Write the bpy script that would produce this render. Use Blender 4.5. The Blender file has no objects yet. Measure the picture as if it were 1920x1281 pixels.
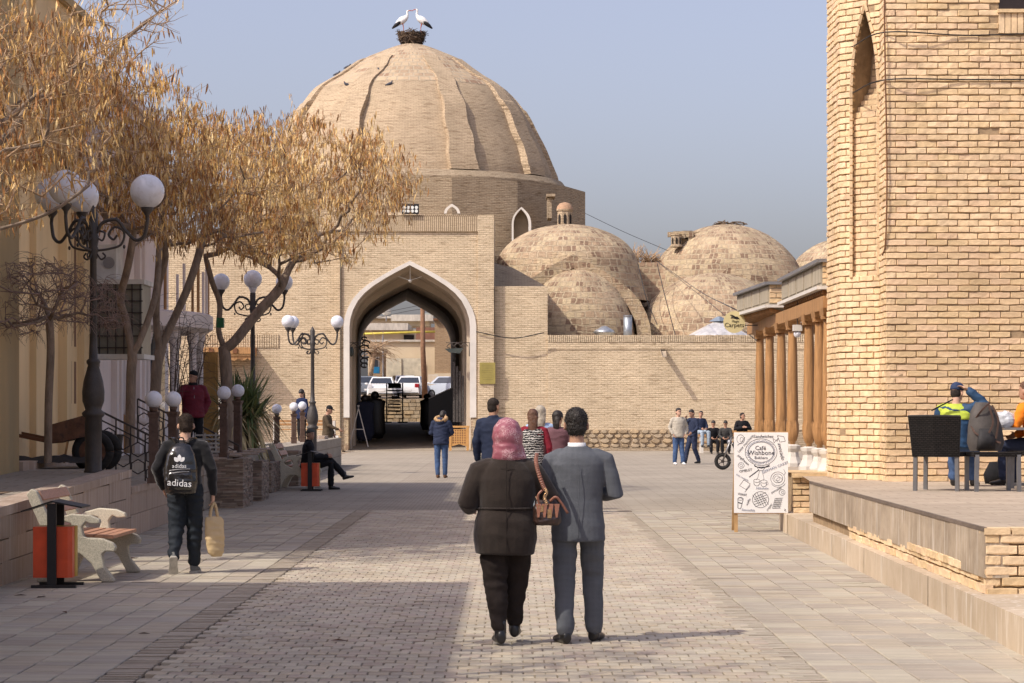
import bpy, math, random
import numpy as np
from mathutils import Vector, Matrix, noise
random.seed(7); rng = np.random.default_rng(11)
scn = bpy.context.scene
# ---------------------------------------------------------------- camera
FPX = 4533.0; EYE = 1.76; HY = 767.0; CX = 960.0
cam_d = bpy.data.cameras.new('camera'); cam = bpy.data.objects.new('camera', cam_d)
scn.collection.objects.link(cam); scn.camera = cam
cam_d.sensor_width = 36; cam_d.lens = FPX / 1920 * 36
cam_d.shift_y = (HY - 640.5) / 1920; cam_d.clip_end = 3000; cam_d.clip_start = .1
cam.location = (0, 0, EYE); cam.rotation_euler = (math.radians(90), 0, 0)
# ---------------------------------------------------------------- light
SUN = Vector((.76, .55, -1.0)).normalized()
wd = bpy.data.worlds.new('World'); scn.world = wd; wd.use_nodes = True
nt = wd.node_tree; nt.nodes.clear()
sky = nt.nodes.new('ShaderNodeTexSky'); sky.sky_type = 'NISHITA'; sky.sun_disc = False
sky.sun_elevation = math.asin(-SUN.z); sky.sun_rotation = math.atan2(-SUN.x, -SUN.y)
sky.altitude = 200; sky.air_density = 1.0; sky.dust_density = 4.6; sky.ozone_density = 2.0
hs = nt.nodes.new('ShaderNodeHueSaturation'); hs.inputs['Saturation'].default_value = .72; hs.inputs['Value'].default_value = 1.0
bg = nt.nodes.new('ShaderNodeBackground'); bg.inputs['Strength'].default_value = .15
wo = nt.nodes.new('ShaderNodeOutputWorld')
nt.links.new(sky.outputs[0], hs.inputs['Color']); tn = nt.nodes.new('ShaderNodeMix'); tn.data_type = 'RGBA'; tn.blend_type = 'MULTIPLY'; tn.inputs[0].default_value = 1; tn.inputs[7].default_value = (1.05, .965, 1.04, 1)
nt.links.new(hs.outputs[0], tn.inputs[6]); nt.links.new(tn.outputs[2], bg.inputs['Color']); nt.links.new(bg.outputs[0], wo.inputs['Surface'])
sl = bpy.data.lights.new('sun', 'SUN'); sl.energy = 3.05; sl.angle = math.radians(.55); sl.color = (1, .93, .80)
so = bpy.data.objects.new('sun', sl); scn.collection.objects.link(so)
so.rotation_euler = SUN.to_track_quat('-Z', 'Y').to_euler(); so.location = (-30, -20, 40)
vs = scn.view_settings; vs.view_transform = 'Standard'; vs.look = 'None'; vs.exposure = 0.30; vs.gamma = 1; vs.use_curve_mapping = False
scn.cycles.use_denoising = True; scn.cycles.max_bounces = 5; scn.cycles.diffuse_bounces = 4
scn.cycles.sample_clamp_indirect = 6
# ---------------------------------------------------------------- helpers
COL = scn.collection
def sZ(Z): return FPX / Z
def W(px, py, Z): return Vector(((px - CX) * Z / FPX, Z, EYE + (HY - py) * Z / FPX))
def WX(px, Z): return (px - CX) * Z / FPX
def WZ(py, Z): return EYE + (HY - py) * Z / FPX
def Gd(py, z=0): return (EYE - z) * FPX / (py - HY)
_m = {}
def nn(t, typ, **kw):
    n = t.nodes.new(typ)
    for k, v in kw.items():
        if k in n.inputs: n.inputs[k].default_value = v
        else: setattr(n, k, v)
    return n
def mixc(t, fac, a, b, mode='MIX'):
    m = t.nodes.new('ShaderNodeMix'); m.data_type = 'RGBA'; m.blend_type = mode
    for sock, v in ((m.inputs[0], fac), (m.inputs[6], a), (m.inputs[7], b)):
        if isinstance(v, bpy.types.NodeSocket): t.links.new(v, sock)
        elif isinstance(v, (int, float)): sock.default_value = v
        else: sock.default_value = (*v, 1)
    return m.outputs[2]
def ramp(t, src, a, b, ca=(0, 0, 0), cb=(1, 1, 1)):
    r = t.nodes.new('ShaderNodeValToRGB'); r.color_ramp.elements[0].position = a; r.color_ramp.elements[1].position = b
    r.color_ramp.elements[0].color = (*ca, 1); r.color_ramp.elements[1].color = (*cb, 1); t.links.new(src, r.inputs[0]); return r.outputs[0]
def coords(t, sc=(1, 1, 1), src='Object'):
    tc = t.nodes.new('ShaderNodeTexCoord'); mp = t.nodes.new('ShaderNodeMapping'); mp.inputs['Scale'].default_value = sc
    t.links.new(tc.outputs[src], mp.inputs[0]); return mp.outputs[0]
def noi(t, vec, scale, detail=4, rough=.55, dist=0):
    n = t.nodes.new('ShaderNodeTexNoise'); n.inputs['Scale'].default_value = scale; n.inputs['Detail'].default_value = detail
    n.inputs['Roughness'].default_value = rough; n.inputs['Distortion'].default_value = dist; t.links.new(vec, n.inputs['Vector']); return n.outputs[0]
def base(name):
    m = bpy.data.materials.new(name); m.use_nodes = True; t = m.node_tree; return m, t, t.nodes['Principled BSDF']
def bumpit(t, b, h, strength, dist=.02):
    bp = t.nodes.new('ShaderNodeBump'); bp.inputs['Strength'].default_value = strength; bp.inputs['Distance'].default_value = dist
    t.links.new(h, bp.inputs['Height']); t.links.new(bp.outputs[0], b.inputs['Normal']); return bp
def MAT(name, col, rough=.8, var=.2, scale=3, bump=.25, bscale=40, metal=0, streak=None, rand=0, col2=None, spec=.3, dist=.01, world=0):
    if name in _m: return _m[name]
    m, t, b = base(name); v = coords(t, streak or (1, 1, 1))
    n = noi(t, v, scale, 5, .6)
    dark = tuple(c * (1 - var) for c in col); lite = tuple(min(1, c * (1 + var)) for c in col)
    c = mixc(t, ramp(t, n, .3, .7), dark, lite)
    if col2: c = mixc(t, ramp(t, noi(t, coords(t), scale * 2.3, 3), .52, .68), c, col2)
    if world:   # weathering that runs on from piece to piece
        g = t.nodes.new('ShaderNodeNewGeometry'); c = mixc(t, 1.0, c, ramp(t, noi(t, g.outputs['Position'], world, 6, .65), .28, .62, (.86, .85, .84), (1.10, 1.10, 1.10)), 'MULTIPLY')
    if rand:
        oi = t.nodes.new('ShaderNodeObjectInfo'); hv = nn(t, 'ShaderNodeHueSaturation')
        mr = nn(t, 'ShaderNodeMapRange'); mr.inputs[3].default_value = 1 - rand; mr.inputs[4].default_value = 1 + rand
        t.links.new(oi.outputs['Random'], mr.inputs[0]); t.links.new(mr.outputs[0], hv.inputs['Value'])
        t.links.new(c, hv.inputs['Color']); c = hv.outputs[0]
    t.links.new(c, b.inputs['Base Color']); b.inputs['Roughness'].default_value = rough; b.inputs['Metallic'].default_value = metal
    b.inputs['Specular IOR Level'].default_value = spec
    if bump: bumpit(t, b, noi(t, v, bscale, 4, .6), bump, dist)
    _m[name] = m; return m
class MB:
    """collects shapes, then links them as ONE mesh object"""
    def __init__(s): s.v = []; s.f = []; s.m = []; s.n = 0; s.uv = {}; s.cur = 0; s.smooth = []; s.sm = False
    def add(s, vs, fs, uvs=None):
        o = s.n; s.v.extend(vs); s.n += len(vs)
        for i, f in enumerate(fs):
            if uvs is not None: s.uv[len(s.f)] = uvs[i]
            s.f.append(tuple(o + j for j in f)); s.m.append(s.cur); s.smooth.append(s.sm)
        return s
    def box(s, x0, x1, y0, y1, z0, z1, M=None):
        p = [(x0, y0, z0), (x1, y0, z0), (x1, y1, z0), (x0, y1, z0), (x0, y0, z1), (x1, y0, z1), (x1, y1, z1), (x0, y1, z1)]
        if M is not None: p = [tuple(M @ Vector(q)) for q in p]
        return s.add(p, [(3, 2, 1, 0), (4, 5, 6, 7), (0, 1, 5, 4), (1, 2, 6, 5), (2, 3, 7, 6), (3, 0, 4, 7)])
    def bar(s, a, b, w, h=None, up=(0, 0, 1)):
        a = Vector(a); b = Vector(b); d = (b - a).normalized(); u = Vector(up)
        if abs(d.dot(u)) > .95: u = Vector((1, 0, 0))
        r = d.cross(u).normalized(); u = r.cross(d); h = h or w; r *= w / 2; u *= h / 2
        p = [a - r - u, a + r - u, a + r + u, a - r + u, b - r - u, b + r - u, b + r + u, b - r + u]
        return s.add([tuple(q) for q in p], [(3, 2, 1, 0), (4, 5, 6, 7), (0, 1, 5, 4), (1, 2, 6, 5), (2, 3, 7, 6), (3, 0, 4, 7)])
    def tube(s, pts, rad, n=8, cap=True, flat=1.0):
        pts = [Vector(p) for p in pts]; k = len(pts)
        if not isinstance(rad, (list, tuple)): rad = [rad] * k
        vs = []; u = None
        for i, p in enumerate(pts):
            d = (pts[min(i + 1, k - 1)] - pts[max(i - 1, 0)])
            d = d.normalized() if d.length > 1e-9 else Vector((0, 0, 1))
            if u is None: u = d.orthogonal().normalized()
            else:
                u = u - d * u.dot(d); u = u.normalized() if u.length > 1e-6 else d.orthogonal().normalized()
            w = d.cross(u)
            for j in range(n):
                a = 2 * math.pi * j / n; vs.append(tuple(p + (u * math.cos(a) + w * math.sin(a) * flat) * rad[i]))
        fs = [(i * n + j, i * n + (j + 1) % n, (i + 1) * n + (j + 1) % n, (i + 1) * n + j) for i in range(k - 1) for j in range(n)]
        if cap: fs += [tuple(range(n - 1, -1, -1)), tuple((k - 1) * n + j for j in range(n))]
        return s.add(vs, fs)
    def lathe(s, prof, c=(0, 0, 0), n=24, a0=0, a1=2 * math.pi, cap=True, fr=None, uvw=None, sx=1, sy=1):
        full = abs(a1 - a0 - 2 * math.pi) < 1e-6; m = n if full else n + 1; vs = []; k = len(prof)
        for r, z in prof:
            for j in range(m):
                a = a0 + (a1 - a0) * j / n; rr = fr(r, a, z) if fr else r
                vs.append((c[0] + sx * rr * math.cos(a), c[1] + sy * rr * math.sin(a), c[2] + z))
        fs = []; uvs = [] if uvw else None; L = [0]
        for i in range(1, k): L.append(L[-1] + math.hypot(prof[i][0] - prof[i - 1][0], prof[i][1] - prof[i - 1][1]))
        for i in range(k - 1):
            for j in range(n):
                jj = (j + 1) % m if full else j + 1
                fs.append((i * m + j, i * m + jj, (i + 1) * m + jj, (i + 1) * m + j))
                if uvw: uvs.append([(j / n * uvw, L[i]), ((j + 1) / n * uvw, L[i]), ((j + 1) / n * uvw, L[i + 1]), (j / n * uvw, L[i + 1])])
        if cap and full:
            if prof[0][0] > 1e-5: fs.append(tuple(range(m - 1, -1, -1))); uvs and uvs.append([(0, 0)] * m)
            if prof[-1][0] > 1e-5: fs.append(tuple((k - 1) * m + j for j in range(m))); uvs and uvs.append([(0, 0)] * m)
        return s.add(vs, fs, uvs)
    def ell(s, c, r, n=14, k=9):
        if isinstance(r, (int, float)): r = (r, r, r)
        c = Vector(c); vs = [(c.x, c.y, c.z - r[2])]
        for i in range(1, k):
            t = math.pi * i / k
            for j in range(n):
                a = 2 * math.pi * j / n; vs.append((c.x + r[0] * math.sin(t) * math.cos(a), c.y + r[1] * math.sin(t) * math.sin(a), c.z - r[2] * math.cos(t)))
        vs.append((c.x, c.y, c.z + r[2])); fs = [(0, 1 + (j + 1) % n, 1 + j) for j in range(n)]
        for i in range(k - 2):
            for j in range(n): a = 1 + i * n; b = a + n; fs.append((a + j, a + (j + 1) % n, b + (j + 1) % n, b + j))
        e = 1 + (k - 2) * n; fs += [(e + j, e + (j + 1) % n, len(vs) - 1) for j in range(n)]
        return s.add(vs, fs)
    def prism(s, pts, vec):
        n = len(pts); vec = Vector(vec); P = [Vector(p) for p in pts]
        return s.add([tuple(p) for p in P] + [tuple(p + vec) for p in P], [tuple(range(n - 1, -1, -1)), tuple(range(n, 2 * n))] + [(i, (i + 1) % n, n + (i + 1) % n, n + i) for i in range(n)])
    def strip(s, A, B, close=False):
        n = len(A); return s.add([tuple(p) for p in A] + [tuple(p) for p in B], [(i, (i + 1) % n, n + (i + 1) % n, n + i) for i in range(n if close else n - 1)])
    def build(s, name, mats, parent=None, loc=None, flip=False, kind=None, col=None):
        me = bpy.data.meshes.new(name); me.from_pydata(s.v, [], s.f)
        mats = mats if isinstance(mats, (list, tuple)) else [mats]
        for m in mats: me.materials.append(m)
        if s.f:
            me.polygons.foreach_set('material_index', np.array(s.m, dtype=np.int32)); me.polygons.foreach_set('use_smooth', np.array(s.smooth, dtype=bool))
        boxuv(me, s.uv); me.update()
        o = bpy.data.objects.new(name, me); COL.objects.link(o)
        if loc is not None: o.location = loc
        if parent is not None: o.parent = parent
        if kind: o['kind'] = kind
        return o
def boxuv(me, over={}):
    nl = len(me.loops)
    if nl == 0: return
    co = np.empty(len(me.vertices) * 3, np.float32); me.vertices.foreach_get('co', co); co = co.reshape(-1, 3)
    li = np.empty(nl, np.int32); me.loops.foreach_get('vertex_index', li)
    tot = np.empty(len(me.polygons), np.int32); me.polygons.foreach_get('loop_total', tot)
    nr = np.empty(len(me.polygons) * 3, np.float32); me.polygons.foreach_get('normal', nr); nr = np.abs(np.repeat(nr.reshape(-1, 3), tot, axis=0))
    p = co[li]; ax = np.argmax(nr * np.array([1, 1, 1.2]), axis=1)
    uv = np.where((ax == 0)[:, None], p[:, [1, 2]], np.where((ax == 1)[:, None], p[:, [0, 2]], p[:, [0, 1]])).astype(np.float32)
    if over:
        st = np.concatenate([[0], np.cumsum(tot)[:-1]])
        for fi, u in over.items(): uv[st[fi]:st[fi] + len(u)] = u
    me.uv_layers.new(name='UVMap').data.foreach_set('uv', uv.ravel())
def tag(o, label=None, cat=None, group=None, kind=None):
    if label: o['label'] = label
    if cat: o['category'] = cat
    if group: o['group'] = group
    if kind: o['kind'] = kind
    return o
def thing(name, label, cat, loc=(0, 0, 0), rz=0, group=None):
    o = bpy.data.objects.new(name, None); COL.objects.link(o); o.location = loc; o.rotation_euler = (0, 0, rz); o.empty_display_size = .2
    return tag(o, label, cat, group)
def dup(o, parent=None):
    c = o.copy(); COL.objects.link(c)
    if parent is not None: c.parent = parent
    for ch in o.children: dup(ch, c)
    return c
def copyto(root, loc, rz=0, label=None, scale=1):
    r = dup(root); r.location = loc; r.rotation_euler = (0, 0, rz); r.scale = (scale,) * 3
    if label: r['label'] = label
    return r
def smoothed(o, ang=40):
    for p in o.data.polygons: p.use_smooth = True
    try: o.data.set_sharp_from_angle(angle=math.radians(ang))
    except Exception: pass
    return o
def bezier(pts, n=10):
    """Catmull-Rom through points"""
    P = [Vector(p) for p in pts]; P = [P[0] * 2 - P[1]] + P + [P[-1] * 2 - P[-2]]; out = []
    for i in range(1, len(P) - 2):
        for k in range(n):
            t = k / n; a, b, c, d = P[i - 1], P[i], P[i + 1], P[i + 2]
            out.append(.5 * ((2 * b) + (c - a) * t + (2 * a - 5 * b + 4 * c - d) * t * t + (3 * b - a - 3 * c + d) * t ** 3))
    out.append(P[-2]); return out
_scr = bpy.data.scenes.new('scratch')
def baked(o):
    """evaluates one object in a small scratch scene (fast) and returns its mesh"""
    _scr.collection.objects.link(o); vl = _scr.view_layers[0]; vl.update(); me = bpy.data.meshes.new_from_object(o.evaluated_get(vl.depsgraph)); bpy.data.objects.remove(o); return me
def text_obj(name, txt, mat, parent, loc, rot, size, extr=.001, shear=0, align='CENTER', space=1):
    c = bpy.data.curves.new(name, 'FONT'); c.body = txt; c.size = size; c.extrude = extr; c.align_x = align; c.align_y = 'CENTER'; c.shear = shear
    c.space_character = space; c.resolution_u = 2
    t = bpy.data.objects.new('tmp', c); me = baked(t)
    me.materials.clear(); me.materials.append(mat); o = bpy.data.objects.new(name, me); COL.objects.link(o)
    o.parent = parent; o.location = loc; o.rotation_euler = rot; return o
# ---------------------------------------------------------------- masonry materials (UV in metres)
def BRICK(name, c1, c2, mort, bw=.27, rh=.08, ms=.012, streak=.5, bump=.8, dist=.03, rag=.03, var=.25, cell=None, patch=.5):
    if name in _m: return _m[name]
    m, t, b = base(name)
    uv = nn(t, 'ShaderNodeUVMap'); v = uv.outputs[0]
    # ragged rows: distort the uv a little
    nz = t.nodes.new('ShaderNodeTexNoise'); nz.inputs['Scale'].default_value = 2.2; nz.inputs['Detail'].default_value = 5
    t.links.new(v, nz.inputs['Vector'])
    sub = nn(t, 'ShaderNodeVectorMath', operation='SUBTRACT'); t.links.new(nz.outputs['Color'], sub.inputs[0]); sub.inputs[1].default_value = (.5, .5, .5)
    scl = nn(t, 'ShaderNodeVectorMath', operation='SCALE'); t.links.new(sub.outputs[0], scl.inputs[0]); scl.inputs['Scale'].default_value = rag
    ad = nn(t, 'ShaderNodeVectorMath', operation='ADD'); t.links.new(v, ad.inputs[0]); t.links.new(scl.outputs[0], ad.inputs[1])
    br = t.nodes.new('ShaderNodeTexBrick'); t.links.new(ad.outputs[0], br.inputs['Vector'])
    for k, x in (('Scale', 1), ('Mortar Size', ms), ('Mortar Smooth', .25), ('Bias', 0), ('Brick Width', bw), ('Row Height', rh)): br.inputs[k].default_value = x
    br.inputs['Color1'].default_value = (*c1, 1); br.inputs['Color2'].default_value = (*c2, 1); br.inputs['Mortar'].default_value = (*mort, 1)
    c = br.outputs['Color']
    if cell:   # a tone of its own for every brick
        dv = nn(t, 'ShaderNodeVectorMath', operation='DIVIDE'); t.links.new(ad.outputs[0], dv.inputs[0]); dv.inputs[1].default_value = (bw, rh, 1); sx = nn(t, 'ShaderNodeSeparateXYZ'); t.links.new(dv.outputs[0], sx.inputs[0])
        fl = nn(t, 'ShaderNodeMath', operation='FLOOR'); t.links.new(sx.outputs[1], fl.inputs[0]); md = nn(t, 'ShaderNodeMath', operation='FLOORED_MODULO'); t.links.new(fl.outputs[0], md.inputs[0]); md.inputs[1].default_value = 2
        mu = nn(t, 'ShaderNodeMath', operation='MULTIPLY_ADD'); t.links.new(md.outputs[0], mu.inputs[0]); mu.inputs[1].default_value = .5; t.links.new(sx.outputs[0], mu.inputs[2]); f2 = nn(t, 'ShaderNodeMath', operation='FLOOR'); t.links.new(mu.outputs[0], f2.inputs[0])
        cb = nn(t, 'ShaderNodeCombineXYZ'); t.links.new(f2.outputs[0], cb.inputs[0]); t.links.new(fl.outputs[0], cb.inputs[1]); wn = nn(t, 'ShaderNodeTexWhiteNoise'); t.links.new(cb.outputs[0], wn.inputs[0])
        rp = t.nodes.new('ShaderNodeValToRGB'); t.links.new(wn.outputs[0], rp.inputs[0]); E = rp.color_ramp; E.interpolation = 'CONSTANT'; E.elements[0].position = 0; E.elements[0].color = (*cell[0], 1); E.elements[1].position = .12; E.elements[1].color = (*cell[1], 1)
        for k, cc in enumerate(cell[2:]): e = E.elements.new(.12 + (k + 1) * .88 / (len(cell) - 1)); e.color = (*cc, 1)
        c = mixc(t, br.outputs['Fac'], rp.outputs[0], mort)
    big = noi(t, v, .45, 6, .62); c = mixc(t, .75, c, ramp(t, big, .3, .72, (1 - var,) * 3, (1 + var * .3,) * 3), 'MULTIPLY')
    fine = noi(t, v, 9, 4, .7); c = mixc(t, .6, c, ramp(t, fine, .3, .75, (.78,) * 3, (1.12,) * 3), 'MULTIPLY')
    mp = nn(t, 'ShaderNodeMapping'); t.links.new(v, mp.inputs[0]); mp.inputs['Scale'].default_value = (1.6, 11, 1)
    st = noi(t, mp.outputs[0], 1.0, 5, .65)
    pn = noi(t, v, .8, 7, .72); c = mixc(t, ramp(t, pn, .54, .66, (0, 0, 0), (patch,) * 3), c, tuple(x * .55 + y * .45 for x, y in zip(c1, mort)))
    if streak: c = mixc(t, streak, c, ramp(t, st, .36, .47, (.42, .36, .3), (1, 1, 1)), 'MULTIPLY')
    t.links.new(c, b.inputs['Base Color']); b.inputs['Roughness'].default_value = .93; b.inputs['Specular IOR Level'].default_value = .15
    inv = nn(t, 'ShaderNodeMath', operation='SUBTRACT'); inv.inputs[0].default_value = 1; t.links.new(br.outputs['Fac'], inv.inputs[1])
    a1 = nn(t, 'ShaderNodeMath', operation='MULTIPLY_ADD'); t.links.new(st, a1.inputs[0]); a1.inputs[1].default_value = 1.1; t.links.new(inv.outputs[0], a1.inputs[2])
    a2 = nn(t, 'ShaderNodeMath', operation='MULTIPLY_ADD'); t.links.new(fine, a2.inputs[0]); a2.inputs[1].default_value = .5; t.links.new(a1.outputs[0], a2.inputs[2])
    bumpit(t, b, a2.outputs[0], bump, dist); _m[name] = m; return m
SAND = (.50, .375, .235); SAND2 = (.43, .315, .19)
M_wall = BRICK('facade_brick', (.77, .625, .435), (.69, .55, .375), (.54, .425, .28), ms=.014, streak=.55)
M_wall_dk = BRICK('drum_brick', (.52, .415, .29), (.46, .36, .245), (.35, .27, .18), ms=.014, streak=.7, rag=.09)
M_sold = BRICK('soldier_brick', (.64, .51, .35), (.56, .44, .29), (.30, .22, .14), bw=.085, rh=.9, ms=.02, streak=0, rag=.03)
M_dome = BRICK('dome_brick', (.60, .465, .315), (.53, .41, .275), (.42, .32, .215), ms=.014, streak=.6)
M_domeq = BRICK('dome_top_brick', (.5, .38, .26), (.45, .33, .22), (.50, .41, .295), bw=.50, rh=.40, ms=.045, streak=.3, rag=.22, dist=.05, cell=((.36, .24, .16), (.52, .39, .26), (.56, .43, .285), (.45, .33, .22), (.54, .41, .275)))
M_small = BRICK('small_dome_stone', (.5, .38, .26), (.45, .33, .22), (.56, .44, .30), bw=.37, rh=.32, ms=.035, streak=.2, rag=.26, bump=1, dist=.07, var=.38, patch=.65, cell=((.30, .20, .135), (.54, .41, .265), (.58, .455, .29), (.43, .31, .205), (.61, .48, .31), (.50, .36, .235), (.38, .27, .18)))
M_plaster = MAT('white_plaster', (.62, .58, .52), .85, .12, 1.2, .3, 20)
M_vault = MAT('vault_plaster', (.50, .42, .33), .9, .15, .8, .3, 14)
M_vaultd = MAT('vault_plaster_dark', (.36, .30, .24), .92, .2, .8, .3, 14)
M_beige = MAT('beige_render', (.72, .54, .30), .9, .14, .9, .2, 30, streak=(1, 1, .25))
M_olive = MAT('olive_render', (.42, .31, .16), .9, .12, .9, .2, 30, streak=(1, 1, .25))
M_white = MAT('pinkish_render', (.80, .72, .68), .9, .1, .9, .15, 30, streak=(1, 1, .3))
M_grey = MAT('grey_metal', (.30, .30, .31), .45, .15, 4, .1, 30, metal=.7)
M_iron = MAT('dark_iron', (.045, .035, .03), .5, .3, 8, .25, 60, spec=.5)
M_brown = MAT('brown_cast_iron', (.12, .075, .055), .65, .35, 10, .4, 60)
M_lampost = MAT('lamp_iron', (.05, .042, .037), .55, .3, 7, .4, 50, spec=.5)
M_globe = MAT('opal_globe', (.70, .71, .76), .22, .05, 5, 0, 10, spec=.5, col2=(.60, .60, .62))
M_wood = MAT('orange_wood', (.38, .205, .085), .6, .3, 4, .4, 30, streak=(6, 6, .5))
M_woodd = MAT('dark_brown_wood', (.15, .065, .03), .7, .3, 5, .3, 30)
M_timber = MAT('pale_timber', (.45, .28, .13), .7, .25, 6, .3, 40)
M_dark = MAT('dark_interior', (.02, .016, .014), .9, .3, 3, 0, 10)
M_bark = MAT('tree_bark', (.23, .175, .13), .95, .35, 9, .9, 30, streak=(1, 1, .35), dist=.02)
M_barkd = MAT('tree_bark_dark', (.11, .08, .06), .95, .35, 9, .9, 30)
M_twig = MAT('twig_bark', (.42, .29, .18), .9, .35, 6, 0, 30)
M_black = MAT('black_paint', (.012, .011, .011), .45, .2, 6, .1, 60, spec=.5)
M_stonestack = MAT('cut_stone', (.26, .20, .15), .9, .35, 6, .6, 30, rand=.25, streak=(.6, .6, 6))
def TRAV(name, c1, c2, c3, rand=.12, sx=7, sz=.55, src='Object', sy=2.6, iw=.4):
    m, t, b = base(name); v = coords(t, (sx, sy, sz), src); n = noi(t, v, 1.2, 6, .62, .4)
    iso = noi(t, coords(t, (1, 1, 1), src), 2.2, 7, .7); ma = nn(t, 'ShaderNodeMath', operation='MULTIPLY_ADD'); t.links.new(iso, ma.inputs[0]); ma.inputs[1].default_value = iw; sb = nn(t, 'ShaderNodeMath', operation='MULTIPLY'); t.links.new(n, sb.inputs[0]); sb.inputs[1].default_value = 1 - iw; t.links.new(sb.outputs[0], ma.inputs[2]); n = ma.outputs[0]
    c = mixc(t, ramp(t, n, .33, .62), c1, c2); n2 = noi(t, coords(t, (sx * 3, sy * 3, sz * .8), src), 1.0, 4, .6)
    c = mixc(t, ramp(t, n2, .55, .72), c, c3)
    oi = t.nodes.new('ShaderNodeObjectInfo'); hv = nn(t, 'ShaderNodeHueSaturation'); mr = nn(t, 'ShaderNodeMapRange'); mr.inputs[3].default_value = 1 - rand; mr.inputs[4].default_value = 1 + rand
    t.links.new(oi.outputs['Random'], mr.inputs[0]); t.links.new(mr.outputs[0], hv.inputs['Value']); t.links.new(c, hv.inputs['Color'])
    t.links.new(hv.outputs[0], b.inputs['Base Color']); b.inputs['Roughness'].default_value = .75; bumpit(t, b, n, .3, .01); _m[name] = m; return m
M_trav = TRAV('travertine_cladding', (.30, .215, .155), (.40, .31, .24), (.50, .42, .35))
M_marble = TRAV('stained_marble_plinth', (.40, .31, .21), (.52, .42, .305), (.64, .57, .48), sx=5, sz=1.6, sy=3, iw=.75)
M_conc = TRAV('streaked_concrete', (.23, .175, .12), (.45, .36, .26), (.62, .56, .48), sx=6, sz=1.5, rand=.02, sy=5, iw=.75)
# ================================================================= SETTING: ground
def GROUND(name, c1, c2, bw, rh, ms, rag=.02, mort=(.25, .20, .155)):
    m = BRICK(name, c1, c2, mort, bw=bw, rh=rh, ms=ms, streak=.3, bump=.35, dist=.02, rag=rag, var=.30); return m
ZP = 42.0
M_soil = MAT('ground_earth', (.30, .235, .17), .95, .2, .4, .4, 12)
M_pavefar = GROUND('far_paving', (0.397, 0.346, 0.276), (0.360, 0.307, 0.243), .148, .19, .010)
M_slabfar = GROUND('far_slab_paving', (0.397, 0.346, 0.276), (0.360, 0.312, 0.247), .60, .29, .010)
mb = MB(); mb.box(-1500, 1500, -60, 2500, -.6, -.06); tag(mb.build('ground', M_soil), kind='structure')
M_joint = MAT('paving_joint', (.15, .115, .09), .95, .25, 2, .3, 30)
mb = MB(); mb.box(-5.2, 5.0, 5, ZP, -.06, -.026); mb.build('street_bed', M_joint)['kind'] = 'structure'
mb = MB(); mb.box(-2.7, 2.05, ZP, 102, -.06, -.004); tag(mb.build('street', M_pavefar), kind='structure')
mb = MB(); mb.box(-6.6, -2.7, ZP, 102, -.06, -.002); mb.box(2.05, 14, ZP, 102, -.06, -.002)
tag(mb.build('pavement', M_slabfar), kind='structure')
# --- paving pieces near the camera
PAVE = [MAT('paver_%s' % n, c, .82, .16, 2.2, .35, 60, streak=(1, 3, 1), rand=.07, spec=.25, world=.9) for n, c in
        (('grey', (0.374, 0.326, 0.261)), ('warm', (0.402, 0.340, 0.257)), ('rose', (0.370, 0.307, 0.247)), ('pale', (0.420, 0.370, 0.289)))]
def paver_mesh(mb, x, y, w, l, ch, top, rot=0):
    # brick-like paver with the far corners clipped: leaves the little dark notches
    j = lambda a: random.uniform(-a, a)
    c = ch * random.uniform(.35, 1.25)
    P = [(-w / 2, -l / 2), (w / 2, -l / 2), (w / 2, l / 2 - c * 1.1), (w / 2 - c, l / 2), (-w / 2 + c, l / 2), (-w / 2, l / 2 - c * 1.1)]
    tl = j(.0025); tz = top + j(.0025); n = 6
    vs = [(x + a, y + b, -.03) for a, b in P] + [(x + a, y + b, tz - .004) for a, b in P] + [(x + a * .965, y + b * .965, tz + tl * (b / l)) for a, b in P]
    fs = [tuple(n * 2 + i for i in range(n))] + [(k * n + i, k * n + (i + 1) % n, (k + 1) * n + (i + 1) % n, (k + 1) * n + i) for k in (0, 1) for i in range(n)]
    mb.add(vs, fs)
street = bpy.data.objects['street_bed']
def piece_object(name, fn, cx, cy, mat, parent):
    m = MB(); fn(m); o = m.build(name, mat, parent, loc=(cx, cy, 0)); return o
PW, PL = .148, .19
protos = []
for k in range(16):
    m = MB(); paver_mesh(m, 0, 0, PW - .010, PL - .012, .030, 0); o = m.build('paving_brick', PAVE[k % 4]); protos.append(o.data); bpy.data.objects.remove(o)
stuff = MB(); cnt = 0; r = 0; y = 14.6
while y < ZP:
    x = -2.44 + (PW / 2 if r % 2 else 0)
    while x < 1.80:
        xx = x + PW / 2
        vis = abs(xx * FPX / y) < 960
        if cnt < 300 and vis and y > 15.45 and xx > -2.6:
            o = bpy.data.objects.new('paving_brick', random.choice(protos)); COL.objects.link(o); o.parent = street
            o.location = (xx, y, random.uniform(-.003, .003)); o.rotation_euler = (random.uniform(-.012, .012), random.uniform(-.012, .012), random.uniform(-.012, .012)); cnt += 1
        else:
            stuff.cur = random.randrange(4); paver_mesh(stuff, xx + random.uniform(-.004, .004), y + random.uniform(-.004, .004), PW - .010, PL - .012, .030, random.uniform(-.003, .003))
        x += PW
    y += PL; r += 1
stuff.build('paving_bricks', PAVE, street, kind='stuff')
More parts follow.
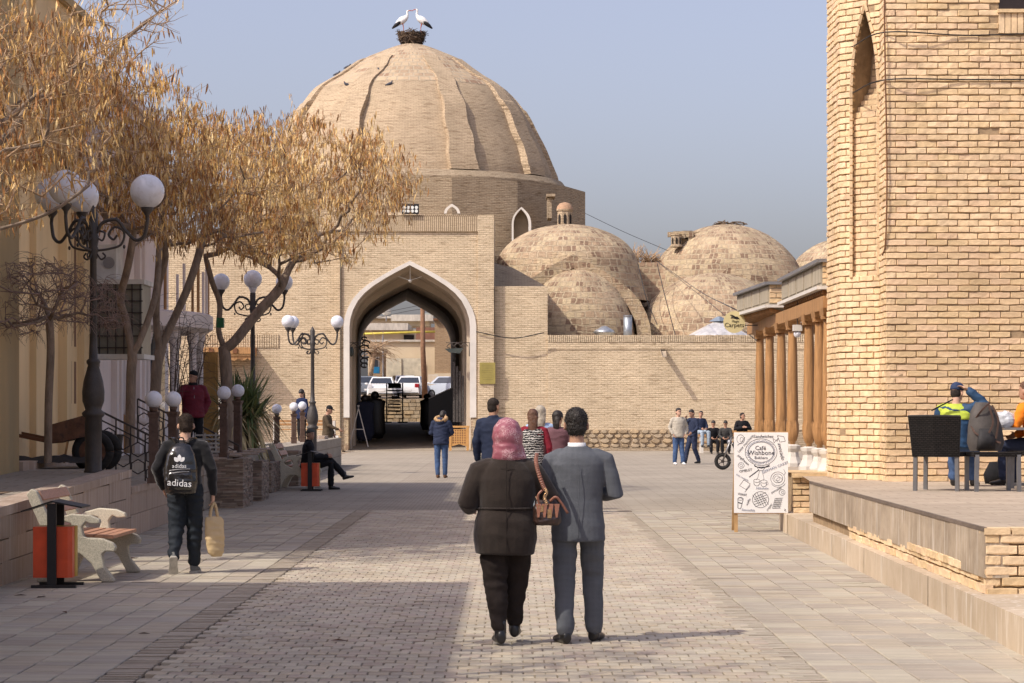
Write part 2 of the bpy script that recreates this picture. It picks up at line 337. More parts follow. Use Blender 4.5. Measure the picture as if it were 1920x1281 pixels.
# thin tiles on edge along both sides
thin = MB()
M_thin = [MAT('edge_tile_%s' % n, c, .85, .2, 5, .3, 60, streak=(1, 4, 1)) for n, c in (('grey', (0.378, 0.320, 0.252)), ('brown', (0.346, 0.287, 0.220)), ('pale', (0.410, 0.356, 0.281)))]
for x0, x1 in ((-2.705, -2.45), (1.805, 2.045)):
    y = 14.6
    while y < ZP:
        d = random.uniform(.045, .075); thin.cur = random.choice((0, 0, 1, 2)) if x0 < 0 else random.choice((2, 2, 2, 0)); e = random.uniform(-.008, .004); thin.box(x0 + random.uniform(0, .012), x1 - random.uniform(0, .012), y, y + d - .009, -.03, e); y += d
thin.build('edge_tiles', M_thin, street, kind='stuff')
# larger slabs left and right
SL = [MAT('slab_%s' % n, c, .8, .12, 1.3, .3, 40, streak=(1, 6, 1), spec=.25, world=.7) for n, c in (('grey', (0.370, 0.326, 0.266)), ('warm', (0.397, 0.340, 0.261)), ('dull', (0.351, 0.302, 0.243)), ('pale', (0.416, 0.370, 0.289)))]
slabs = []
def slabrow(x0, x1, dr):
    y = 14.6 - random.random() * .3
    while y < ZP:
        l = random.choice((.16, .22, .29, .29, .38, .5)); slabs.append((x0, x1, y, min(y + l, ZP), dr)); y += l
for k in range(9): slabrow(-2.71 - .29 * (k + 1), -2.71 - .29 * k, 0)
for k in range(8): slabrow(2.05 + .30 * k, 2.05 + .30 * (k + 1), 0)
slabs.sort(key=lambda s: s[2] + (30 if abs((s[0] + s[1]) / 2 * FPX / s[2]) > 990 or s[3] < 15.4 else 0)); slst = MB(); n = 0
sl_protos = {}
for x0, x1, y0, y1, _ in slabs:
    g = .010; w = x1 - x0 - g; l = y1 - y0 - g; z = random.uniform(-.004, .003)
    if n < 300:
        key = (round(w, 2), round(l, 2), random.randrange(4))
        if key not in sl_protos:
            m = MB(); e = .006
            m.add([(-w/2, -l/2, -.028), (w/2, -l/2, -.028), (w/2, l/2, -.028), (-w/2, l/2, -.028), (-w/2, -l/2, -e), (w/2, -l/2, -e), (w/2, l/2, -e), (-w/2, l/2, -e), (-w/2+e, -l/2+e, 0), (w/2-e, -l/2+e, 0), (w/2-e, l/2-e, 0), (-w/2+e, l/2-e, 0)],
                  [(8, 9, 10, 11)] + [(i + a, (i + 1) % 4 + a, (i + 1) % 4 + 4 + a, i + 4 + a) for a in (0, 4) for i in range(4)])
            o = m.build('slab', SL[key[2]]); sl_protos[key] = o.data; bpy.data.objects.remove(o)
        o = bpy.data.objects.new('slab', sl_protos[key]); COL.objects.link(o); o.parent = street; o.location = ((x0 + x1) / 2, (y0 + y1) / 2, z)
        o.rotation_euler = (random.uniform(-.006, .006), random.uniform(-.006, .006), 0); n += 1
    else: slst.cur = random.randrange(4); slst.box(x0 + g / 2, x1 - g / 2, y0 + g / 2, y1 - g / 2, -.028, z)
slst.build('slabs', SL, street, kind='stuff')
# ================================================================= left terrace
def wx(Z): return -4.64 - .0185 * Z
def tz(Z): return .43 + .015 * Z
tr = thing('terrace', None, None); tr['kind'] = 'structure'
M_terr = GROUND('terrace_paving', (0.370, 0.326, 0.266), (0.378, 0.327, 0.265), .6, .3, .012)
mb = MB()
def slabprism(pl, z0f, z1f):
    vs = [(x, y, z0f(y)) for x, y in pl] + [(x, y, z1f(y)) for x, y in pl]; n = len(pl)
    mb.add(vs, [tuple(range(n - 1, -1, -1)), tuple(range(n, 2 * n))] + [(i, (i + 1) % n, n + (i + 1) % n, n + i) for i in range(n)])
slabprism([(-20, 8), (wx(8) - .03, 8), (wx(33.2) - .03, 33.2), (-6.05, 33.2), (-6.05, 34), (-20, 34)], lambda y: -.05, lambda y: tz(y) - .04)
mb.build('terrace_floor', M_terr, tr)
mb = MB(); slabprism([(-20, 34), (-6.05, 34), (-6.05, 62), (-20, 62)], lambda y: -.05, lambda y: .90)
slabprism([(-6.05, 33.2), (wx(33.2) - .03, 33.2), (wx(42) - .03, 42), (-6.05, 42)], lambda y: -.05, lambda y: .67)
slabprism([(-6.05, 42), (-5.35, 42), (-5.35, 75.8), (-6.05, 75.8)], lambda y: -.05, lambda y: .86)
mb.build('terrace_floor', M_terr, tr)
# clad face: coursed travertine slabs
cl = []
Z = 14.0
def clad(Za, Zb, z0f, z1f, parent, out=.0):
    A = Vector((wx(Za), Za, 0)); B = Vector((wx(Zb), Zb, 0)); mid = (A + B) / 2; l = (B - A).length - .006
    z0a, z1a = z0f(mid.y) + .002, z1f(mid.y) - .004
    m = MB(); j = random.uniform(-.003, .003)
    m.box(-l / 2, l / 2, -.03, .02 + j, z0a, z1a); o = m.build('slab', M_trav, parent, loc=(mid.x, mid.y, 0)); o.rotation_euler = (0, 0, math.atan2(B.y - A.y, B.x - A.x) + math.pi); return o
for row in range(3):
    Z = 14 - random.random() * .5
    while Z < 33.2:
        l = random.uniform(1.5, 2.3); Zb = min(Z + l, 33.2)
        f0 = lambda y, r=row: (tz(y) - .10) * r / 3; f1 = lambda y, r=row: (tz(y) - .10) * (r + 1) / 3
        clad(Z, Zb, f0, f1, tr); Z += l
Z = 14
while Z < 33.2:
    l = 1.2; Zb = min(Z + l, 33.2); A = Vector((wx(Z) + .035, Z, tz(Z) - .05)); B = Vector((wx(Zb) + .035, Zb - .006, tz(Zb) - .05))
    m = MB(); m.cur = 0; ww = .34
    vs = [(A.x, A.y, A.z - .048), (A.x - ww, A.y, A.z - .048), (B.x - ww, B.y, B.z - .048), (B.x, B.y, B.z - .048), (A.x, A.y, A.z + .05), (A.x - ww, A.y, A.z + .05), (B.x - ww, B.y, B.z + .05), (B.x, B.y, B.z + .05)]
    m.add(vs, [(0, 1, 2, 3), (7, 6, 5, 4), (1, 0, 4, 5), (2, 1, 5, 6), (3, 2, 6, 7), (0, 3, 7, 4)]); m.build('coping', M_trav, tr); Z += l
for row in range(2):
    Z = 33.2
    while Z < 41.5:
        l = random.uniform(1.3, 2.0); Zb = min(Z + l, 42); clad(Z, Zb, lambda y, r=row: .6 * r / 2, lambda y, r=row: .6 * (r + 1) / 2, tr); Z += l
m = MB(); m.box(0, .1, 0, 8.8, .6, .685); o = m.build('coping', M_trav, tr, loc=(wx(33.2) - .06, 33.2, 0)); o.rotation_euler = (0, 0, .0185)
# end face of the upper terrace at Z=33.2 and planting bed of bare soil
m = MB(); m.box(-6.05, wx(33.2) - .02, 33.2, 33.22, .67, tz(33.2) - .04); m.build('end_face', M_trav, tr)
m = MB(); m.box(-7.0, -5.75, 21.5, 28.2, 0, tz(24.5) + .012); m.build('soil_bed', MAT('bed_soil', (.16, .11, .07), .95, .3, 3, .6, 30), tr)
# ================================================================= left buildings
def slots(mb, X, Zs, z0, z1, w=.17): 
    for Z in Zs: mb.box(X - .02, X + .004, Z, Z + w, z0, z1)
BX = -7.3
b1 = thing('building', 'tall beige rendered building with narrow slot recesses at the far left', 'building')
ZA, ZB = 27.0, 41.2; hb = 8.32
m = MB(); m.box(-16, BX, 33.6, ZB, .3, hb); m.build('wall', M_beige, b1)
m = MB(); m.box(-16, BX + .45, ZA, 33.6, .3, hb); m.build('wall', M_olive, b1)
m = MB(); m.box(BX - .01, BX + .14, 38.9, 39.3, .3, hb - .3); m.box(BX - .01, BX + .10, 36.6, 37.1, .3, hb - .3); m.box(BX - .01, BX + .12, 40.6, ZB - .02, .3, 5.0); m.build('pilaster', M_beige, b1)
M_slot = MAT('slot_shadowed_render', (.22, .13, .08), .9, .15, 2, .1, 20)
for Z0, zz in ((39.45, ((2.05, 2.55), (3.0, 5.4))), (39.9, ((2.05, 2.55), (3.0, 5.4))), (40.3, ((2.05, 2.55), (3.0, 5.4)))):
    for a, b in zz:
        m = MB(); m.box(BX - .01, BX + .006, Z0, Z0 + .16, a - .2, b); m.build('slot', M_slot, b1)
m = MB(); m.box(-16.2, BX + .12, ZA - .2, ZB + .25, hb + .002, hb + .14); m.build('roof_edge', M_olive, b1)
for Z0 in (28.5, 31.0):
    m = MB(); m.box(BX + .44, BX + .47, Z0, Z0 + 1.1, 6.4, 7.9); f = m.build('window', M_white, b1)
    m = MB(); m.box(BX + .465, BX + .48, Z0 + .1, Z0 + 1.0, 6.5, 7.8); m.build('pane', MAT('window_glass', (.10, .13, .16), .08, .2, 2, 0, 5, spec=.8), f)
m = MB(); m.box(BX, BX + .5, 33.62, 41.5, .86, 1.02); m.build('plinth', M_trav, b1)
b2 = thing('building', 'pale pinkish rendered building with a curved balcony behind the trees', 'building')
ZC = 53.5
m = MB(); m.box(-16, BX + .02, ZB + .02, 47.4, .3, 7.5); m.box(-16, BX - .3, 47.4, ZC, .3, 7.5); m.build('wall', M_white, b2)
m = MB()
for Z0 in (42.2, 42.55): m.box(BX + .01, BX + .03, Z0, Z0 + .08, 2.5, 4.4)
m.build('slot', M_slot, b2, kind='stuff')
m = MB()
for Z0 in (43.9, 44.4, 46.6, 47.2): m.box(BX + .01, BX + .13, Z0, Z0 + .22, .9, 6.0)
m.build('pilaster', M_white, b2)
m = MB(); m.box(-16.1, BX + .2, ZB + .05, ZC + .2, 7.502, 7.62); m.build('roof_edge', M_white, b2)
m = MB(); m.tube([(BX + .1, 44.75, 7.5), (BX + .1, 44.75, 2.0), (BX + .1, 44.78, 1.75), (BX + .35, 44.95, 1.55), (BX + .5, 45.0, 1.5)], .07, 10); smoothed(m.build('drainpipe', M_white, b2))
# carved door, curved balcony with columns
m = MB(); m.box(BX + .02, BX + .06, 45.2, 46.4, .95, 3.3); m.build('door', M_wood, b2)
m = MB()
for i in range(10): m.box(BX + .06, BX + .075, 45.3, 46.3, 1.0 + i * .23, 1.14 + i * .23)
m.build('door_panel', M_woodd, b2, kind='stuff')
cy, cx = 50.4, BX - .35
m = MB(); m.lathe([(0, 3.35), (1.25, 3.35), (1.38, 3.42), (1.38, 3.7), (1.3, 3.74), (0, 3.74)], (cx, cy, 0), 28, cap=False, sy=2.0); smoothed(m.build('balcony_floor', M_white, b2))
for i in range(6):
    a = -1.25 + i * .5; x, y = cx + 1.1 * math.cos(a), cy + 2.2 * math.sin(a)
    m = MB(); m.lathe([(.12, .9), (.12, 1.1), (.085, 1.2), (.075, 3.0), (.12, 3.2), (.13, 3.35)], (x, y, 0), 10); smoothed(m.build('column', M_white, b2))
for i in range(9):
    a = -1.3 + i * .325; x, y = cx + 1.28 * math.cos(a), cy + 2.5 * math.sin(a)
    m = MB(); m.box(x - .02, x + .02, y - .08, y + .08, 3.75, 4.7); m.build('baluster', M_wood if i % 2 else M_white, b2)
m = MB(); m.box(BX - .29, BX - .25, 47.9, 50.0, 1.0, 3.6); m.box(BX - .29, BX - .25, 50.8, 52.6, 1.0, 3.6); m.build('window', MAT('window_glass', (.1, .13, .16)), b2)
m = MB(); m.box(-6.85, -6.4, 52.6, 52.75, .9, 3.0); m.box(-6.8, -6.45, 52.58, 52.6, 1.0, 2.9); m.build('door', MAT('yellow_wood_door', (.46, .27, .09), .6, .25, 3, .2, 20), b2)
m = MB(); m.box(-7.0, -5.75, 47.5, 53.4, .88, 1.0); m.build('step', M_trav, b2)
# the building beside the camera, out of the frame, whose shade lies over the near street
b3 = thing('building', 'rendered building beside the near left side of the street', 'building')
m = MB(); m.box(-16, -6.75, -12, 20.0, -.05, 8.0); m.build('wall', M_beige, b3)
m = MB(); m.box(-16.1, -6.6, -12.1, 20.1, 8.002, 8.14); m.build('roof_edge', M_olive, b3)
# ac unit and bay window with grille on the pink wall
ac = thing('air_conditioner', 'white outdoor air conditioning unit on the wall behind the first tall lamp', 'air conditioner')
m = MB(); m.box(BX + .02, BX + .42, 42.0, 42.8, 4.0, 4.62); m.build('housing', MAT('off_white_paint', (.62, .60, .55), .6), ac)
m = MB(); m.tube([(BX + .30, 41.985, 4.3), (BX + .30, 41.96, 4.3)], .1, 20); m.build('fan_grille', M_grey, ac)
by = thing('bay_window', 'projecting box window with an iron grille under the air conditioner', 'window')
m = MB(); m.box(BX + .02, BX + 1.0, 41.4, 42.6, 2.62, 2.70); m.box(BX + .02, BX + 1.0, 41.4, 42.6, 3.9, 3.98); m.build('frame', MAT('off_white_paint', (.62, .60, .55)), by)
m = MB(); m.box(BX + .05, BX + .95, 41.46, 42.5, 2.70, 3.9); m.build('pane', MAT('dusty_glass', (.20, .19, .15), .35, .3, 1.5, 0, 5), by)
m = MB()
for i in range(7): m.box(BX + .08 + i * .14, BX + .10 + i * .14, 41.42, 41.45, 2.7, 3.9)
for i in range(6): m.box(BX + .05, BX + .97, 41.42, 41.45, 2.8 + i * .2, 2.82 + i * .2)
m.build('grille', M_iron, by)
# ================================================================= the domed bazaar: facade
ZF = 102.0
bz = thing('trading_dome_hall', 'old brick trading hall with the great ribbed dome and pointed arch gateway', 'building')
def fx(p, Z=ZF): return (p - CX) * Z / FPX
def fz(p, Z=ZF): return EYE + (HY - p) * Z / FPX
ARN = [(-1, 0), (-.985, .13), (-.94, .27), (-.86, .42), (-.75, .545), (-.6, .665), (-.4, .79), (-.2, .90), (0, 1)]
ARN = ARN + [(-a, b) for a, b in ARN[-2::-1]]
def arch(xl, xr, zs, za): c = (xl + xr) / 2; w = (xr - xl) / 2; return [(c + a * w, zs + b * (za - zs)) for a, b in ARN]
def archwall(mb, x0, x1, z0, z1, Y, ar):
    """wall face in plane Y with an arch opening; ar=(xl,xr,zs,za)"""
    xl, xr = ar[0], ar[1]; P = arch(*ar)
    mb.add([(x0, Y, z0), (xl, Y, z0), (xl, Y, z1), (x0, Y, z1)], [(0, 1, 2, 3)]); mb.add([(xr, Y, z0), (x1, Y, z0), (x1, Y, z1), (xr, Y, z1)], [(0, 1, 2, 3)])
    for (a, b), (c, d) in zip(P[:-1], P[1:]): mb.add([(a, Y, b), (c, Y, d), (c, Y, z1), (a, Y, z1)], [(0, 1, 2, 3)])
pxl, pxr = fx(640), fx(926); top = fz(403); pin = fx(896); zp = fz(434)
O = (fx(644), fx(893), fz(612), fz(489)); I = (fx(655), fx(881), fz(612), fz(497))
m = MB(); archwall(m, pxl, pin, 0, zp, ZF + .09, O)                                # recessed panel
m.add([(pin, ZF + .09, 0), (pin, ZF, 0), (pin, ZF, zp), (pin, ZF + .09, zp)], [(0, 1, 2, 3)])
m.add([(pin, ZF, 0), (pxr, ZF, 0), (pxr, ZF, top), (pin, ZF, top)], [(0, 1, 2, 3)])
m.add([(pxr, ZF, 0), (pxr, ZF + 4, 0), (pxr, ZF + 4, top), (pxr, ZF, top)], [(0, 1, 2, 3)]); m.add([(pxl, ZF, 0), (pxl, ZF, top), (pxl, ZF + 4, top), (pxl, ZF + 4, 0)], [(0, 1, 2, 3)])
m.add([(pxl, ZF, top), (pxr, ZF, top), (pxr, ZF + 4, top), (pxl, ZF + 4, top)], [(0, 1, 2, 3)])
m.build('gateway_wall', M_wall, bz)
m = MB(); m.add([(pxl, ZF - .001, zp), (pin, ZF - .001, zp), (pin, ZF - .001, top), (pxl, ZF - .001, top)], [(0, 1, 2, 3)]); m.add([(pxl, ZF, zp), (pxl, ZF + .09, zp), (pin, ZF + .09, zp), (pin, ZF, zp)], [(0, 1, 2, 3)]); m.build('parapet_band', M_sold, bz)
Po, Pi = arch(*O), arch(*I); zb = fz(783)
Po = [(O[0], zb)] + Po + [(O[1], zb)]; Pi = [(I[0], zb)] + Pi + [(I[1], zb)]
m = MB(); m.strip([(a, ZF + .04, b) for a, b in Po], [(a, ZF + .04, b) for a, b in Pi]); m.strip([(a, ZF + .04, b) for a, b in Po], [(a, ZF + .10, b) for a, b in Po])
m.strip([(a, ZF + .04, b) for a, b in Pi], [(a, ZF + .45, b) for a, b in Pi]); m.build('arch_border', M_plaster, bz)
# the passage: receding orders down to the far opening
def prof(xl, xr, zs, za, zf): return [(xl, zf)] + arch(xl, xr, zs, za) + [(xr, zf)]
def pp(pl, pr, ys, ya, Z, zf): return prof(fx(pl, Z), fx(pr, Z), fz(ys, Z), fz(ya, Z), zf)
st = [(102.45, I[0], I[1], I[2], I[3]), (104.5, I[0], I[1], I[2], I[3])]
def shape(Z, t, w): # t along the tunnel, w half width
    c = (fx(768) * (1 - t) + fx(761, 138) * t); return (Z, c - w, c + w)
m = MB(); Zr = 138.0
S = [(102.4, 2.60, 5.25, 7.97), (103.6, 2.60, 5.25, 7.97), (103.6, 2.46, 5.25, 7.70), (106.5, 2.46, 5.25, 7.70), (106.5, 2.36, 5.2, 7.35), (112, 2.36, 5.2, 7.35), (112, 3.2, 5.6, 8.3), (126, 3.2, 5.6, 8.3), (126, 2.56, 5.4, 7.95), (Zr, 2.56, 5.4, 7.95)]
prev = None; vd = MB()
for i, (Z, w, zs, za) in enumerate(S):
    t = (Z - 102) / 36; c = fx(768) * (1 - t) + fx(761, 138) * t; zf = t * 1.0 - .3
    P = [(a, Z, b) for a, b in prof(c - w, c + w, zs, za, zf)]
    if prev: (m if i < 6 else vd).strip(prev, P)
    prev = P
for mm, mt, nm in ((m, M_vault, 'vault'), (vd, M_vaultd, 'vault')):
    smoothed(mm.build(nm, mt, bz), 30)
m = MB(); c0, c1 = fx(768), fx(761, 138)
m.add([(c0 - 2.7, 102, 0), (c0 + 2.7, 102, 0), (c1 + 3.4, 138.5, 1.0), (c1 - 3.4, 138.5, 1.0)], [(0, 1, 2, 3)])
m.add([(c0 - 2.7, 102, 0), (c0 + 2.7, 102, 0), (c0 + 2.7, 102, -.05), (c0 - 2.7, 102, -.05)], [(3, 2, 1, 0)]); o = m.build('passage_floor', M_pavefar); tag(o, kind='structure')
for v in o.data.vertices: v.co.z += .004
# rear wall with opening, roof masses
m = MB(); archwall(m, c1 - 14, c1 + 30, 0, 8.4, Zr + .02, (c1 - 2.56, c1 + 2.56, 5.4, 7.95)); m.build('rear_wall', M_wall, bz)
m = MB(); m.box(-14, -.85, 103.7, 132, 8.5, 9.2); m.box(-14, -.85, 132, 137.9, 8.3, 8.38); m.box(-13.9, c1 - 3.3, 103.7, 137.9, 0, 8.5); m.box(fx(893) + .1, .9, 103.0, 137.9, -.05, 4.8); m.build('roof_mass', M_wall, bz)
# piers: stone feet either side of the arch
m = MB(); m.box(O[0] - .01, fx(768) - 2.59, ZF + .085, ZF + 1.3, 0, zb); m.build('pier_foot', M_small, bz); m = MB(); m.box(fx(768) + 2.59, O[1] + .01, ZF + .085, ZF + 1.3, 0, zb); m.build('pier_foot', M_small, bz)
# left wall, right block, long right wall with parapet band
m = MB(); m.box(fx(300), pxl + .001, ZF + .55, ZF + 3, -.05, fz(436)); m.build('side_wall', M_wall, bz)
m = MB(); m.box(pxl - .08, pxl - .02, ZF + .45, ZF + .52, .6, fz(460)); m.build('drainpipe', M_iron, bz)
m = MB(); m.box(fx(925), fx(1027), ZF + .35, ZF + 3.2, -.05, fz(536)); m.build('wall_block', M_wall, bz)
m = MB(); m.box(fx(1027), 22, ZF + .3, ZF + 1.2, 0.86, fz(655)); m.build('long_wall', M_wall, bz)
m = MB(); m.box(fx(1027), 22, ZF + .27, ZF + 1.25, fz(655) + .001, fz(641)); m.build('parapet_base', M_wall, bz)
m = MB()
x = fx(1027)
while x < 14:
    w = random.uniform(.075, .1); j = random.uniform(-.012, .012); m.box(x, x + w - .02, ZF + .24 + j, ZF + 1.25, fz(641) + .001, fz(628) + j); x += w
m.build('parapet_bricks', M_wall, bz, kind='stuff')
# rubble stone base along the foot of the wall
M_rub = [MAT('rubble_%s' % n, c, .95, .2, 4, .7, 18) for n, c in (('tan', (.45, .34, .21)), ('grey', (.40, .32, .22)), ('dark', (.33, .25, .16)))]
rb = MB(); back = MB(); back.box(fx(893), 22, ZF + .32, ZF + 1.1, 0, .86); back.build('base_core', M_wall_dk, bz); nrub = 0
z = .12
while z < .88:
    h = random.uniform(.17, .24); x = fx(898)
    while x < 11:
        w = random.uniform(.22, .55); mm = rb; mm.cur = random.randrange(3)
        c = Vector((x + w / 2, ZF + .30, min(z + h / 2, .82))); d = .10 + random.uniform(-.03, .03)
        n = 7; ring = []
        for k in range(n):
            a = 2 * math.pi * k / n + .3; ring.append((c.x + math.cos(a) * w / 2 * random.uniform(.86, 1.0), c.z + math.sin(a) * h / 2 * random.uniform(.86, 1.02)))
        vs = [(a, ZF + .34, b) for a, b in ring] + [(c.x + (a - c.x) * .8, ZF + .34 - d, c.z + (b - c.z) * .8) for a, b in ring]
        mm.add(vs, [tuple(range(n, 2 * n))[::-1]] + [(i, n + i, n + (i + 1) % n, (i + 1) % n) for i in range(n)]); x += w + .015
    z += h
M_rubs = M_rub; rb.build('rubble_base', M_rub, bz, kind='stuff')
m = MB(); m.box(fx(893), 22, ZF - .15, ZF + .3, -.05, .12); m.build('footing', M_wall_dk, bz)
# ---------------------------------------------------------------- drum and great dome
DZ = 124.0; ds = sZ(DZ); dxc = (772 - CX) / ds
def dz(p): return EYE + (HY - p) / ds
def dr(p): return p / ds
prof_d = [(265, 343), (261, 325), (248, 292), (231, 255), (211, 215), (181, 175), (140, 148), (97, 117), (63, 101), (36, 90), (14, 83), (0, 81)]
def interp(P, zz):
    for (r0, z0), (r1, z1) in zip(P[:-1], P[1:]):
        if z0 <= zz <= z1: return r0 + (r1 - r0) * (zz - z0) / (z1 - z0 + 1e-9)
    return P[-1][0]
PD = [(dr(r), dz(y)) for r, y in prof_d]
NR = 16; zq = dz(166)
def dome_prof(n=46):
    zs = [PD[0][1] + (PD[-1][1] - PD[0][1]) * (1 - (1 - i / n) ** 1.25) for i in range(n + 1)]
    # smooth by catmull over the control radii
    B = bezier([(r, 0, z) for r, z in PD], 6); return [(max(0, b.x), b.z) for b in B]
DP = dome_prof()
lo = [p for p in DP if p[1] <= zq + .05]; hi = [p for p in DP if p[1] >= zq - .25]
m = MB(); m.sm = True; m.lathe(lo, (dxc, DZ, 0), 96, cap=False, uvw=2 * math.pi * 6.2); m.build('dome', M_dome, bz)
m = MB(); m.sm = True; m.lathe([(r + .015, z) for r, z in hi], (dxc, DZ, 0), 96, cap=False, uvw=2 * math.pi * 4.5); m.build('dome_cap', M_domeq, bz)
# ribs: raised bands with rough stepped edges
for k, deg in enumerate((-65, -25, 22, 58, 103, 148, 193, 238)):
    a = -math.pi / 2 + math.radians(deg)
    m = MB(); rr = random.Random(k); prevL = None; zz = [p for p in DP if p[1] < dz(112)]
    A = []; 
    steps = 64; z0 = DP[0][1]; z1 = dz(118)
    def rad(z): return interp(DP, z)
    for i in range(steps + 1):
        z = z0 + (z1 - z0) * i / steps; r = rad(z); hw = (.72 - .34 * i / steps) + (rr.uniform(-.012, .012)); up = (.36 if i / steps < .62 else .26) * (1 - .6 * (i / steps) ** 2)
        j = .05 * math.sin(i * .35 + k) + rr.uniform(-.012, .012)
        tx, ty = -math.sin(a), math.cos(a); nx, ny = math.cos(a), math.sin(a); s0 = j
        pts = []
        for off, rise in ((-hw, -.25), (-hw, up), (hw, up), (hw, -.25)):
            q = (dxc + nx * (r + rise) + tx * (off + s0), DZ + ny * (r + rise) + ty * (off + s0), z + .02); pts.append(q)
        A.append(pts)
    for i in range(steps):
        for e in range(3): m.add([A[i][e], A[i][e + 1], A[i + 1][e + 1], A[i + 1][e]], [(0, 1, 2, 3)])
    m.add(A[-1], [(0, 1, 2, 3)])
    m.build('rib', M_dome, bz)
# stepped rings and many sided drum
m = MB(); m.sm = False
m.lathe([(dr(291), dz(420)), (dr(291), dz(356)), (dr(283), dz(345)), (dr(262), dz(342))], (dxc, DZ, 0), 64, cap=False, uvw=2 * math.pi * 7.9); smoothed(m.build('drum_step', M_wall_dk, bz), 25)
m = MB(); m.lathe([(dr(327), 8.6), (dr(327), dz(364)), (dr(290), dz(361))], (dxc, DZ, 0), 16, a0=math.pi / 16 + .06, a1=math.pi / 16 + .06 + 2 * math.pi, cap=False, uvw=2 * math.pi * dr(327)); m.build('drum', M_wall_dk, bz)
# drum window with white pointed surround
wz = DZ - 8.65; wX = fx(978, wz)
m = MB(); wi = (fx(963, wz), fx(991, wz), fz(420, wz), fz(392, wz)); wo_ = (fx(959.5, wz), fx(996, wz), fz(420, wz), fz(388, wz)); zb2 = fz(452, wz)
Pa = [(wo_[0], zb2)] + arch(*wo_) + [(wo_[1], zb2)]; Pb = [(wi[0], zb2)] + arch(*wi) + [(wi[1], zb2)]
fw = MB(); fw.strip([(a, wz, b) for a, b in Pa], [(a, wz, b) for a, b in Pb]); fw.strip([(a, wz, b) for a, b in Pa], [(a, wz + .8, b) for a, b in Pa]); fw.strip([(a, wz, b) for a, b in Pb], [(a, wz + .55, b) for a, b in Pb]); w_ = fw.build('window', M_plaster, bz)
m.add([(a, wz + .54, b) for a, b in Pb], [tuple(range(len(Pb)))]); m.build('recess', MAT('window_recess', (.26, .20, .135), .9, .3, 1, .3, 9), w_)
m = MB(); m.box(fx(1026, 116.5), fx(1034, 116.5), 115.6, 117.5, fz(410, 116), fz(372, 116)); m.box(fx(1024, 116.5), fx(1040, 116.5), 115.2, 117.2, fz(371, 116), fz(366, 116)); m.build('drum_pier', M_wall_dk, bz)
# low dome behind the gateway parapet with a small white arch
m = MB(); m.lathe([(fx(868, 108) - fx(745, 108), 9.3)] + [((fx(868, 108) - fx(745, 108)) * math.cos(t), 9.3 + 1.25 * math.sin(t)) for t in (.2, .4, .6, .8, 1.0, 1.2, 1.4, 1.57)], (fx(745, 108), 108, 0), 40, cap=False, uvw=16); smoothed(m.build('entrance_dome', M_small, bz))
ea = (fx(833, 106), fx(863, 106), fz(402, 106), fz(384, 106)); Pa = arch(*ea); Pb = arch(ea[0] + .12, ea[1] - .12, ea[2], ea[3] - .12)
m = MB(); m.strip([(a, 105.5, b) for a, b in Pa], [(a, 105.5, b) for a, b in Pb]); m.strip([(a, 105.5, b) for a, b in Pa], [(a, 107, b) for a, b in Pa]); m.build('dormer_arch', M_plaster, bz)
# ---------------------------------------------------------------- small domes over the shops
def sdome(name, px, ptop, rpx, pbase, Z, mat=M_small, n=40, jit=.05, pw=1.0, flare=0, seed=1):
    s = sZ(Z); xc = (px - CX) / s; zt = fz(ptop, Z); zb = fz(pbase, Z); R = rpx / s; rr = random.Random(seed)
    P = []
    for i in range(15):
        t = i / 14 * math.pi / 2; P.append((R * math.cos(t) ** pw, zb + (zt - zb) * math.sin(t)))
    if flare: P = [(R + flare, zb - 1.5)] + P
    nz = lambda r, a, z: r + jit * noise.noise((math.cos(a) * 3, math.sin(a) * 3, z * 2 + seed)) * (1 if r > .1 else 0)
    m = MB(); m.lathe(P, (xc, Z, 0), n, cap=False, fr=nz, uvw=2 * math.pi * R * .8); return smoothed(m.build(name, mat, bz), 60)
sdome('shop_dome', 1064, 421, 134, 505, 112, seed=2, flare=.5)
sdome('shop_dome', 1083, 503, 108, 640, 108.5, seed=3)
sdome('shop_dome', 1362, 421, 150, 560, 126, seed=4, flare=1.6)
sdome('shop_dome', 1338, 512, 150, 650, 112, seed=5)
sdome('shop_dome', 1580, 448, 105, 540, 128, seed=6, flare=1)
sdome('shop_dome', 1210, 575, 60, 660, 113, seed=8)
# ridge arch over the nearer dome
AR = (fx(928, 108), fx(1221, 108), fz(630, 108), fz(477, 108))
def band(A, w, Y0, Y1, mat, name):
    Pa = arch(*A); Pb = arch(A[0] + w, A[1] - w, A[2], A[3] - w); m = MB()
    m.strip([(a, Y0, b) for a, b in Pa], [(a, Y0, b) for a, b in Pb]); m.strip([(a, Y0, b) for a, b in Pa], [(a, Y1, b) for a, b in Pa]); m.strip([(a, Y0, b) for a, b in Pb], [(a, Y1, b) for a, b in Pb]); return m.build(name, mat, bz)
band(AR, .62, 107.9, 109.5, M_small, 'ridge_arch')
AR2 = (fx(1262, 113), fx(1475, 113), fz(660, 113), fz(500, 113)); band(AR2, .5, 112.4, 114.5, M_small, 'ridge_arch')
m = MB(); m.add([(fx(1170, 113), 113, 3.0), (fx(1262, 113), 112, 3.0), (fx(1246, 113), 113.5, fz(491, 113)), (fx(1186, 113), 113.5, fz(491, 113)), (fx(1170, 113), 118, 3), (fx(1262, 113), 118, 3), (fx(1246, 113), 118, fz(491, 113)), (fx(1186, 113), 118, fz(491, 113))],
    [(0, 1, 2, 3), (1, 5, 6, 2), (3, 2, 6, 7), (4, 0, 3, 7)]); m.build('buttress', BRICK('buttress_brick', (.44, .30, .20), (.37, .25, .165), (.47, .36, .24), bw=.34, rh=.3, ms=.06, streak=0, rag=.05), bz)
m = MB(); m.box(.9, 24, 103.4, 136, 0, 4.55); m.build('shop_roof', M_wall, bz)
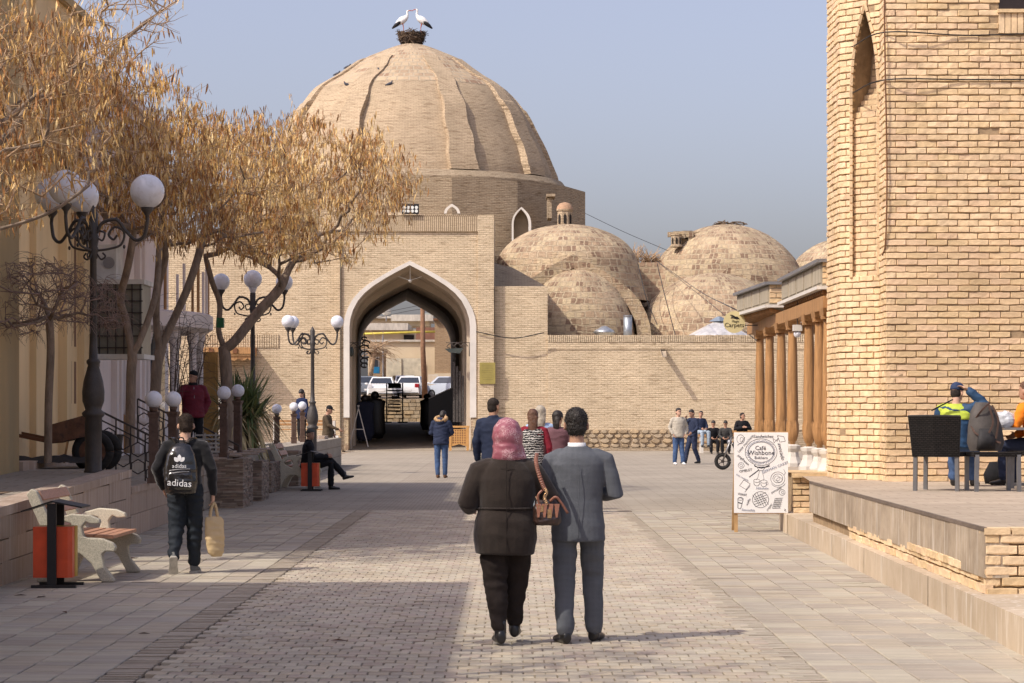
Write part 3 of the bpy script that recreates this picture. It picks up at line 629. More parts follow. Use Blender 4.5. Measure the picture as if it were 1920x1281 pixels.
m = MB(); m.add([(fx(926, 104), 103.6, fz(536)), (fx(1030, 104), 104, fz(536)), (fx(960, 106), 106.5, fz(500, 106)), (fx(926, 106), 106.5, fz(492, 106))], [(0, 1, 2, 3)]); m.build('roof_slope', M_wall_dk, bz)
# lanterns
def lantern(px, pt, pb, Z, ruined=False):
    s = sZ(Z); x = (px - CX) / s; z0 = fz(pb, Z); z1 = fz(pt, Z); h = z1 - z0; w = h * .36; L = None
    m = MB()
    m.lathe([(w * 1.1, -.1), (w * 1.1, 0), (w * .95, .02), (w * .92, h * .6), (w * 1.05, h * .62), (w * 1.05, h * .68)], (x, Z, z0), 8, a0=math.pi / 8, a1=math.pi / 8 + 2 * math.pi, cap=True)
    L = m.build('lantern', M_dome, bz)
    m = MB(); m.lathe([(w, h * .68), (w * .9, h * .82), (w * .6, h * .94), (0, h)], (x, Z, z0), 16, cap=False); 
    if not ruined: smoothed(m.build('cupola', MAT('reddish_brick', (.38, .24, .15), .9, .2, 8, .4, 30), L))
    m = MB()
    for k in range(-1, 2):
        a = -math.pi / 2 + k * math.pi / 4; cx_, cy_ = x + w * .93 * math.cos(a), Z + w * .93 * math.sin(a); ww = w * .16
        t = (-math.sin(a), math.cos(a)); P = [(-ww, .06 * h), (ww, .06 * h), (ww, .38 * h), (0, .5 * h), (-ww, .38 * h)]
        m.add([(cx_ + t[0] * p + .012 * math.cos(a), cy_ + t[1] * p + .012 * math.sin(a), z0 + q) for p, q in P], [(0, 1, 2, 3, 4)])
    m.build('opening', M_dark, L, kind='stuff'); return L
lantern(1059, 379, 423, 112)
lantern(1268, 430, 460, 124, True)
m = MB()
rr = random.Random(3)
for i in range(26):
    c = Vector((fx(1262 + rr.random() * 42, 124.5), 124.3 + rr.random(), fz(458 - 24 * (1 - (i / 26) ** 2), 124))); m.box(c.x - .25, c.x + .25, c.y - .2, c.y + .2, c.z - .2, c.z + .05)
m.build('broken_brickwork', M_small, bz, kind='stuff')
# metal roof hoods and flue on the parapet roof
h1 = thing('roof_vent', 'low round metal vent hood on the bazaar roof beside the flue pipe', 'vent'); s = sZ(105)
x = fx(1133, 105); z0 = 4.5
m = MB(); m.sm = True; m.lathe([(.40, 0), (.40, .28), (.50, .32), (.42, .42), (.12, .60), (.05, .62), (0, .62)], (x, 105, z0 + .25), 20, cap=False); m.build('hood', MAT('tinned_metal', (.55, .56, .56), .35, .25, 6, .2, 20, metal=.8), h1)
h2 = thing('flue_pipe', 'short grey metal flue pipe standing on the bazaar roof', 'pipe'); x = fx(1177, 105)
m = MB(); m.sm = True; m.tube([(x, 105, 4.5), (x, 105, fz(592, 105))], .19, 18); m.build('pipe', MAT('galvanised_metal', (.36, .39, .42), .4, .15, 4, .1, 20, metal=.6), h2)
m = MB(); m.tube([(x, 105, fz(594, 105)), (x, 105, fz(591, 105))], .205, 18); m.build('rim', M_grey, h2)
h3 = thing('skylight', 'low silvery sheeted skylight cone behind the parapet wall', 'skylight'); x = fx(1350, 106)
m = MB(); m.lathe([(1.75, 0), (1.2, .35), (.45, .75), (.2, .85), (0, .86)], (x, 106.5, 4.75), 12, cap=False); m.build('cover', MAT('silver_sheeting', (.60, .58, .56), .3, .3, 3, .5, 6, metal=.3), h3)
m = MB(); m.lathe([(.28, 0), (.45, .02), (.1, .22), (0, .24)], (x, 106.5, 5.6), 4, cap=False); m.build('cap', MAT('blue_grey_metal', (.18, .22, .27), .5), h3)
# ================================================================= brick tower on the right
BK = []
for nme, c in (('sand', (.655, .48, .29)), ('pale', (.70, .53, .335)), ('pink', (.65, .47, .30)), ('ochre', (.63, .465, .27)), ('buff', (.67, .50, .305))):
    BK.append(MAT('tower_brick_%s' % nme, c, .93, .2, 7, .7, 45, rand=.08, spec=.15, dist=.008, world=1.1))
M_mort = MAT('recessed_mortar', (.33, .235, .14), .97, .25, 8, .7, 50)
def rough_brick(mb, L, h, d, M, seed=None):
    """a worn brick: front face split in columns so its arrises wander"""
    j = lambda a: random.uniform(-a, a); n = 4; vs = []
    ye = j(.006)
    for layer, y in ((0, d), (1, .006), (2, ye)):
        e = .0 if layer < 2 else .006
        for i in range(n + 1):
            x = -L / 2 + e + (L - 2 * e) * i / n; dn = j(.004) if layer else 0; up = j(.002) if layer else 0
            cor = .005 * random.random() if i in (0, n) and layer else 0
            vs += [(x, y + (j(.003) if layer == 2 else 0), -h / 2 + e + dn + cor), (x, y + (j(.003) if layer == 2 else 0), h / 2 - e + up - cor)]
    fs = []; s = 2 * (n + 1)
    for i in range(n):
        a = 2 * i; fs.append((2 * s + a, 2 * s + a + 2, 2 * s + a + 3, 2 * s + a + 1))
        for l in (0, 1):
            b = l * s + a; c = b + s; fs += [(b, b + 2, c + 2, c), (b + 3, b + 1, c + 1, c + 3)]
    for l in (0, 1):
        b = l * s; c = b + s; e = 2 * n; fs += [(b + 1, b, c, c + 1), (b + e, b + e + 1, c + e + 1, c + e)]
    if M is not None: vs = [tuple(M @ Vector(v)) for v in vs]
    mb.add(vs, fs)
BL, BH, BP, BD = .274, .072, .0868, .07
bproto = {}
def bmesh_for(L):
    key = (round(L, 2), random.randrange(8 if abs(L - BL) < .02 else 3))
    if key not in bproto:
        m = MB(); m.sm = False; rough_brick(m, key[0], BH, BD, None); o = m.build('brick', BK[random.randrange(5)]); bproto[key] = o.data; bpy.data.objects.remove(o)
    return bproto[key]
class BrickWall:
    def __init__(s, parent, limit=300): s.parent = parent; s.limit = limit; s.cands = []
    def face(s, A, B, z0, z1, prio=0, skip=None, clip=None, bl=BL, outr=.0, phase=0, course0=0):
        """bricks on the face running A->B (as seen left to right from outside)"""
        A = Vector((*A, 0)); B = Vector((*B, 0)); D = (B - A); L = D.length; D.normalize(); ang = math.atan2(D.y, D.x); k = 0; z = z0
        while z < z1 - .03:
            x = -(bl / 2 if (k + course0) % 2 else 0) - phase * bl + (random.uniform(-.01, .01)); zz = z + BH / 2
            while x < L - .01:
                a = max(x, 0); b = min(x + bl - random.uniform(.008, .014), L); x += bl * random.uniform(.985, 1.015)
                if clip:
                    lo, hi = clip(zz)
                    if a < lo < b: b = lo
                    elif a < hi < b: a = hi
                    elif lo <= a and b <= hi: continue
                if b - a < .035: continue
                c = (a + b) / 2
                if skip and skip(c, zz): continue
                p = A + D * c; s.cands.append((prio(p, zz) if callable(prio) else prio, p.x, p.y, zz + random.uniform(-.003, .003), b - a, ang))
            z += BP; k += 1
    def flush(s, out=.018):
        s.cands.sort(key=lambda c: c[0]); st = MB()
        for i, (pr, x, y, z, L, ang) in enumerate(s.cands):
            o_ = out + random.uniform(-.005, .006) + (random.uniform(-.02, .0) if random.random() < .05 else 0); nx, ny = math.sin(ang), -math.cos(ang)
            loc = (x + nx * o_, y + ny * o_, z); r = random.uniform(-.008, .008)
            if i < s.limit and pr < 50:
                me = bmesh_for(L); o = bpy.data.objects.new('brick', me); COL.objects.link(o); o.parent = s.parent; o.location = loc; o.rotation_euler = (0, r, ang)
                o.scale = (L / max(.01, round(L, 2)), 1, 1)
            else:
                st.cur = random.randrange(5); rough_brick(st, L, BH, BD, Matrix.Translation(loc) @ Matrix.Rotation(ang, 4, 'Z') @ Matrix.Rotation(r, 4, 'Y'))
        if st.f: st.build('bricks', BK, s.parent, kind='stuff')
tw = thing('brick_tower', 'massive bare brick tower with a tall narrow arched niche on the right terrace', 'tower')
F0, F1, F2, F3, F4, F5 = (9.0, 32.0), (4.95, 32.0), (4.965, 32.6), (4.49, 33.1), (4.46, 34.1), (5.3, 36.0)
m = MB(); zt = 10.5; zb_ = .75; RC = .028
pl = [F0, F1, F2, F3, F4, F5, (9.0, 36.0)]
cen = Vector((7, 34.2, 0))
# niche geometry on face F2-F3 (widened a little so that it reads)
def WP(t, z, back=0): # point on the face F3->F2
    a = Vector((F3[0], F3[1], 0)); b = Vector((F2[0], F2[1], 0)); d = (b - a); p = a + d * t; nrm = Vector((d.y, -d.x, 0)).normalized(); return (p.x - nrm.x * back, p.y - nrm.y * back, z)
LN = (Vector(F3) - Vector(F2)).length
na, nb_ = .30, .97; nz0, nzs, nza = 3.55, 6.0, 7.25
for a, b in ((F1, F0), (F2, F1), (F4, F3), (F5, F4)):
    m.add([(a[0], a[1], zb_), (b[0], b[1], zb_), (b[0], b[1], zt), (a[0], a[1], zt)], [(0, 1, 2, 3)])
m.add([(p[0], p[1], zt) for p in pl], [tuple(range(len(pl)))])
def nq(t0, z0, t1, z1, bk0=0, bk1=0): m.add([WP(t0, z0, bk0), WP(t1, z0, bk0), WP(t1, z1, bk1), WP(t0, z1, bk1)], [(0, 1, 2, 3)])
nq(0, zb_, 1, nz0); nq(0, nz0, na, zt); nq(nb_, nz0, 1, zt)
NP = [(na + (nb_ - na) * (a + 1) / 2, nzs + b * (nza - nzs)) for a, b in ARN]
for (a, b), (c, d) in zip(NP[:-1], NP[1:]): m.add([WP(a, b), WP(c, d), WP(c, zt), WP(a, zt)], [(0, 1, 2, 3)])
def bkd(z): return .05 + .34 * max(0, min(1, (z - 5.75) / .4))
prof_n = [(na, nz0)] + [(na, nz0 + (nzs - nz0) * i / 6) for i in range(1, 6)] + NP + [(nb_, nz0 + (nzs - nz0) * i / 6) for i in range(5, 0, -1)] + [(nb_, nz0)]
for (a, b), (c, d) in zip(prof_n[:-1], prof_n[1:]): m.add([WP(a, b), WP(c, d), WP(c, d, bkd(d)), WP(a, b, bkd(b))], [(0, 1, 2, 3)])
zs = [nz0, 5.7, 5.8, 5.95, 6.1, 6.2, 6.5, nza]
for z0, z1 in zip(zs[:-1], zs[1:]): nq(na, z0, nb_, z1, bkd(z0), bkd(z1))
m.build('core', M_mort, tw)
def prio(p, z): 
    vis = abs(p.x * FPX / p.y) < 960 and z < 7.2
    return (0 if vis else 60) + random.random() * .0 + (z * .1 if p.y < 32.2 else 8 + z)
bw = BrickWall(tw, 300)
win = lambda c, z: (6.43 - 4.95) < c < 2.5 and z > 6.72
bw.face(F1, F0, .80, zt, prio, skip=win)
bw.face(F2, F1, .80, zt, prio, bl=.25); bw.face(F4, F3, .80, zt, prio, bl=.25); bw.face(F5, F4, .80, zt, lambda p, z: 70, bl=.27)
def innich(c, z):
    t = c / LN
    if z < nz0 or t < na - .02 or t > nb_ + .02: return False
    if z < nzs: return True
    f = (t - (na + nb_) / 2) / ((nb_ - na) / 2)
    for (a, b), (a2, b2) in zip(ARN[:-1], ARN[1:]):
        if a <= f <= a2: return z < nzs + (b + (b2 - b) * (f - a) / (a2 - a + 1e-6)) * (nza - nzs) + .02
    return False
def nclip(z):
    if z < nz0 or z > nza: return (9, 9)
    if z <= nzs: return (na * LN, nb_ * LN)
    v = (z - nzs) / (nza - nzs); u = 1
    for (a, b), (a2, b2) in zip(ARN[:-1], ARN[1:]):
        if a2 <= 0 and b <= v <= b2: u = -(a + (a2 - a) * (v - b) / (b2 - b + 1e-9))
    c = (na + nb_) / 2; h = (nb_ - na) / 2 * u; return ((c - h) * LN, (c + h) * LN)
bw.face(F3, F2, .80, zt, prio, clip=nclip, bl=.24)
bw.flush()
# bricks of the niche back
nb = MB(); z = nz0 + .04; k = 0
while z < nza - .1:
    half = 1 if z < nzs else max(.05, 1 - ((z - nzs) / (nza - nzs)) ** 1.3); t0 = (na + nb_) / 2 - (nb_ - na) / 2 * half; t1 = (na + nb_) / 2 + (nb_ - na) / 2 * half; x = t0 * LN - (.12 if k % 2 else 0)
    while x < t1 * LN:
        a, b = max(x, t0 * LN), min(x + .235, t1 * LN); x += .245
        if b - a < .03: continue
        p = WP((a + b) / 2 / LN, z, bkd(z) - .012); ang = math.atan2(F2[1] - F3[1], F2[0] - F3[0]); nb.cur = random.randrange(5); rough_brick(nb, b - a, BH, .05, Matrix.Translation(p) @ Matrix.Rotation(ang, 4, 'Z'))
    z += BP; k += 1
nb.build('niche_bricks', BK, tw, kind='stuff')
# raised rim of cut bricks around the niche
m = MB()
for (a, b), (c, d) in zip(prof_n[:-1], prof_n[1:]):
    for q in range(max(1, int(abs(d - b) / .09))):
        n_ = max(1, int(abs(d - b) / .09)); f0, f1 = q / n_, (q + .85) / n_; p0 = WP(a + (c - a) * f0, b + (d - b) * f0, -.02); p1 = WP(a + (c - a) * f1, b + (d - b) * f1, -.02); m.bar(p0, p1, .035, .05, up=(0, 1, 0))
m.build('niche_rim', BK[1], tw, kind='stuff')
# window with soldier course at the top right
w_ = MB(); w_.box(6.44, 8.0, 31.985, 32.02, 7.02, 8.0); wn = w_.build('window', MAT('dark_window', (.03, .022, .02), .3), tw)
m = MB(); m.box(6.42, 8.02, 31.93, 31.98, 7.0, 7.045); m.build('sill', BK[3], wn)
x = 6.44
while x < 8.0:
    m = MB(); m.box(x, x + .072, 31.965, 32.02, 6.73 + random.uniform(-.004, .004), 6.995); m.build('brick', random.choice(BK), tw); x += .082
# slack cables across the face
for z0, z1, z2 in ((6.74, 6.70, 6.73), (6.11, 6.115, 6.115)):
    cb = thing('cable', 'black cable strung across the tower brickwork, %s' % ('upper of the two, just under the window' if z0 > 6.5 else 'lower of the two'), 'cable')
    m = MB(); m.sm = True; m.tube(bezier([(4.62, 33.0, z0 - .05), (4.93, 31.95, z0), (6.0, 31.96, z1), (7.2, 31.95, z2), (9, 31.96, z2)], 6), .009, 6); m.build('wire', M_black, cb)
cb = thing('cable', 'thin vertical cable running down the tower corner past the niche', 'cable'); m = MB(); m.tube(bezier([(4.98, 32.3, 9), (4.925, 31.97, 7), (4.955, 31.95, 5), (4.94, 31.96, 4.0), (4.92, 32.1, 3.8)], 6), .010, 6); m.build('wire', M_woodd, cb)
# ================================================================= right terrace
rt = thing('raised_terrace', None, None); rt['kind'] = 'structure'
def ux(Z): return 3.80 + .0108 * (Z - 19.5)      # upper wall face
def lx(Z): return 3.66 + .0137 * (Z - 18)         # plinth face
M_tfloor = GROUND('cafe_terrace_paving', (.49, .40, .305), (.45, .365, .275), .55, .3, .006)
Zn, Zfar = 19.45, 32.0
m = MB(); m.add([(ux(Zn) + .04, Zn + .03, .80), (14, Zn + .03, .80), (14, 47.5, .80), (4.42, 47.5, .80), (4.3, 35.0, .80), (4.18, 35.0, .80), (ux(Zfar) + .02, Zfar, .80)], [tuple(range(7))]); m.build('terrace_floor', M_tfloor, rt)
m = MB()
for Z0 in np.arange(Zn, Zfar, 1.6):
    Z1 = min(Z0 + 1.595, Zfar); j = random.uniform(-.004, .004)
    m = MB(); m.add([(ux(Z0) + j, Z0, .40), (ux(Z1) + j, Z1, .40), (ux(Z1) + j, Z1, .795), (ux(Z0) + j, Z0, .795), (ux(Z0) + .2, Z0, .40), (ux(Z1) + .2, Z1, .40), (ux(Z1) + .2, Z1, .797), (ux(Z0) + .2, Z0, .797)], [(1, 0, 3, 2), (3, 7, 6, 2), (0, 4, 7, 3), (5, 1, 2, 6)]); m.build('render_panel', M_conc, rt)
# worn top edge
m = MB(); m.box(0, .03, 0, 12.5, .775, .806); o = m.build('coping_edge', M_joint, rt, loc=(ux(Zn) - .006, Zn, 0)); o.rotation_euler = (0, 0, -.0108)
# brick courses showing low on the near part, marble plinth
wb = BrickWall(rt, 260)
wb.face((ux(28) + .01, 28.0), (ux(Zn) + .01, Zn), .27, .40, 0, bl=.30)
wb.face((ux(23.5) + .0, 23.5), (ux(Zn) + .0, Zn), .40, .50, 0, bl=.30)
wb.face((ux(Zn) + .01, Zn), (7.5, Zn), .245, .74, 0, bl=.26)
wb.face((4.02, 34.6), (4.7, 34.6), .27, .82, 0, bl=.25)
wb.flush(.006)
m = MB(); m.box(ux(Zn) + .035, 8, Zn + .03, Zn + .6, -.05, .795); m.add([(ux(Zn) + .05, Zn + .5, z_) for z_ in (-.05, .62)] + [(ux(32) + .05, 32, z_) for z_ in (-.05, .62)] + [(8, 32, z_) for z_ in (-.05, .62)], [(0, 1, 3, 2), (1, 5, 3), (2, 3, 5, 4)]); m.box(4.06, 4.75, 34.64, 36, -.05, .84); m.build('wall_core', M_mort, rt)
m = MB(); x = ux(Zn)
while x < 7.5:
    m.cur = random.randrange(5); w = random.uniform(.14, .3); m.box(x, x + w - .015, Zn - .02 + random.uniform(-.02, .01), Zn + .2, .75, .80 + random.uniform(-.01, .006)); x += w
m.build('worn_edge_bricks', BK, rt, kind='stuff')
m = MB(); m.add([(4.0, 34.55, .845), (4.8, 34.55, .845), (4.8, 36.2, .845), (4.0, 36.2, .845)], [(0, 1, 2, 3)]); m.box(4.0, 4.8, 34.52, 34.6, .78, .843); m.build('coping_edge', BK[3], rt)
Z = 15.5
while Z < 35.0:
    l = random.uniform(.9, 1.6); Z1 = min(Z + l, 35.2); h = .27
    m = MB(); j = random.uniform(-.003, .003)
    m.add([(lx(Z) + j, Z, -.03), (lx(Z1) + j, Z1 - .006, -.03), (lx(Z1) + j, Z1 - .006, h), (lx(Z) + j, Z, h), (lx(Z) + .5, Z, h + .004), (lx(Z1) + .5, Z1 - .006, h + .004)], [(1, 0, 3, 2), (3, 4, 5, 2)]); m.build('slab', M_marble, rt); Z = Z1
m = MB(); m.add([(lx(14) + .02, 14, .262), (9, 14, .262), (9, Zn + .1, .262), (lx(Zn) + .02, Zn + .1, .262)], [(0, 1, 2, 3)]); m.build('lower_landing', M_tfloor, rt)
m = MB(); m.box(lx(14), 9, 13.9, 14.0, -.05, .235); m.build('end_face', M_marble, rt)
# ================================================================= columned porch
po = thing('columned_porch', 'timber porch roof with brick parapet on tall carved wooden columns behind the tower', 'porch')
M_par = MAT('weathered_parapet', (.36, .31, .23), .9, .2, 2, .4, 16, streak=(3, 3, .4))
def sp(px, s): return Vector(((px - CX) / s, FPX / s, 0))
A0, A1 = sp(1382, 98), sp(1442, 107.7); B0, B1 = sp(1466, 110), sp(1541, 127); zt1 = 3.97; zb1 = 3.58
def parapet(A, B, right, nm):
    d = (B - A).normalized(); m = MB(); inn = Vector((right, 0, 0))
    P = [A, B, B + inn, A + inn]
    m.add([(p.x, p.y, zb1) for p in P] + [(p.x, p.y, zt1) for p in P], [(4, 5, 6, 7), (1, 0, 4, 5), (2, 1, 5, 6), (0, 3, 7, 4)]); m.build('parapet', M_par, po)
    n = 5 if right < 2 else 4
    for i in range(n):
        q0 = A + (B - A) * (i + .06) / n; q1 = A + (B - A) * (i + .94) / n; m = MB(); m.add([(q0.x - .012, q0.y, zb1 + .05), (q1.x - .012, q1.y, zb1 + .05), (q1.x - .012, q1.y, zt1 - .07), (q0.x - .012, q0.y, zt1 - .07), (q0.x + .05, q0.y, zb1 + .05), (q1.x + .05, q1.y, zb1 + .05), (q1.x + .05, q1.y, zt1 - .07), (q0.x + .05, q0.y, zt1 - .07)],
            [(1, 0, 3, 2), (3, 7, 6, 2), (0, 4, 7, 3), (5, 1, 2, 6)]); m.build('panel', M_par, po)
    for zz, c in ((zt1 - .02, M_grey), (zb1 - .03, M_plaster)):
        m = MB(); m.bar((A.x - .03, A.y, zz), (B.x - .03, B.y - .05, zz), .10, .05); m.bar((B.x - .03, B.y - .03, zz), (B.x + .45, B.y - .03, zz), .10, .05); m.build('gutter', c, po)
parapet(A0, A1, 2.2, 'a'); parapet(B0, B1, 1.6, 'b')
bfw = BrickWall(po, 40); bfw.face((A1.x + .01, A1.y), (A1.x + .5, A1.y), zb1 + .03, zt1 - .03, 0, bl=.24); bfw.face((B1.x + .01, B1.y), (B1.x + .3, B1.y), zb1 + .03, zt1 - .03, 0, bl=.24); bfw.flush(.012)
# soffit with rafters
m = MB(); 
for A, B, r in ((A0, A1, .62), (B0, B1, .55)):
    m.add([(A.x, A.y, zb1 - .05), (B.x, B.y, zb1 - .05), (B.x + r, B.y, zb1 - .22), (A.x + r, A.y, zb1 - .22)], [(0, 1, 2, 3)])
m.build('soffit', M_woodd, po)
for A, B, r in ((A0, A1, .62), (B0, B1, .55)):
    n = 20
    for i in range(n):
        p = A + (B - A) * (i + .5) / n; m = MB(); m.bar((p.x + .02, p.y, zb1 - .085), (p.x + r, p.y, zb1 - .25), .09, .07); m.build('rafter', M_wood, po)
cols = [(1425, 99.6), (1443, 103.4), (1465, 108), (1486, 112.4), (1517, 119.3), (1537, 123.6), (1553, 127.5)]
m = MB(); c0 = sp(1425, 98.5); c1 = sp(1556, 128); m.bar((c0.x, c0.y + 1.5, 3.32), (c1.x, c1.y, 3.32), .20, .20); m.build('beam', M_wood, po)
m = MB(); m.bar((c0.x + .1, c0.y + .3, 3.3), (c0.x + 2.4, c0.y + .3, 3.3), .18, .2); m.build('beam', M_wood, po)
for px_, s in cols:
    p = sp(px_, s); m = MB(); m.sm = True; hh = 1.16
    m.lathe([(r_ * .80, z_) for r_, z_ in [(.06, hh), (.055, hh + .05), (.085, hh + .07), (.118, hh + .15), (.128, hh + .24), (.112, hh + .36), (.116, hh + .42), (.122, hh + .5), (.112, hh + .95), (.102, hh + 1.5), (.088, 3.0), (.085, 3.12)]], (p.x, p.y, 0), 16); c = m.build('column', M_wood, po)
    m = MB(); m.box(p.x - .10, p.x + .10, p.y - .1, p.y + .1, 3.08, 3.14); m.prism([(p.x - .09, p.y - .16, 3.14), (p.x + .09, p.y - .16, 3.14), (p.x + .11, p.y - .26, 3.24), (p.x - .11, p.y - .26, 3.24)], (0, .45, 0)); m.build('capital', M_wood, c)
    m = MB(); m.lathe([(.17, .80), (.17, .86), (.145, .9), (.115, .96), (.10, 1.04), (.135, 1.1), (.145, 1.15), (.07, 1.17)], (p.x, p.y, 0), 8, a0=math.pi / 8, a1=math.pi / 8 + 2 * math.pi); m.build('stone_base', M_plaster, c)
    m = MB(); 
    for k in range(6):
        a = k * math.pi / 3; m.ell((p.x + .078 * math.cos(a), p.y + .078 * math.sin(a), hh + .28), (.030, .030, .15), 6, 5)
    m.build('carved_leaves', M_wood, c, kind='stuff')
m = MB(); p = sp(1430, 99); m.box(p.x, 9, 36.5, 47.45, .0, .796); m.build('porch_floor', M_tfloor, po)
m = MB(); m.box(4.7, 5.1, 35.0, 35.2, 2.0, 3.35); m.build('dark_post', M_barkd, po)
# hanging lamp box, round carpets sign
lb = thing('hanging_lamp', 'small square lamp hanging on a rod between the porch columns', 'lamp'); p = sp(1495, 116)
m = MB(); m.tube([(p.x, p.y, 3.5), (p.x, p.y, 3.12)], .008, 6); m.build('rod', M_iron, lb)
m = MB(); m.box(p.x - .07, p.x + .07, p.y - .07, p.y + .07, 3.02, 3.12); m.build('housing', M_plaster, lb)
m = MB(); m.ell((p.x, p.y, 2.97), .06, 12, 8); m.build('bulb', M_globe, lb)
sg = thing('round_sign', 'round cream sign reading Magic Carpets hanging beside the porch roof', 'sign'); p = sp(1377, 100); zc = EYE + (HY - 604) / 100
m = MB(); m.tube([(p.x, p.y, zc), (p.x, p.y + .035, zc)], .205, 40); m.build('board', MAT('cream_sign_paint', (.62, .53, .28), .6, .06, 3, 0), sg)
m = MB(); m.tube([(p.x + .1, p.y + .02, zc - .06), (p.x + .5, p.y + .02, zc - .06)], .01, 6); m.build('bracket', M_iron, sg)
text_obj('lettering', 'Carpets', M_black, sg, (p.x, p.y - .004, zc - .06), (math.pi / 2, 0, 0), .115, .001)
text_obj('lettering', 'Magic', M_black, sg, (p.x + .02, p.y - .004, zc + .012), (math.pi / 2, 0, 0), .062, .001)
m = MB()
for a, b in (((-.08, .13), (.02, .09)), ((-.06, .10), (.03, .075)), ((-.07, .075), (.03, .06)), ((.0, .10), (.09, .055))): m.tube(bezier([(p.x + a[0], p.y - .003, zc + a[1]), (p.x + (a[0] + b[0]) / 2, p.y - .003, zc + (a[1] + b[1]) / 2 + .012), (p.x + b[0], p.y - .003, zc + b[1])], 5), .008, 5)
m.ell((p.x + .045, p.y - .003, zc + .075), (.035, .004, .025)); m.build('emblem', M_black, sg)
# ================================================================= trees
M_pod = []
for nme, c in (('gold', (.55, .33, .105)), ('tan', (.66, .45, .19)), ('rust', (.36, .17, .055)), ('brown', (.21, .10, .04)), ('straw', (.76, .58, .30))):
    mt = MAT('seed_pod_%s' % nme, c, .6, .25, 6, 0, 10, spec=.3); M_pod.append(mt)
def grow(root_nodes, tips, seed=0, wig=.12, sag=0):
    """connects every tip to the nearest grown node: returns nodes, parents"""
    r = np.random.default_rng(seed); N = [np.array(p, float) for p, _ in root_nodes]; PAR = [q for _, q in root_nodes]
    D = [0.0]
    for i in range(1, len(N)): D.append(D[PAR[i]] + np.linalg.norm(N[i] - N[PAR[i]]))
    start = [i for i in range(len(N))]
    base = N[-1]; tips = sorted(tips, key=lambda t: np.linalg.norm(np.array(t) - N[0])); ends = []
    A_ = np.zeros((60000, 3)); D_ = np.zeros(60000); nA = 0
    for t in tips:
        t = np.array(t, float)
        if len(N) > nA: A_[nA:len(N)] = N[nA:]; D_[nA:len(N)] = D[nA:]; nA = len(N)
        dd = np.sqrt(((A_[:nA] - t) ** 2).sum(1)) + .22 * D_[:nA]; dd[:max(1, len(root_nodes) // 3)] += 5
        i = int(np.argmin(dd)); L = np.linalg.norm(N[i] - t); n = max(1, int(L / .22)); prev = i; off = r.normal(0, wig * L * .5, 3)
        for k in range(1, n + 1):
            f = k / n; p = N[i] * (1 - f) + t * f + off * math.sin(math.pi * f) * .6 + r.normal(0, .018, 3) * (k < n); p[2] -= sag * L * f * f * (0 if k == n else .5)
            N.append(p); PAR.append(prev); D.append(D[prev] + np.linalg.norm(p - N[prev])); prev = len(N) - 1
        ends.append(prev)
    return N, PAR, ends
def tree_mesh(N, PAR, rtip=.006, rmax=.14, pw=.5, thin=.018):
    n = len(N); w = np.zeros(n); kids = [[] for _ in range(n)]
    for i in range(n):
        if PAR[i] is not None and PAR[i] >= 0: kids[PAR[i]].append(i)
    for i in range(n - 1, -1, -1):
        if not kids[i]: w[i] = 1
        if PAR[i] is not None and PAR[i] >= 0: w[PAR[i]] += w[i]
    R = rtip * w ** pw; R = np.minimum(R * min(1, rmax / R.max()) if False else R * (rmax / R.max()) ** (np.log(R / rtip + 1) / np.log(R.max() / rtip + 1)), rmax); R = np.maximum(R, rtip * .8)
    thick = MB(); thick.sm = True; fine = MB(); fine.sm = True; done = np.zeros(n, bool)
    heads = [(0, None)]
    while heads:
        i, par = heads.pop(); chain = ([par] if par is not None else []) + [i]
        while kids[i]:
            ks = sorted(kids[i], key=lambda k: -w[k]); 
            for k in ks[1:]: heads.append((k, i))
            i = ks[0]; chain.append(i)
        rad = [R[c] for c in chain]
        if par is not None: rad[0] = min(rad[0], rad[1] * 1.25)
        # split thick / thin run
        cut = next((q for q, rr in enumerate(rad) if rr < thin), len(rad))
        if cut >= 2: thick.tube([N[c] for c in chain[:cut + 1]], rad[:cut + 1], 8 if rad[0] > .04 else 6, cap=False)
        if cut < len(rad) - 1 or cut == 0:
            a = max(0, cut); 
            if len(chain) - a >= 2: fine.tube([N[c] for c in chain[a:]], rad[a:], 4 if rad[a] > .01 else 3, cap=False)
    return thick, fine, R
def poly_px(poly, x, y):
    ins = False; n = len(poly)
    for i in range(n):
        x0, y0 = poly[i]; x1, y1 = poly[(i + 1) % n]
        if (y0 > y) != (y1 > y) and x < (x1 - x0) * (y - y0) / (y1 - y0) + x0: ins = not ins
    return ins
def crown_tips(poly, Z0, Z1, n, seed, edge=1.0):
    """points through the crown's volume: an outline seen from the street, rounded in depth"""
    r = random.Random(seed); out = []; xs = [p[0] for p in poly]; ys = [p[1] for p in poly]; cx, cy = (min(xs) + max(xs)) / 2, (min(ys) + max(ys)) / 2
    Zc = (Z0 + Z1) / 2
    while len(out) < n:
        x, y = r.uniform(min(xs), max(xs)), r.uniform(min(ys), max(ys))
        if not poly_px(poly, x, y): continue
        d = min(1, math.hypot((x - cx) / (max(xs) - cx), (y - cy) / (max(ys) - cy))); half = (Z1 - Z0) / 2 * math.sqrt(max(.05, 1 - .8 * d * d)); Z = Zc + r.uniform(-half, half)
        out.append(tuple(W(x, y, Zc) + Vector((0, Z - Zc, 0))))
    return out
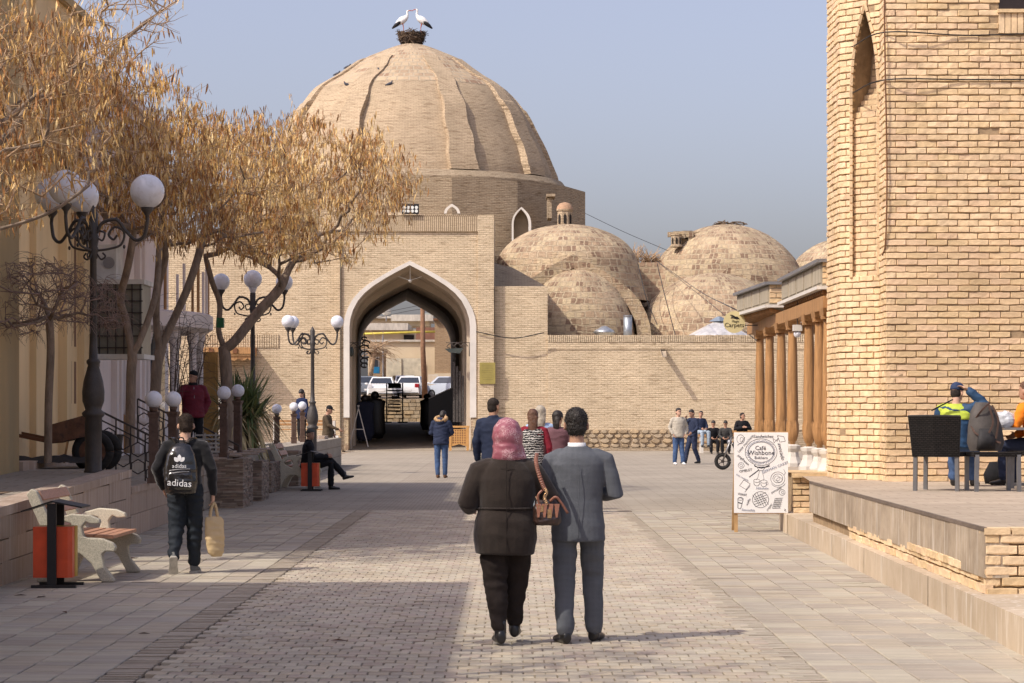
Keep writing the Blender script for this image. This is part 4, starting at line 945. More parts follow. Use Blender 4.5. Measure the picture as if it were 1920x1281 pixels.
def twigs_and_pods(fine, pods, ends, N, PAR, seed, ntw=4, npod=5, tl=.45, pl=.16, up=.25, noise_dark=True, podfrac=1.0):
    r = random.Random(seed); mats = [0, 1, 0, 1, 2, 4, 3]
    for e in ends:
        p = Vector(N[e]); q = Vector(N[PAR[e]]); d0 = (p - q).normalized() if (p - q).length > 1e-6 else Vector((0, 0, 1))
        hasp = r.random() < podfrac; tone = r.choice((0, 0, 1, 1, 2, 2)); pal = {0: (0, 1, 4, 1), 1: (0, 1, 0, 2, 2), 2: (2, 3, 2, 0)}[tone]
        for t in range(ntw):
            d = (d0 * .7 + Vector((r.gauss(0, .6), r.gauss(0, .6), r.gauss(up, .5)))).normalized(); L = tl * r.uniform(.4, 1.2); pts = [p]
            for k in range(3): d = (d + Vector((r.gauss(0, .22), r.gauss(0, .22), r.gauss(0.0, .2)))).normalized(); pts.append(pts[-1] + d * L / 3)
            fine.tube(pts, [.0045, .004, .003, .002], 3, cap=False)
            if not hasp: continue
            for k in range(npod):
                b = pts[r.choice((1, 2, 2, 3, 3))] + Vector((r.gauss(0, .035), r.gauss(0, .035), r.gauss(0, .02))); l = pl * r.uniform(.45, 1.25); w = l * r.uniform(.055, .095)
                a = r.uniform(0, 2 * math.pi); tw = r.uniform(-1.8, 1.8); lean = Vector((r.gauss(0, .22), r.gauss(0, .22), -1)).normalized(); cur = Vector((r.gauss(0, .22), r.gauss(0, .22), 0)); vs = []
                for s_ in range(4):
                    f = s_ / 3; c = b + lean * l * f + cur * l * f * (1 - f); ww = w * (.45, 1, .95, .25)[s_]; aa = a + tw * f; sx, sy = math.cos(aa) * ww, math.sin(aa) * ww
                    vs += [(c.x - sx, c.y - sy, c.z), (c.x + sx, c.y + sy, c.z)]
                pods.cur = r.choice(pal); pods.add(vs, [(0, 1, 3, 2), (2, 3, 5, 4), (4, 5, 7, 6)])
def ladder(pts): # explicit stem nodes -> list of (pos,parent)
    return pts
def podtree(label, stems, poly, Z0, Z1, ntips, seed, rmax=.13, ntw=4, npod=5, group=None, tl=.45, pl=.16, podfrac=1.0, wig=.12, barkm=None):
    t = thing('pod_tree', label, 'tree', tuple(stems[0][0]), 0, group); O0 = Vector(stems[0][0]); root = []; 
    # stems: list of polylines; the first starts at the ground, the others at a node index of the first
    idx = {}
    for si, st in enumerate(stems):
        P = bezier(st, 4)
        if si == 0:
            for k, p in enumerate(P): root.append((np.array(p - O0), k - 1))
        else:
            A = np.array([q for q, _ in root]); j = int(np.argmin(np.linalg.norm(A - np.array(P[0] - O0), axis=1))); prev = j
            for p in P[1:]: root.append((np.array(p - O0), prev)); prev = len(root) - 1
    tips = [tuple(Vector(x) - O0) for x in crown_tips(poly, Z0, Z1, ntips, seed)]
    N, PAR, ends = grow(root, tips, seed, wig)
    thick, fine, R = tree_mesh(N, PAR, rmax=rmax)
    pods = MB(); twigs_and_pods(fine, pods, ends, N, PAR, seed, ntw, npod, tl, pl, podfrac=podfrac)
    smoothed(thick.build('trunk', barkm or M_bark, t), 60); fine.build('twigs', M_twig, t, kind='stuff')
    if pods.f: pods.build('seed_pods', M_pod, t, kind='stuff')
    return t
def PZ(x, y, Z): return W(x, y, Z)
# middle tree A (leftmost of the row), B, C
podtree('dry honey locust tree, left tree of the row, forked low over the railing', [[PZ(243, 850, 41), PZ(246, 700, 41), PZ(248, 665, 41), PZ(236, 600, 41), PZ(226, 560, 40.8), PZ(240, 500, 40.5), PZ(252, 430, 40.3)], [PZ(248, 665, 41), PZ(262, 640, 41), PZ(290, 560, 41.2), PZ(298, 480, 41.5), PZ(300, 400, 41.7)]],
        [(-120, 90), (60, 110), (200, 170), (260, 130), (330, 150), (385, 215), (400, 330), (385, 430), (330, 450), (230, 430), (130, 410), (40, 410), (-120, 390)], 37, 44, 500, 5, .085, 4, 5, 'pod bearing trees along the terrace')
podtree('dry honey locust tree with a leaning twin trunk, middle of the row', [[PZ(288, 850, 44), PZ(292, 720, 44), PZ(300, 660, 44), PZ(330, 590, 44), PZ(352, 540, 44), PZ(372, 480, 44.2), PZ(390, 410, 44.5)], [PZ(300, 660, 44), PZ(293, 600, 43.8), PZ(296, 540, 43.6), PZ(310, 480, 43.4), PZ(305, 400, 43)]],
        [(180, 270), (330, 235), (420, 230), (500, 250), (560, 300), (580, 400), (560, 470), (470, 470), (380, 470), (290, 450), (200, 430)], 41, 48, 410, 8, .10, 4, 5, 'pod bearing trees along the terrace')
podtree('dry honey locust tree with a forked trunk, nearest the great dome', [[PZ(428, 850, 50), PZ(427, 760, 50), PZ(424, 700, 50), PZ(420, 655, 50), PZ(410, 620, 50), PZ(412, 570, 50), PZ(398, 530, 49.8), PZ(385, 480, 49.5)], [PZ(420, 655, 50), PZ(440, 640, 50), PZ(480, 590, 50.2), PZ(525, 540, 50.4), PZ(550, 490, 50.6), PZ(600, 440, 51)]],
        [(400, 250), (470, 235), (510, 250), (560, 235), (610, 240), (650, 262), (700, 262), (740, 290), (775, 330), (770, 360), (720, 410), (690, 450), (640, 490), (580, 500), (500, 480), (430, 480), (380, 430)], 46.5, 54, 560, 13, .125, 4, 5, 'pod bearing trees along the terrace')
# nearer tree whose trunk stands beyond the left edge of the picture
podtree('near honey locust tree reaching in from the left edge with long bare boughs', [[PZ(-330, 900, 26), PZ(-320, 700, 26), PZ(-300, 560, 26), PZ(-180, 480, 26.3), PZ(-40, 440, 26.6), PZ(90, 400, 26.8), PZ(190, 330, 27)], [PZ(-300, 560, 26), PZ(-200, 400, 26), PZ(-60, 290, 26.2), PZ(90, 160, 26.4), PZ(200, 90, 26.6), PZ(330, 5, 26.8)], [PZ(-60, 290, 26.2), PZ(20, 250, 26.5), PZ(60, 160, 27), PZ(40, 60, 27.4)]],
        [(-90, -40), (20, 20), (110, 70), (190, 60), (240, 150), (200, 230), (190, 300), (110, 350), (20, 420), (-90, 430)], 25, 29, 370, 21, .10, 4, 4, tl=.36, pl=.13, podfrac=.8)
podtree('bare bough with a few hanging pods reaching over the sky at the upper left', [[PZ(-200, 420, 29), PZ(-60, 250, 29), PZ(100, 190, 29), PZ(170, 150, 29), PZ(240, 70, 29), PZ(310, 15, 29), PZ(345, -5, 29)]],
        [(150, 20), (200, -40), (330, -20), (345, 25), (260, 90), (180, 160), (120, 130)], 28, 30, 60, 31, .05, 4, 2, tl=.3, pl=.11, podfrac=.6)
podtree('thinly twigged tree beyond the near left corner of the view, casting broken shade', [[(-6.6, 11.6, .5), (-6.5, 11.8, 2.5), (-6.0, 12.2, 4.2), (-5.0, 12.8, 5.4), (-3.9, 13.2, 6.0)]], [(960 + 378 * a, 767 - 378 * (b - 1.76)) for a, b in ((-5.0, 4.4), (-3.2, 4.6), (-2.95, 5.6), (-3.6, 6.6), (-5.2, 6.4))], 11.6, 15.4, 80, 77, .10, 4, 5, tl=.45, pl=.2, podfrac=.7)
# small weeping mulberry
def weeping():
    t = thing('weeping_tree', 'small bare weeping mulberry with a twisted umbrella crown on the terrace', 'tree', tuple(PZ(90, 868, 33.0))); O0 = Vector(t.location); root = []; P = bezier([PZ(90, 868, 33), PZ(91, 760, 33), PZ(95, 660, 33), PZ(93, 600, 33)], 4)
    for k, p in enumerate(P): root.append((np.array(p - O0), k - 1))
    forks = [[(93, 600), (60, 610), (20, 600), (-20, 612)], [(93, 600), (130, 590), (170, 592), (205, 600)], [(93, 600), (80, 560), (60, 530), (30, 510)], [(93, 600), (110, 560), (140, 530), (170, 520)], [(60, 530), (40, 560), (0, 555)]]
    for i, f in enumerate(forks):
        Q = bezier([PZ(x, y, 33 + (i % 3 - 1) * .4 * k) for k, (x, y) in enumerate(f)], 4); A = np.array([q for q, _ in root]); prev = int(np.argmin(np.linalg.norm(A - np.array(Q[0] - O0), axis=1)))
        for p in Q[1:]: root.append((np.array(p - O0) + np.array([random.gauss(0, .015) for _ in range(3)]), prev)); prev = len(root) - 1
    tips = [tuple(Vector(x) - O0) for x in crown_tips([(-80, 560), (-30, 520), (40, 490), (100, 480), (160, 500), (220, 540), (235, 610), (200, 620), (130, 600), (60, 620), (0, 630), (-70, 640)], 31.2, 34.8, 420, 4)]
    N, PAR, ends = grow(root, tips, 3, .5); thick, fine, R = tree_mesh(N, PAR, rtip=.005, rmax=.055)
    r = random.Random(5)
    for e in ends:
        p = Vector(N[e]); d = Vector((r.gauss(0, 1), r.gauss(0, 1), r.gauss(.2, .4))).normalized()
        for _ in range(3):
            q = p; dd = (d + Vector((r.gauss(0, .6), r.gauss(0, .6), r.gauss(0, .5)))).normalized(); pts = [q]
            for k in range(4): dd = (dd + Vector((r.gauss(0, .35), r.gauss(0, .35), -.28))).normalized(); q = q + dd * .07; pts.append(q)
            fine.tube(pts, [.004, .0035, .003, .0025, .002], 3, cap=False)
    smoothed(thick.build('trunk', M_bark, t), 60); fine.build('twigs', MAT('mulberry_twig', (.24, .17, .14), .9, .3, 6, 0), t, kind='stuff')
weeping()
# bare drooping saplings between the trunks
def sapling(label, px, pyb, Z, h, n, seed):
    r = random.Random(seed); o = W(px, pyb, Z); t = thing('bare_sapling', label, 'sapling', tuple(o)); m = MB(); m.sm = True
    for i in range(n):
        a = r.uniform(0, 6.28); lean = r.uniform(.05, .35); pts = []; L = h * r.uniform(.6, 1)
        for k in range(8):
            f = k / 7; pts.append((math.cos(a) * lean * L * f ** 1.4 + r.gauss(0, .012), math.sin(a) * lean * L * f ** 1.4, L * f - max(0, f - .75) * L * lean * 2))
        m.tube(pts, [.014 * (1 - .8 * k / 7) for k in range(8)], 5, cap=False)
        for k in range(2, 8):
            for _ in range(2):
                d = Vector((r.gauss(0, 1), r.gauss(0, 1), r.gauss(.3, .5))).normalized(); q = Vector(pts[k]); pp_ = [q]
                for __ in range(4): d = (d + Vector((0, 0, -.16)) + Vector((r.gauss(0, .12),) * 3)).normalized(); q = q + d * .11; pp_.append(q)
                m.tube(pp_, [.005, .004, .0035, .003, .002], 3, cap=False)
    m.build('stems', M_barkd, t)
sapling('bare thin-stemmed sapling between the middle tree and the man in dark red', 325, 800, 45, 2.7, 9, 3)
sapling('bare drooping sapling in front of the brown timber canopy', 362, 800, 48, 2.6, 8, 9)
# spiky yucca
yu = thing('yucca', 'large spiky yucca with green blades and dry straw skirt behind the globe bollards', 'plant', tuple(W(452, 835, 51))); M_y = [MAT('yucca_green', (.13, .18, .07), .5, .3, 5, .1, 10, spec=.5), MAT('yucca_dull', (.22, .25, .10), .55, .3, 5, 0), MAT('yucca_straw', (.55, .45, .24), .8, .3, 5, 0)]
m = MB(); r = random.Random(2); s = sZ(54)
for i in range(520):
    c = Vector((r.uniform(-.3, .3), r.uniform(-.3, .3), r.uniform(.35, .95))); el = r.uniform(-.9, 1.4); a = r.uniform(0, 6.283); d = Vector((math.cos(a) * math.cos(el), math.sin(a) * math.cos(el), math.sin(el))); L = r.uniform(.65, 1.15); w = .026
    dry = el < -.1 and r.random() < .75; m.cur = 2 if dry else (0 if r.random() < .6 else 1); side = d.cross(Vector((0, 0, 1))).normalized() * w; vs = []
    for k in range(4):
        f = k / 3; p = c + d * L * f + Vector((0, 0, -L * (.28 if dry else .07) * f * f * 1.6)); ww = (.6, 1, .8, .05)[k]; vs += [tuple(p - side * ww), tuple(p + side * ww)]
    m.add(vs, [(0, 1, 3, 2), (2, 3, 5, 4), (4, 5, 7, 6)])
m.build('leaves', M_y, yu, kind='stuff'); m = MB(); m.sm = True; m.tube([(0, 0, -.25), (0, 0, .3), (.05, 0, .6)], [.16, .14, .12], 8); m.build('trunk', M_barkd, yu)
# dry shrubs on the roof beyond
for px in (1188, 1212, 1232):
    t = thing('dry_shrub', 'leafless brown shrub growing on the bazaar roof, %s' % {1188: 'leftmost of three, beside the first small dome', 1212: 'middle and tallest of the three', 1232: 'lowest one, against the second dome'}[px], 'shrub', tuple(W(px, 492, 119)))
    m = MB(); r = random.Random(px)
    for i in range(46):
        d = Vector((r.gauss(0, .5), r.gauss(0, .4), 1)).normalized(); L = r.uniform(.4, 1.1) * (1.0 if px != 1232 else .5); q = Vector((r.gauss(0, .15), 0, 0)); pts = [q]
        for k in range(3): d = (d + Vector((r.gauss(0, .3), r.gauss(0, .3), 0))).normalized(); q = q + d * L / 3; pts.append(q)
        m.tube(pts, [.025, .02, .015, .01], 3, cap=False)
    m.build('branches', M_twig, t)
# ================================================================= people
def CLOTH(name, col, rough=.9, weave=220, bump=.25, col2=None, var=.12, sheen=0):
    if name in _m: return _m[name]
    m, t, b = base(name); v = coords(t)
    c = mixc(t, ramp(t, noi(t, v, 6, 4), .3, .7), tuple(x * (1 - var) for x in col), tuple(x * (1 + var) for x in col))
    if col2:
        w1 = nn(t, 'ShaderNodeTexWave'); w1.inputs['Scale'].default_value = 34; w1.bands_direction = 'X'; w1.inputs['Distortion'].default_value = .6; t.links.new(v, w1.inputs['Vector'])
        w2 = nn(t, 'ShaderNodeTexWave'); w2.inputs['Scale'].default_value = 34; w2.bands_direction = 'Z'; w2.inputs['Distortion'].default_value = .6; t.links.new(v, w2.inputs['Vector'])
        mx = nn(t, 'ShaderNodeMath', operation='MAXIMUM'); t.links.new(w1.outputs[1], mx.inputs[0]); t.links.new(w2.outputs[1], mx.inputs[1]); c = mixc(t, ramp(t, mx.outputs[0], .75, .98), c, col2)
    t.links.new(c, b.inputs['Base Color']); b.inputs['Roughness'].default_value = rough; b.inputs['Specular IOR Level'].default_value = .2
    if sheen: b.inputs['Sheen Weight'].default_value = sheen
    n1 = noi(t, v, weave, 2); n2 = noi(t, v, 14, 4, .6, 1.0)
    a = nn(t, 'ShaderNodeMath', operation='MULTIPLY_ADD'); t.links.new(n2, a.inputs[0]); a.inputs[1].default_value = 2.4; t.links.new(n1, a.inputs[2]); bumpit(t, b, a.outputs[0], bump, .006); _m[name] = m; return m
M_skin = MAT('skin', (.42, .235, .155), .55, .1, 12, .1, 120, spec=.4); M_skin2 = MAT('skin_light', (.50, .30, .21), .55, .1, 12, .1, 120, spec=.4)
M_hair = MAT('black_hair', (.018, .013, .010), .55, .4, 30, .6, 160, streak=(1, 1, .3), spec=.5); M_hairb = MAT('brown_hair', (.12, .055, .03), .5, .45, 30, .6, 160, streak=(6, 6, .4), spec=.5); M_hairgr = MAT('short_black_hair', (.03, .022, .018), .8, .5, 60, .8, 260)
M_eye = MAT('eye_dark', (.02, .015, .012), .3, .1, 3, 0); M_shoe = MAT('black_leather', (.012, .011, .011), .3, .3, 20, .15, 80, spec=.6)
def loft(mb, rings, n=20, pw=1.0):
    """rings: (centre, ux, uy, rx, ry)"""
    vs = []
    for c, ux, uy, rx, ry in rings:
        for j in range(n):
            a = 2 * math.pi * j / n; ca, sa = math.cos(a), math.sin(a); ca = math.copysign(abs(ca) ** pw, ca); sa = math.copysign(abs(sa) ** pw, sa)
            vs.append(tuple(c + ux * rx * ca + uy * ry * sa))
    k = len(rings); fs = [(i * n + j, i * n + (j + 1) % n, (i + 1) * n + (j + 1) % n, (i + 1) * n + j) for i in range(k - 1) for j in range(n)]
    fs += [tuple(range(n - 1, -1, -1)), tuple((k - 1) * n + j for j in range(n))]; mb.add(vs, fs)
def cap(mb, pts, rad, n=12, flat=1):
    pts = [Vector(p) for p in pts]; mb.tube(pts, rad, n, flat=flat); mb.ell(pts[0], rad[0] * .99, 10, 6); mb.ell(pts[-1], rad[-1] * .99, 10, 6)
def blob(mb, name, mat, parent, vox, smooth=3, wr=0, wf=9, seed=0, zone=None, dz=1.0):
    me = bpy.data.meshes.new('t'); me.from_pydata(mb.v, [], mb.f); o = bpy.data.objects.new('t', me)
    r = o.modifiers.new('r', 'REMESH'); r.mode = 'VOXEL'; r.voxel_size = vox; r.use_smooth_shade = True
    if smooth: s_ = o.modifiers.new('s', 'SMOOTH'); s_.factor = .5; s_.iterations = smooth
    me2 = baked(o)
    if wr:
        sd = Vector((seed * 3.1, seed * 1.7, 0)); nv = len(me2.vertices); co = np.empty(nv * 3, np.float32); me2.vertices.foreach_get('co', co); nr = np.empty(nv * 3, np.float32); me2.vertex_normals.foreach_get('vector', nr)
        co = co.reshape(-1, 3); nr = nr.reshape(-1, 3); d = np.empty(nv, np.float32); a1, a2, a3 = wf * .6, wf * 1.5 * dz, wf * 2.3; nz_ = noise.noise
        for i, (x, y, z) in enumerate(co.tolist()):
            w = 1 - abs(nz_((x * a1 + sd.x + z * 1.5, y * a1 + sd.y, z * a2))) * 2.6; d[i] = wr * (w * .75 + nz_((x * a3 + sd.x, y * a3 + sd.y, z * a3)) * .4)
        me2.vertices.foreach_set('co', (co + nr * d[:, None]).ravel())
    for p in me2.polygons: p.use_smooth = True
    me2.materials.clear()
    for m_ in (mat if isinstance(mat, (list, tuple)) else [mat]): me2.materials.append(m_)
    me2.name = name; ob = bpy.data.objects.new(name, me2); COL.objects.link(ob); ob.parent = parent; return ob
V = Vector
def stand(**k):
    P = dict(pel=V((0, 0, .95)), neck=V((0, -.01, 1.47)), head=V((0, .02, 1.635)), yaw=0, pitch=0,
             shR=V((.185, 0, 1.42)), shL=V((-.185, 0, 1.42)), elR=V((.25, -.02, 1.13)), elL=V((-.25, -.02, 1.13)), wrR=V((.25, .07, .88)), wrL=V((-.25, .07, .88)),
             hiR=V((.09, 0, .90)), hiL=V((-.09, 0, .90)), knR=V((.10, .02, .49)), knL=V((-.10, .02, .49)), anR=V((.10, -.02, .085)), anL=V((-.10, -.02, .085)), toR=V((.03, 1, 0)), toL=V((-.03, 1, 0)))
    for a, b in k.items(): P[a] = V(b) if isinstance(b, (tuple, list)) else b
    return P
def hand(mb, wr, d, palm, side, r=1.0, curl=.5):
    """palm, four fingers of different length and a thumb leaving the side of the palm"""
    d = d.normalized(); palm = (palm - d * palm.dot(d)).normalized(); lat = d.cross(palm) * side; c = wr + d * .045 * r
    loft(mb, [(wr - d * .015, lat, palm, .026 * r, .020 * r), (wr + d * .02 * r, lat, palm, .034 * r, .018 * r), (wr + d * .07 * r, lat, palm, .041 * r, .016 * r), (wr + d * .095 * r, lat, palm, .038 * r, .013 * r)], 12)
    for i, (o_, L) in enumerate(((-.031, .062), (-.011, .076), (.010, .080), (.030, .070))):
        b = wr + d * .088 * r + lat * o_ * r; d1 = (d + palm * curl * .6).normalized(); d2 = (d + palm * curl * 1.8).normalized(); p1 = b + d1 * L * .5 * r; p2 = p1 + d2 * L * .55 * r
        cap(mb, [b, p1, p2], [.0098 * r, .009 * r, .0075 * r], 8)
    tb = wr + d * .03 * r + lat * .034 * r; t1 = tb + (d * .7 + lat * .8 + palm * .3).normalized() * .036 * r; t2 = t1 + (d + palm * .5 + lat * .1).normalized() * .034 * r; cap(mb, [tb, t1, t2], [.014 * r, .0115 * r, .009 * r], 8)
def person(label, loc, rz, sc, P, vox=.02, skin=None, girth=1.0, top=None, legs=None, shoes=None, hair=None, group=None, face=True, hands=True, extra=None):
    skin = skin or M_skin; t = thing('person', label, 'person', loc, rz, group); t.scale = (sc,) * 3
    sx = (P['shR'] - P['shL']).normalized(); up = (P['neck'] - P['pel']).normalized(); fy = up.cross(sx).normalized() ; sx = fy.cross(up)
    if fy.y < 0 and False: fy = -fy
    def spine(f, off=0): return P['pel'] * (1 - f) + P['neck'] * f + fy * off
    Rh = Matrix.Rotation(P['yaw'], 4, 'Z') @ Matrix.Rotation(P['pitch'], 4, 'X'); H = P['head']
    def hp(x, y, z): return H + (Rh @ V((x, y, z, 1)).to_3d() if False else H + (Rh.to_3x3() @ V((x, y, z))) - H)
    hx, hy, hz = Rh.to_3x3() @ V((1, 0, 0)), Rh.to_3x3() @ V((0, 1, 0)), Rh.to_3x3() @ V((0, 0, 1))
    b = MB()
    # skull, jaw, nose, ears
    loft(b, [(hp(0, .035, -.118), hx, hy, .020, .022), (hp(0, .028, -.105), hx, hy, .042, .050), (hp(0, .012, -.075), hx, hy, .058, .074), (hp(0, .002, -.035), hx, hy, .067, .088), (hp(0, -.002, .01), hx, hy, .073, .094), (hp(0, -.004, .05), hx, hy, .073, .092), (hp(0, -.005, .085), hx, hy, .058, .074), (hp(0, -.005, .108), hx, hy, .03, .04)], 18)
    loft(b, [(hp(0, .082, -.048), hx, hz, .017, .012), (hp(0, .108, -.046), hx, hz, .012, .010), (hp(0, .10, -.02), hx, hz, .008, .012), (hp(0, .085, .008), hx, hz, .008, .008)], 8)
    for s_ in (-1, 1): loft(b, [(hp(s_ * .066, .0, -.024), hy, hz, .014, .026), (hp(s_ * .085, -.010, -.016), hy, hz, .017, .033), (hp(s_ * .097, -.018, -.012), hy, hz, .015, .031)], 10)
    b.ell(hp(0, .088, -.078), .012, 8, 6)
    cap(b, [P['neck'] - up * .05, (P['neck'] * .45 + H * .55) - hy * .012, hp(0, -.012, -.06)], [.062 * girth ** .5, .054, .052], 14)
    g = girth
    loft(b, [(spine(-.12), sx, fy, .10 * g, .08 * g), (spine(0), sx, fy, .145 * g, .10 * g), (spine(.3), sx, fy, .125 * g, .088 * g), (spine(.7), sx, fy, .15 * g, .10 * g), (spine(.9), sx, fy, .16 * g, .085 * g), (spine(1.0), sx, fy, .07, .06)], 18)
    for s_ in 'RL':
        sgn = 1 if s_ == 'R' else -1
        cap(b, [P['sh' + s_], P['el' + s_], P['wr' + s_]], [.046 * g, .038 * g, .026], 12); cap(b, [P['hi' + s_], P['kn' + s_], P['an' + s_]], [.078 * g, .052 * g, .036], 12)
        if hands:
            d = P.get('hd' + s_, P['wr' + s_] - P['el' + s_]); hand(b, P['wr' + s_], V(d), V(P.get('pm' + s_, (-sgn, .2, 0))), sgn, 1.0, P.get('cu' + s_, .5))
    blob(b, 'body', skin, t, min(vox, .014) if hands else vox, 2)
    if face:
        m = MB()
        for s_ in (-1, 1):
            m.ell(hp(s_ * .030, .083, .004), (.013, .007, .006), 8, 5); m.bar(hp(s_ * .016, .090, .024), hp(s_ * .046, .080, .026), .006, .006)
        m.build('eyes', M_eye, t); m = MB(); m.ell(hp(0, .097, -.078), (.022, .005, .006), 10, 5); m.build('lips', MAT('lips', (.30, .13, .10), .5, .1, 5, 0), t)
    if legs:
        L = MB(); w = legs.get('w', 1.0); rr = legs.get('r', (.098, .078, .066)); z0 = legs.get('end', .94)
        loft(L, [(spine(-.17), sx, fy, .125 * g * w, .10 * g * w), (spine(-.06), sx, fy, .165 * g * w, .118 * g * w), (spine(.10), sx, fy, .155 * g * w, .11 * g * w), (spine(.22), sx, fy, .14 * g * w, .10 * g * w)], 20)
        for s_ in 'RL':
            a, k, n_ = P['hi' + s_], P['kn' + s_], P['an' + s_]; e = k + (n_ - k) * z0; q = k + (n_ - k) * .45
            cap(L, [a, a * .5 + k * .5, k, q, e], [rr[0] * g * w, (rr[0] * .55 + rr[1] * .45) * g * w, rr[1] * g, (rr[1] * .5 + rr[2] * .5) * g ** .5, rr[2]], 16)
        blob(L, 'trousers', legs['mat'], t, vox, 3, legs.get('wr', .007), legs.get('wf', 9), 3, zone=lambda p: 1.0)
    if top:
        T = MB(); rings = top['rings']; n = []
        for f, rx, ry, *o_ in rings: n.append((spine(f, o_[0] if o_ else 0), sx, fy, rx * g, ry * g))
        loft(T, n, 24, .92); ar = top.get('arm', (.062, .055, .044)); fe = top.get('sleeve', .95)
        for s_ in 'RL':
            a, k, w_ = P['sh' + s_], P['el' + s_], P['wr' + s_]; e = k + (w_ - k) * fe; inn = V((P['neck'] * .35 + a * .65)) - up * .02
            cap(T, [inn, a - up * .012, a * .5 + k * .5, k, k * .5 + e * .5, e], [ar[0] * 1.0 * g, ar[0] * 1.05 * g, (ar[0] + ar[1]) / 2 * g, ar[1] * g, (ar[1] + ar[2]) / 2 * g, ar[2] * g], 14)
        if top.get('collar'): loft(T, [(P['neck'] - up * .06, sx, fy, .085, .08), (P['neck'] + up * top['collar'], sx, fy, .072, .072)], 16)
        blob(T, top.get('name', 'jacket'), top['mat'], t, vox, top.get('sm', 3), top.get('wr', .008), top.get('wf', 8), 7)
    if shoes:
        hh = shoes.get('h', .0)
        for s_ in 'RL':
            S = MB()
            td = V(P['to' + s_]).normalized(); lt = V((-td.y, td.x, 0)); u2 = td.cross(lt); a = P['an' + s_] - V((0, 0, .085)); lt = V((td.y, -td.x, 0)).normalized(); u2 = lt.cross(td).normalized(); a = P['an' + s_] - u2 * .085
            ctr = lambda f, z: a + td * f + u2 * z
            loft(S, [(ctr(-.055, .045), lt, u2, .030, .042), (ctr(-.03, .05), lt, u2, .040, .052), (ctr(.04, .045), lt, u2, .041, .046), (ctr(.11, .034), lt, u2, .047, .034), (ctr(.17, .028), lt, u2, .042, .027), (ctr(.205, .024), lt, u2, .022, .018)], 16)
            cap(S, [P['an' + s_] + V((0, 0, .06 + hh)), P['an' + s_] - V((0, 0, .04))], [.046, .046], 12)
            blob(S, 'shoe', shoes['mat'], t, min(vox, .012), 1)
        if shoes.get('sole'):
            m = MB()
            for s_ in 'RL':
                td = V(P['to' + s_]).normalized(); lt = V((td.y, -td.x, 0)).normalized(); u2 = lt.cross(td).normalized(); a = P['an' + s_] - u2 * .087; P8 = [(-.06, .03), (-.045, .042), (.04, .043), (.11, .052), (.17, .046), (.21, .022)]
                pts = [a + td * f + lt * w_ for f, w_ in P8] + [a + td * f - lt * w_ for f, w_ in P8[::-1]]; m.prism(pts, u2 * .025)
            m.build('soles', shoes['sole'], t)
    if hair:
        st = hair['style']; h = MB()
        if st in ('short', 'thick'):
            k = 1.06 if st == 'thick' else 1.0
            h.ell((0, 0, 0), 1, 18, 12); h.v = [tuple(hp(x * .0795 * k, y * .096 * k - .012, max(z * .088 * k + .037, -.028 + .085 * min(1, max(0, (y + .05) / .55))))) for x, y, z in h.v]
            h2 = MB(); h2.ell((0, 0, 0), 1, 16, 10); h.add([tuple(hp(x * .073 * k, y * .074 * k - .030, z * .092 - .012)) for x, y, z in h2.v], h2.f)
            ho = blob(h, 'hair', hair['mat'], t, .006 if vox < .016 else .012, 1, .0065, 60, 2)
            if vox < .0135:
                tm = MB(); hv = [(v.co.copy(), v.normal.copy()) for v in ho.data.vertices]; rr = random.Random(9); crown = hp(0, -.02, .13)
                for _ in range(2600):
                    p, n_ = rr.choice(hv); d = ((p - crown).normalized() * .55 + n_ * .35 + V((rr.gauss(0, .35), rr.gauss(0, .35), rr.gauss(-.1, .3)))).normalized(); l = rr.uniform(.010, .024); w = n_.cross(d)
                    if w.length < 1e-4: continue
                    w = w.normalized() * .0016; q = p - n_ * .003; tm.add([tuple(q - w), tuple(q + w), tuple(q + d * l * .6 + w * .7), tuple(q + d * l), tuple(q + d * l * .6 - w * .7)], [(0, 1, 2, 3, 4)])
                tm.build('hair_strands', hair['mat'], t, kind='stuff')
        elif st in ('long', 'veil'):
            L = hair.get('len', .45); k = hair.get('k', 1.05)
            h2 = MB(); h2.ell((0, 0, 0), 1, 18, 12); h.add([tuple(hp(x * .084 * k, y * .10 * k - .014, z * .096 * k + .03)) for x, y, z in h2.v], h2.f)
            B = hp(0, -.05, 0); rg = []
            for i in range(7):
                f = i / 6; rg.append((B + V((0, -.03 - .03 * math.sin(f * 2.5), -L * f)) , hx, hy, hair.get('wd', .075) * (1.0 - .35 * f), .045 * (1 - .4 * f)))
            loft(h, rg, 16); blob(h, 'hair' if st == 'long' else 'headscarf', hair['mat'], t, .012, 2, .009, 16, 4, dz=.25)
        elif st == 'beanie' or st == 'cap':
            h2 = MB(); h2.ell((0, 0, 0), 1, 18, 12); h.add([tuple(hp(x * .087, y * .103 - .006, max(z, -.25 + .35 * max(0, y)) * .09 + .045)) for x, y, z in h2.v], h2.f)
            if st == 'cap': loft(h, [(hp(0, .07, .04), hx, hz, .065, .012), (hp(0, .12, .034), hx, hz, .06, .009), (hp(0, .16, .022), hx, hz, .038, .006)], 12)
            blob(h, 'hat', hair['mat'], t, .010, 1, .003, 20, 1)
            g2 = MB(); h2 = MB(); h2.ell((0, 0, 0), 1, 14, 10); g2.add([tuple(hp(x * .074, y * .075 - .026, z * .085 - .01)) for x, y, z in h2.v], h2.f); blob(g2, 'hair', M_hairgr, t, .014, 1)
    if extra: extra(t, P, hp, (sx, fy, up), spine)
    return t
def GX(px, s): return (px - CX) / s
COAT = [(-.28, .205, .150), (-.1, .200, .150), (.08, .185, .14), (.28, .165, .125), (.5, .178, .13), (.75, .20, .13), (.9, .185, .115), (.98, .10, .085), (1.02, .07, .065)]
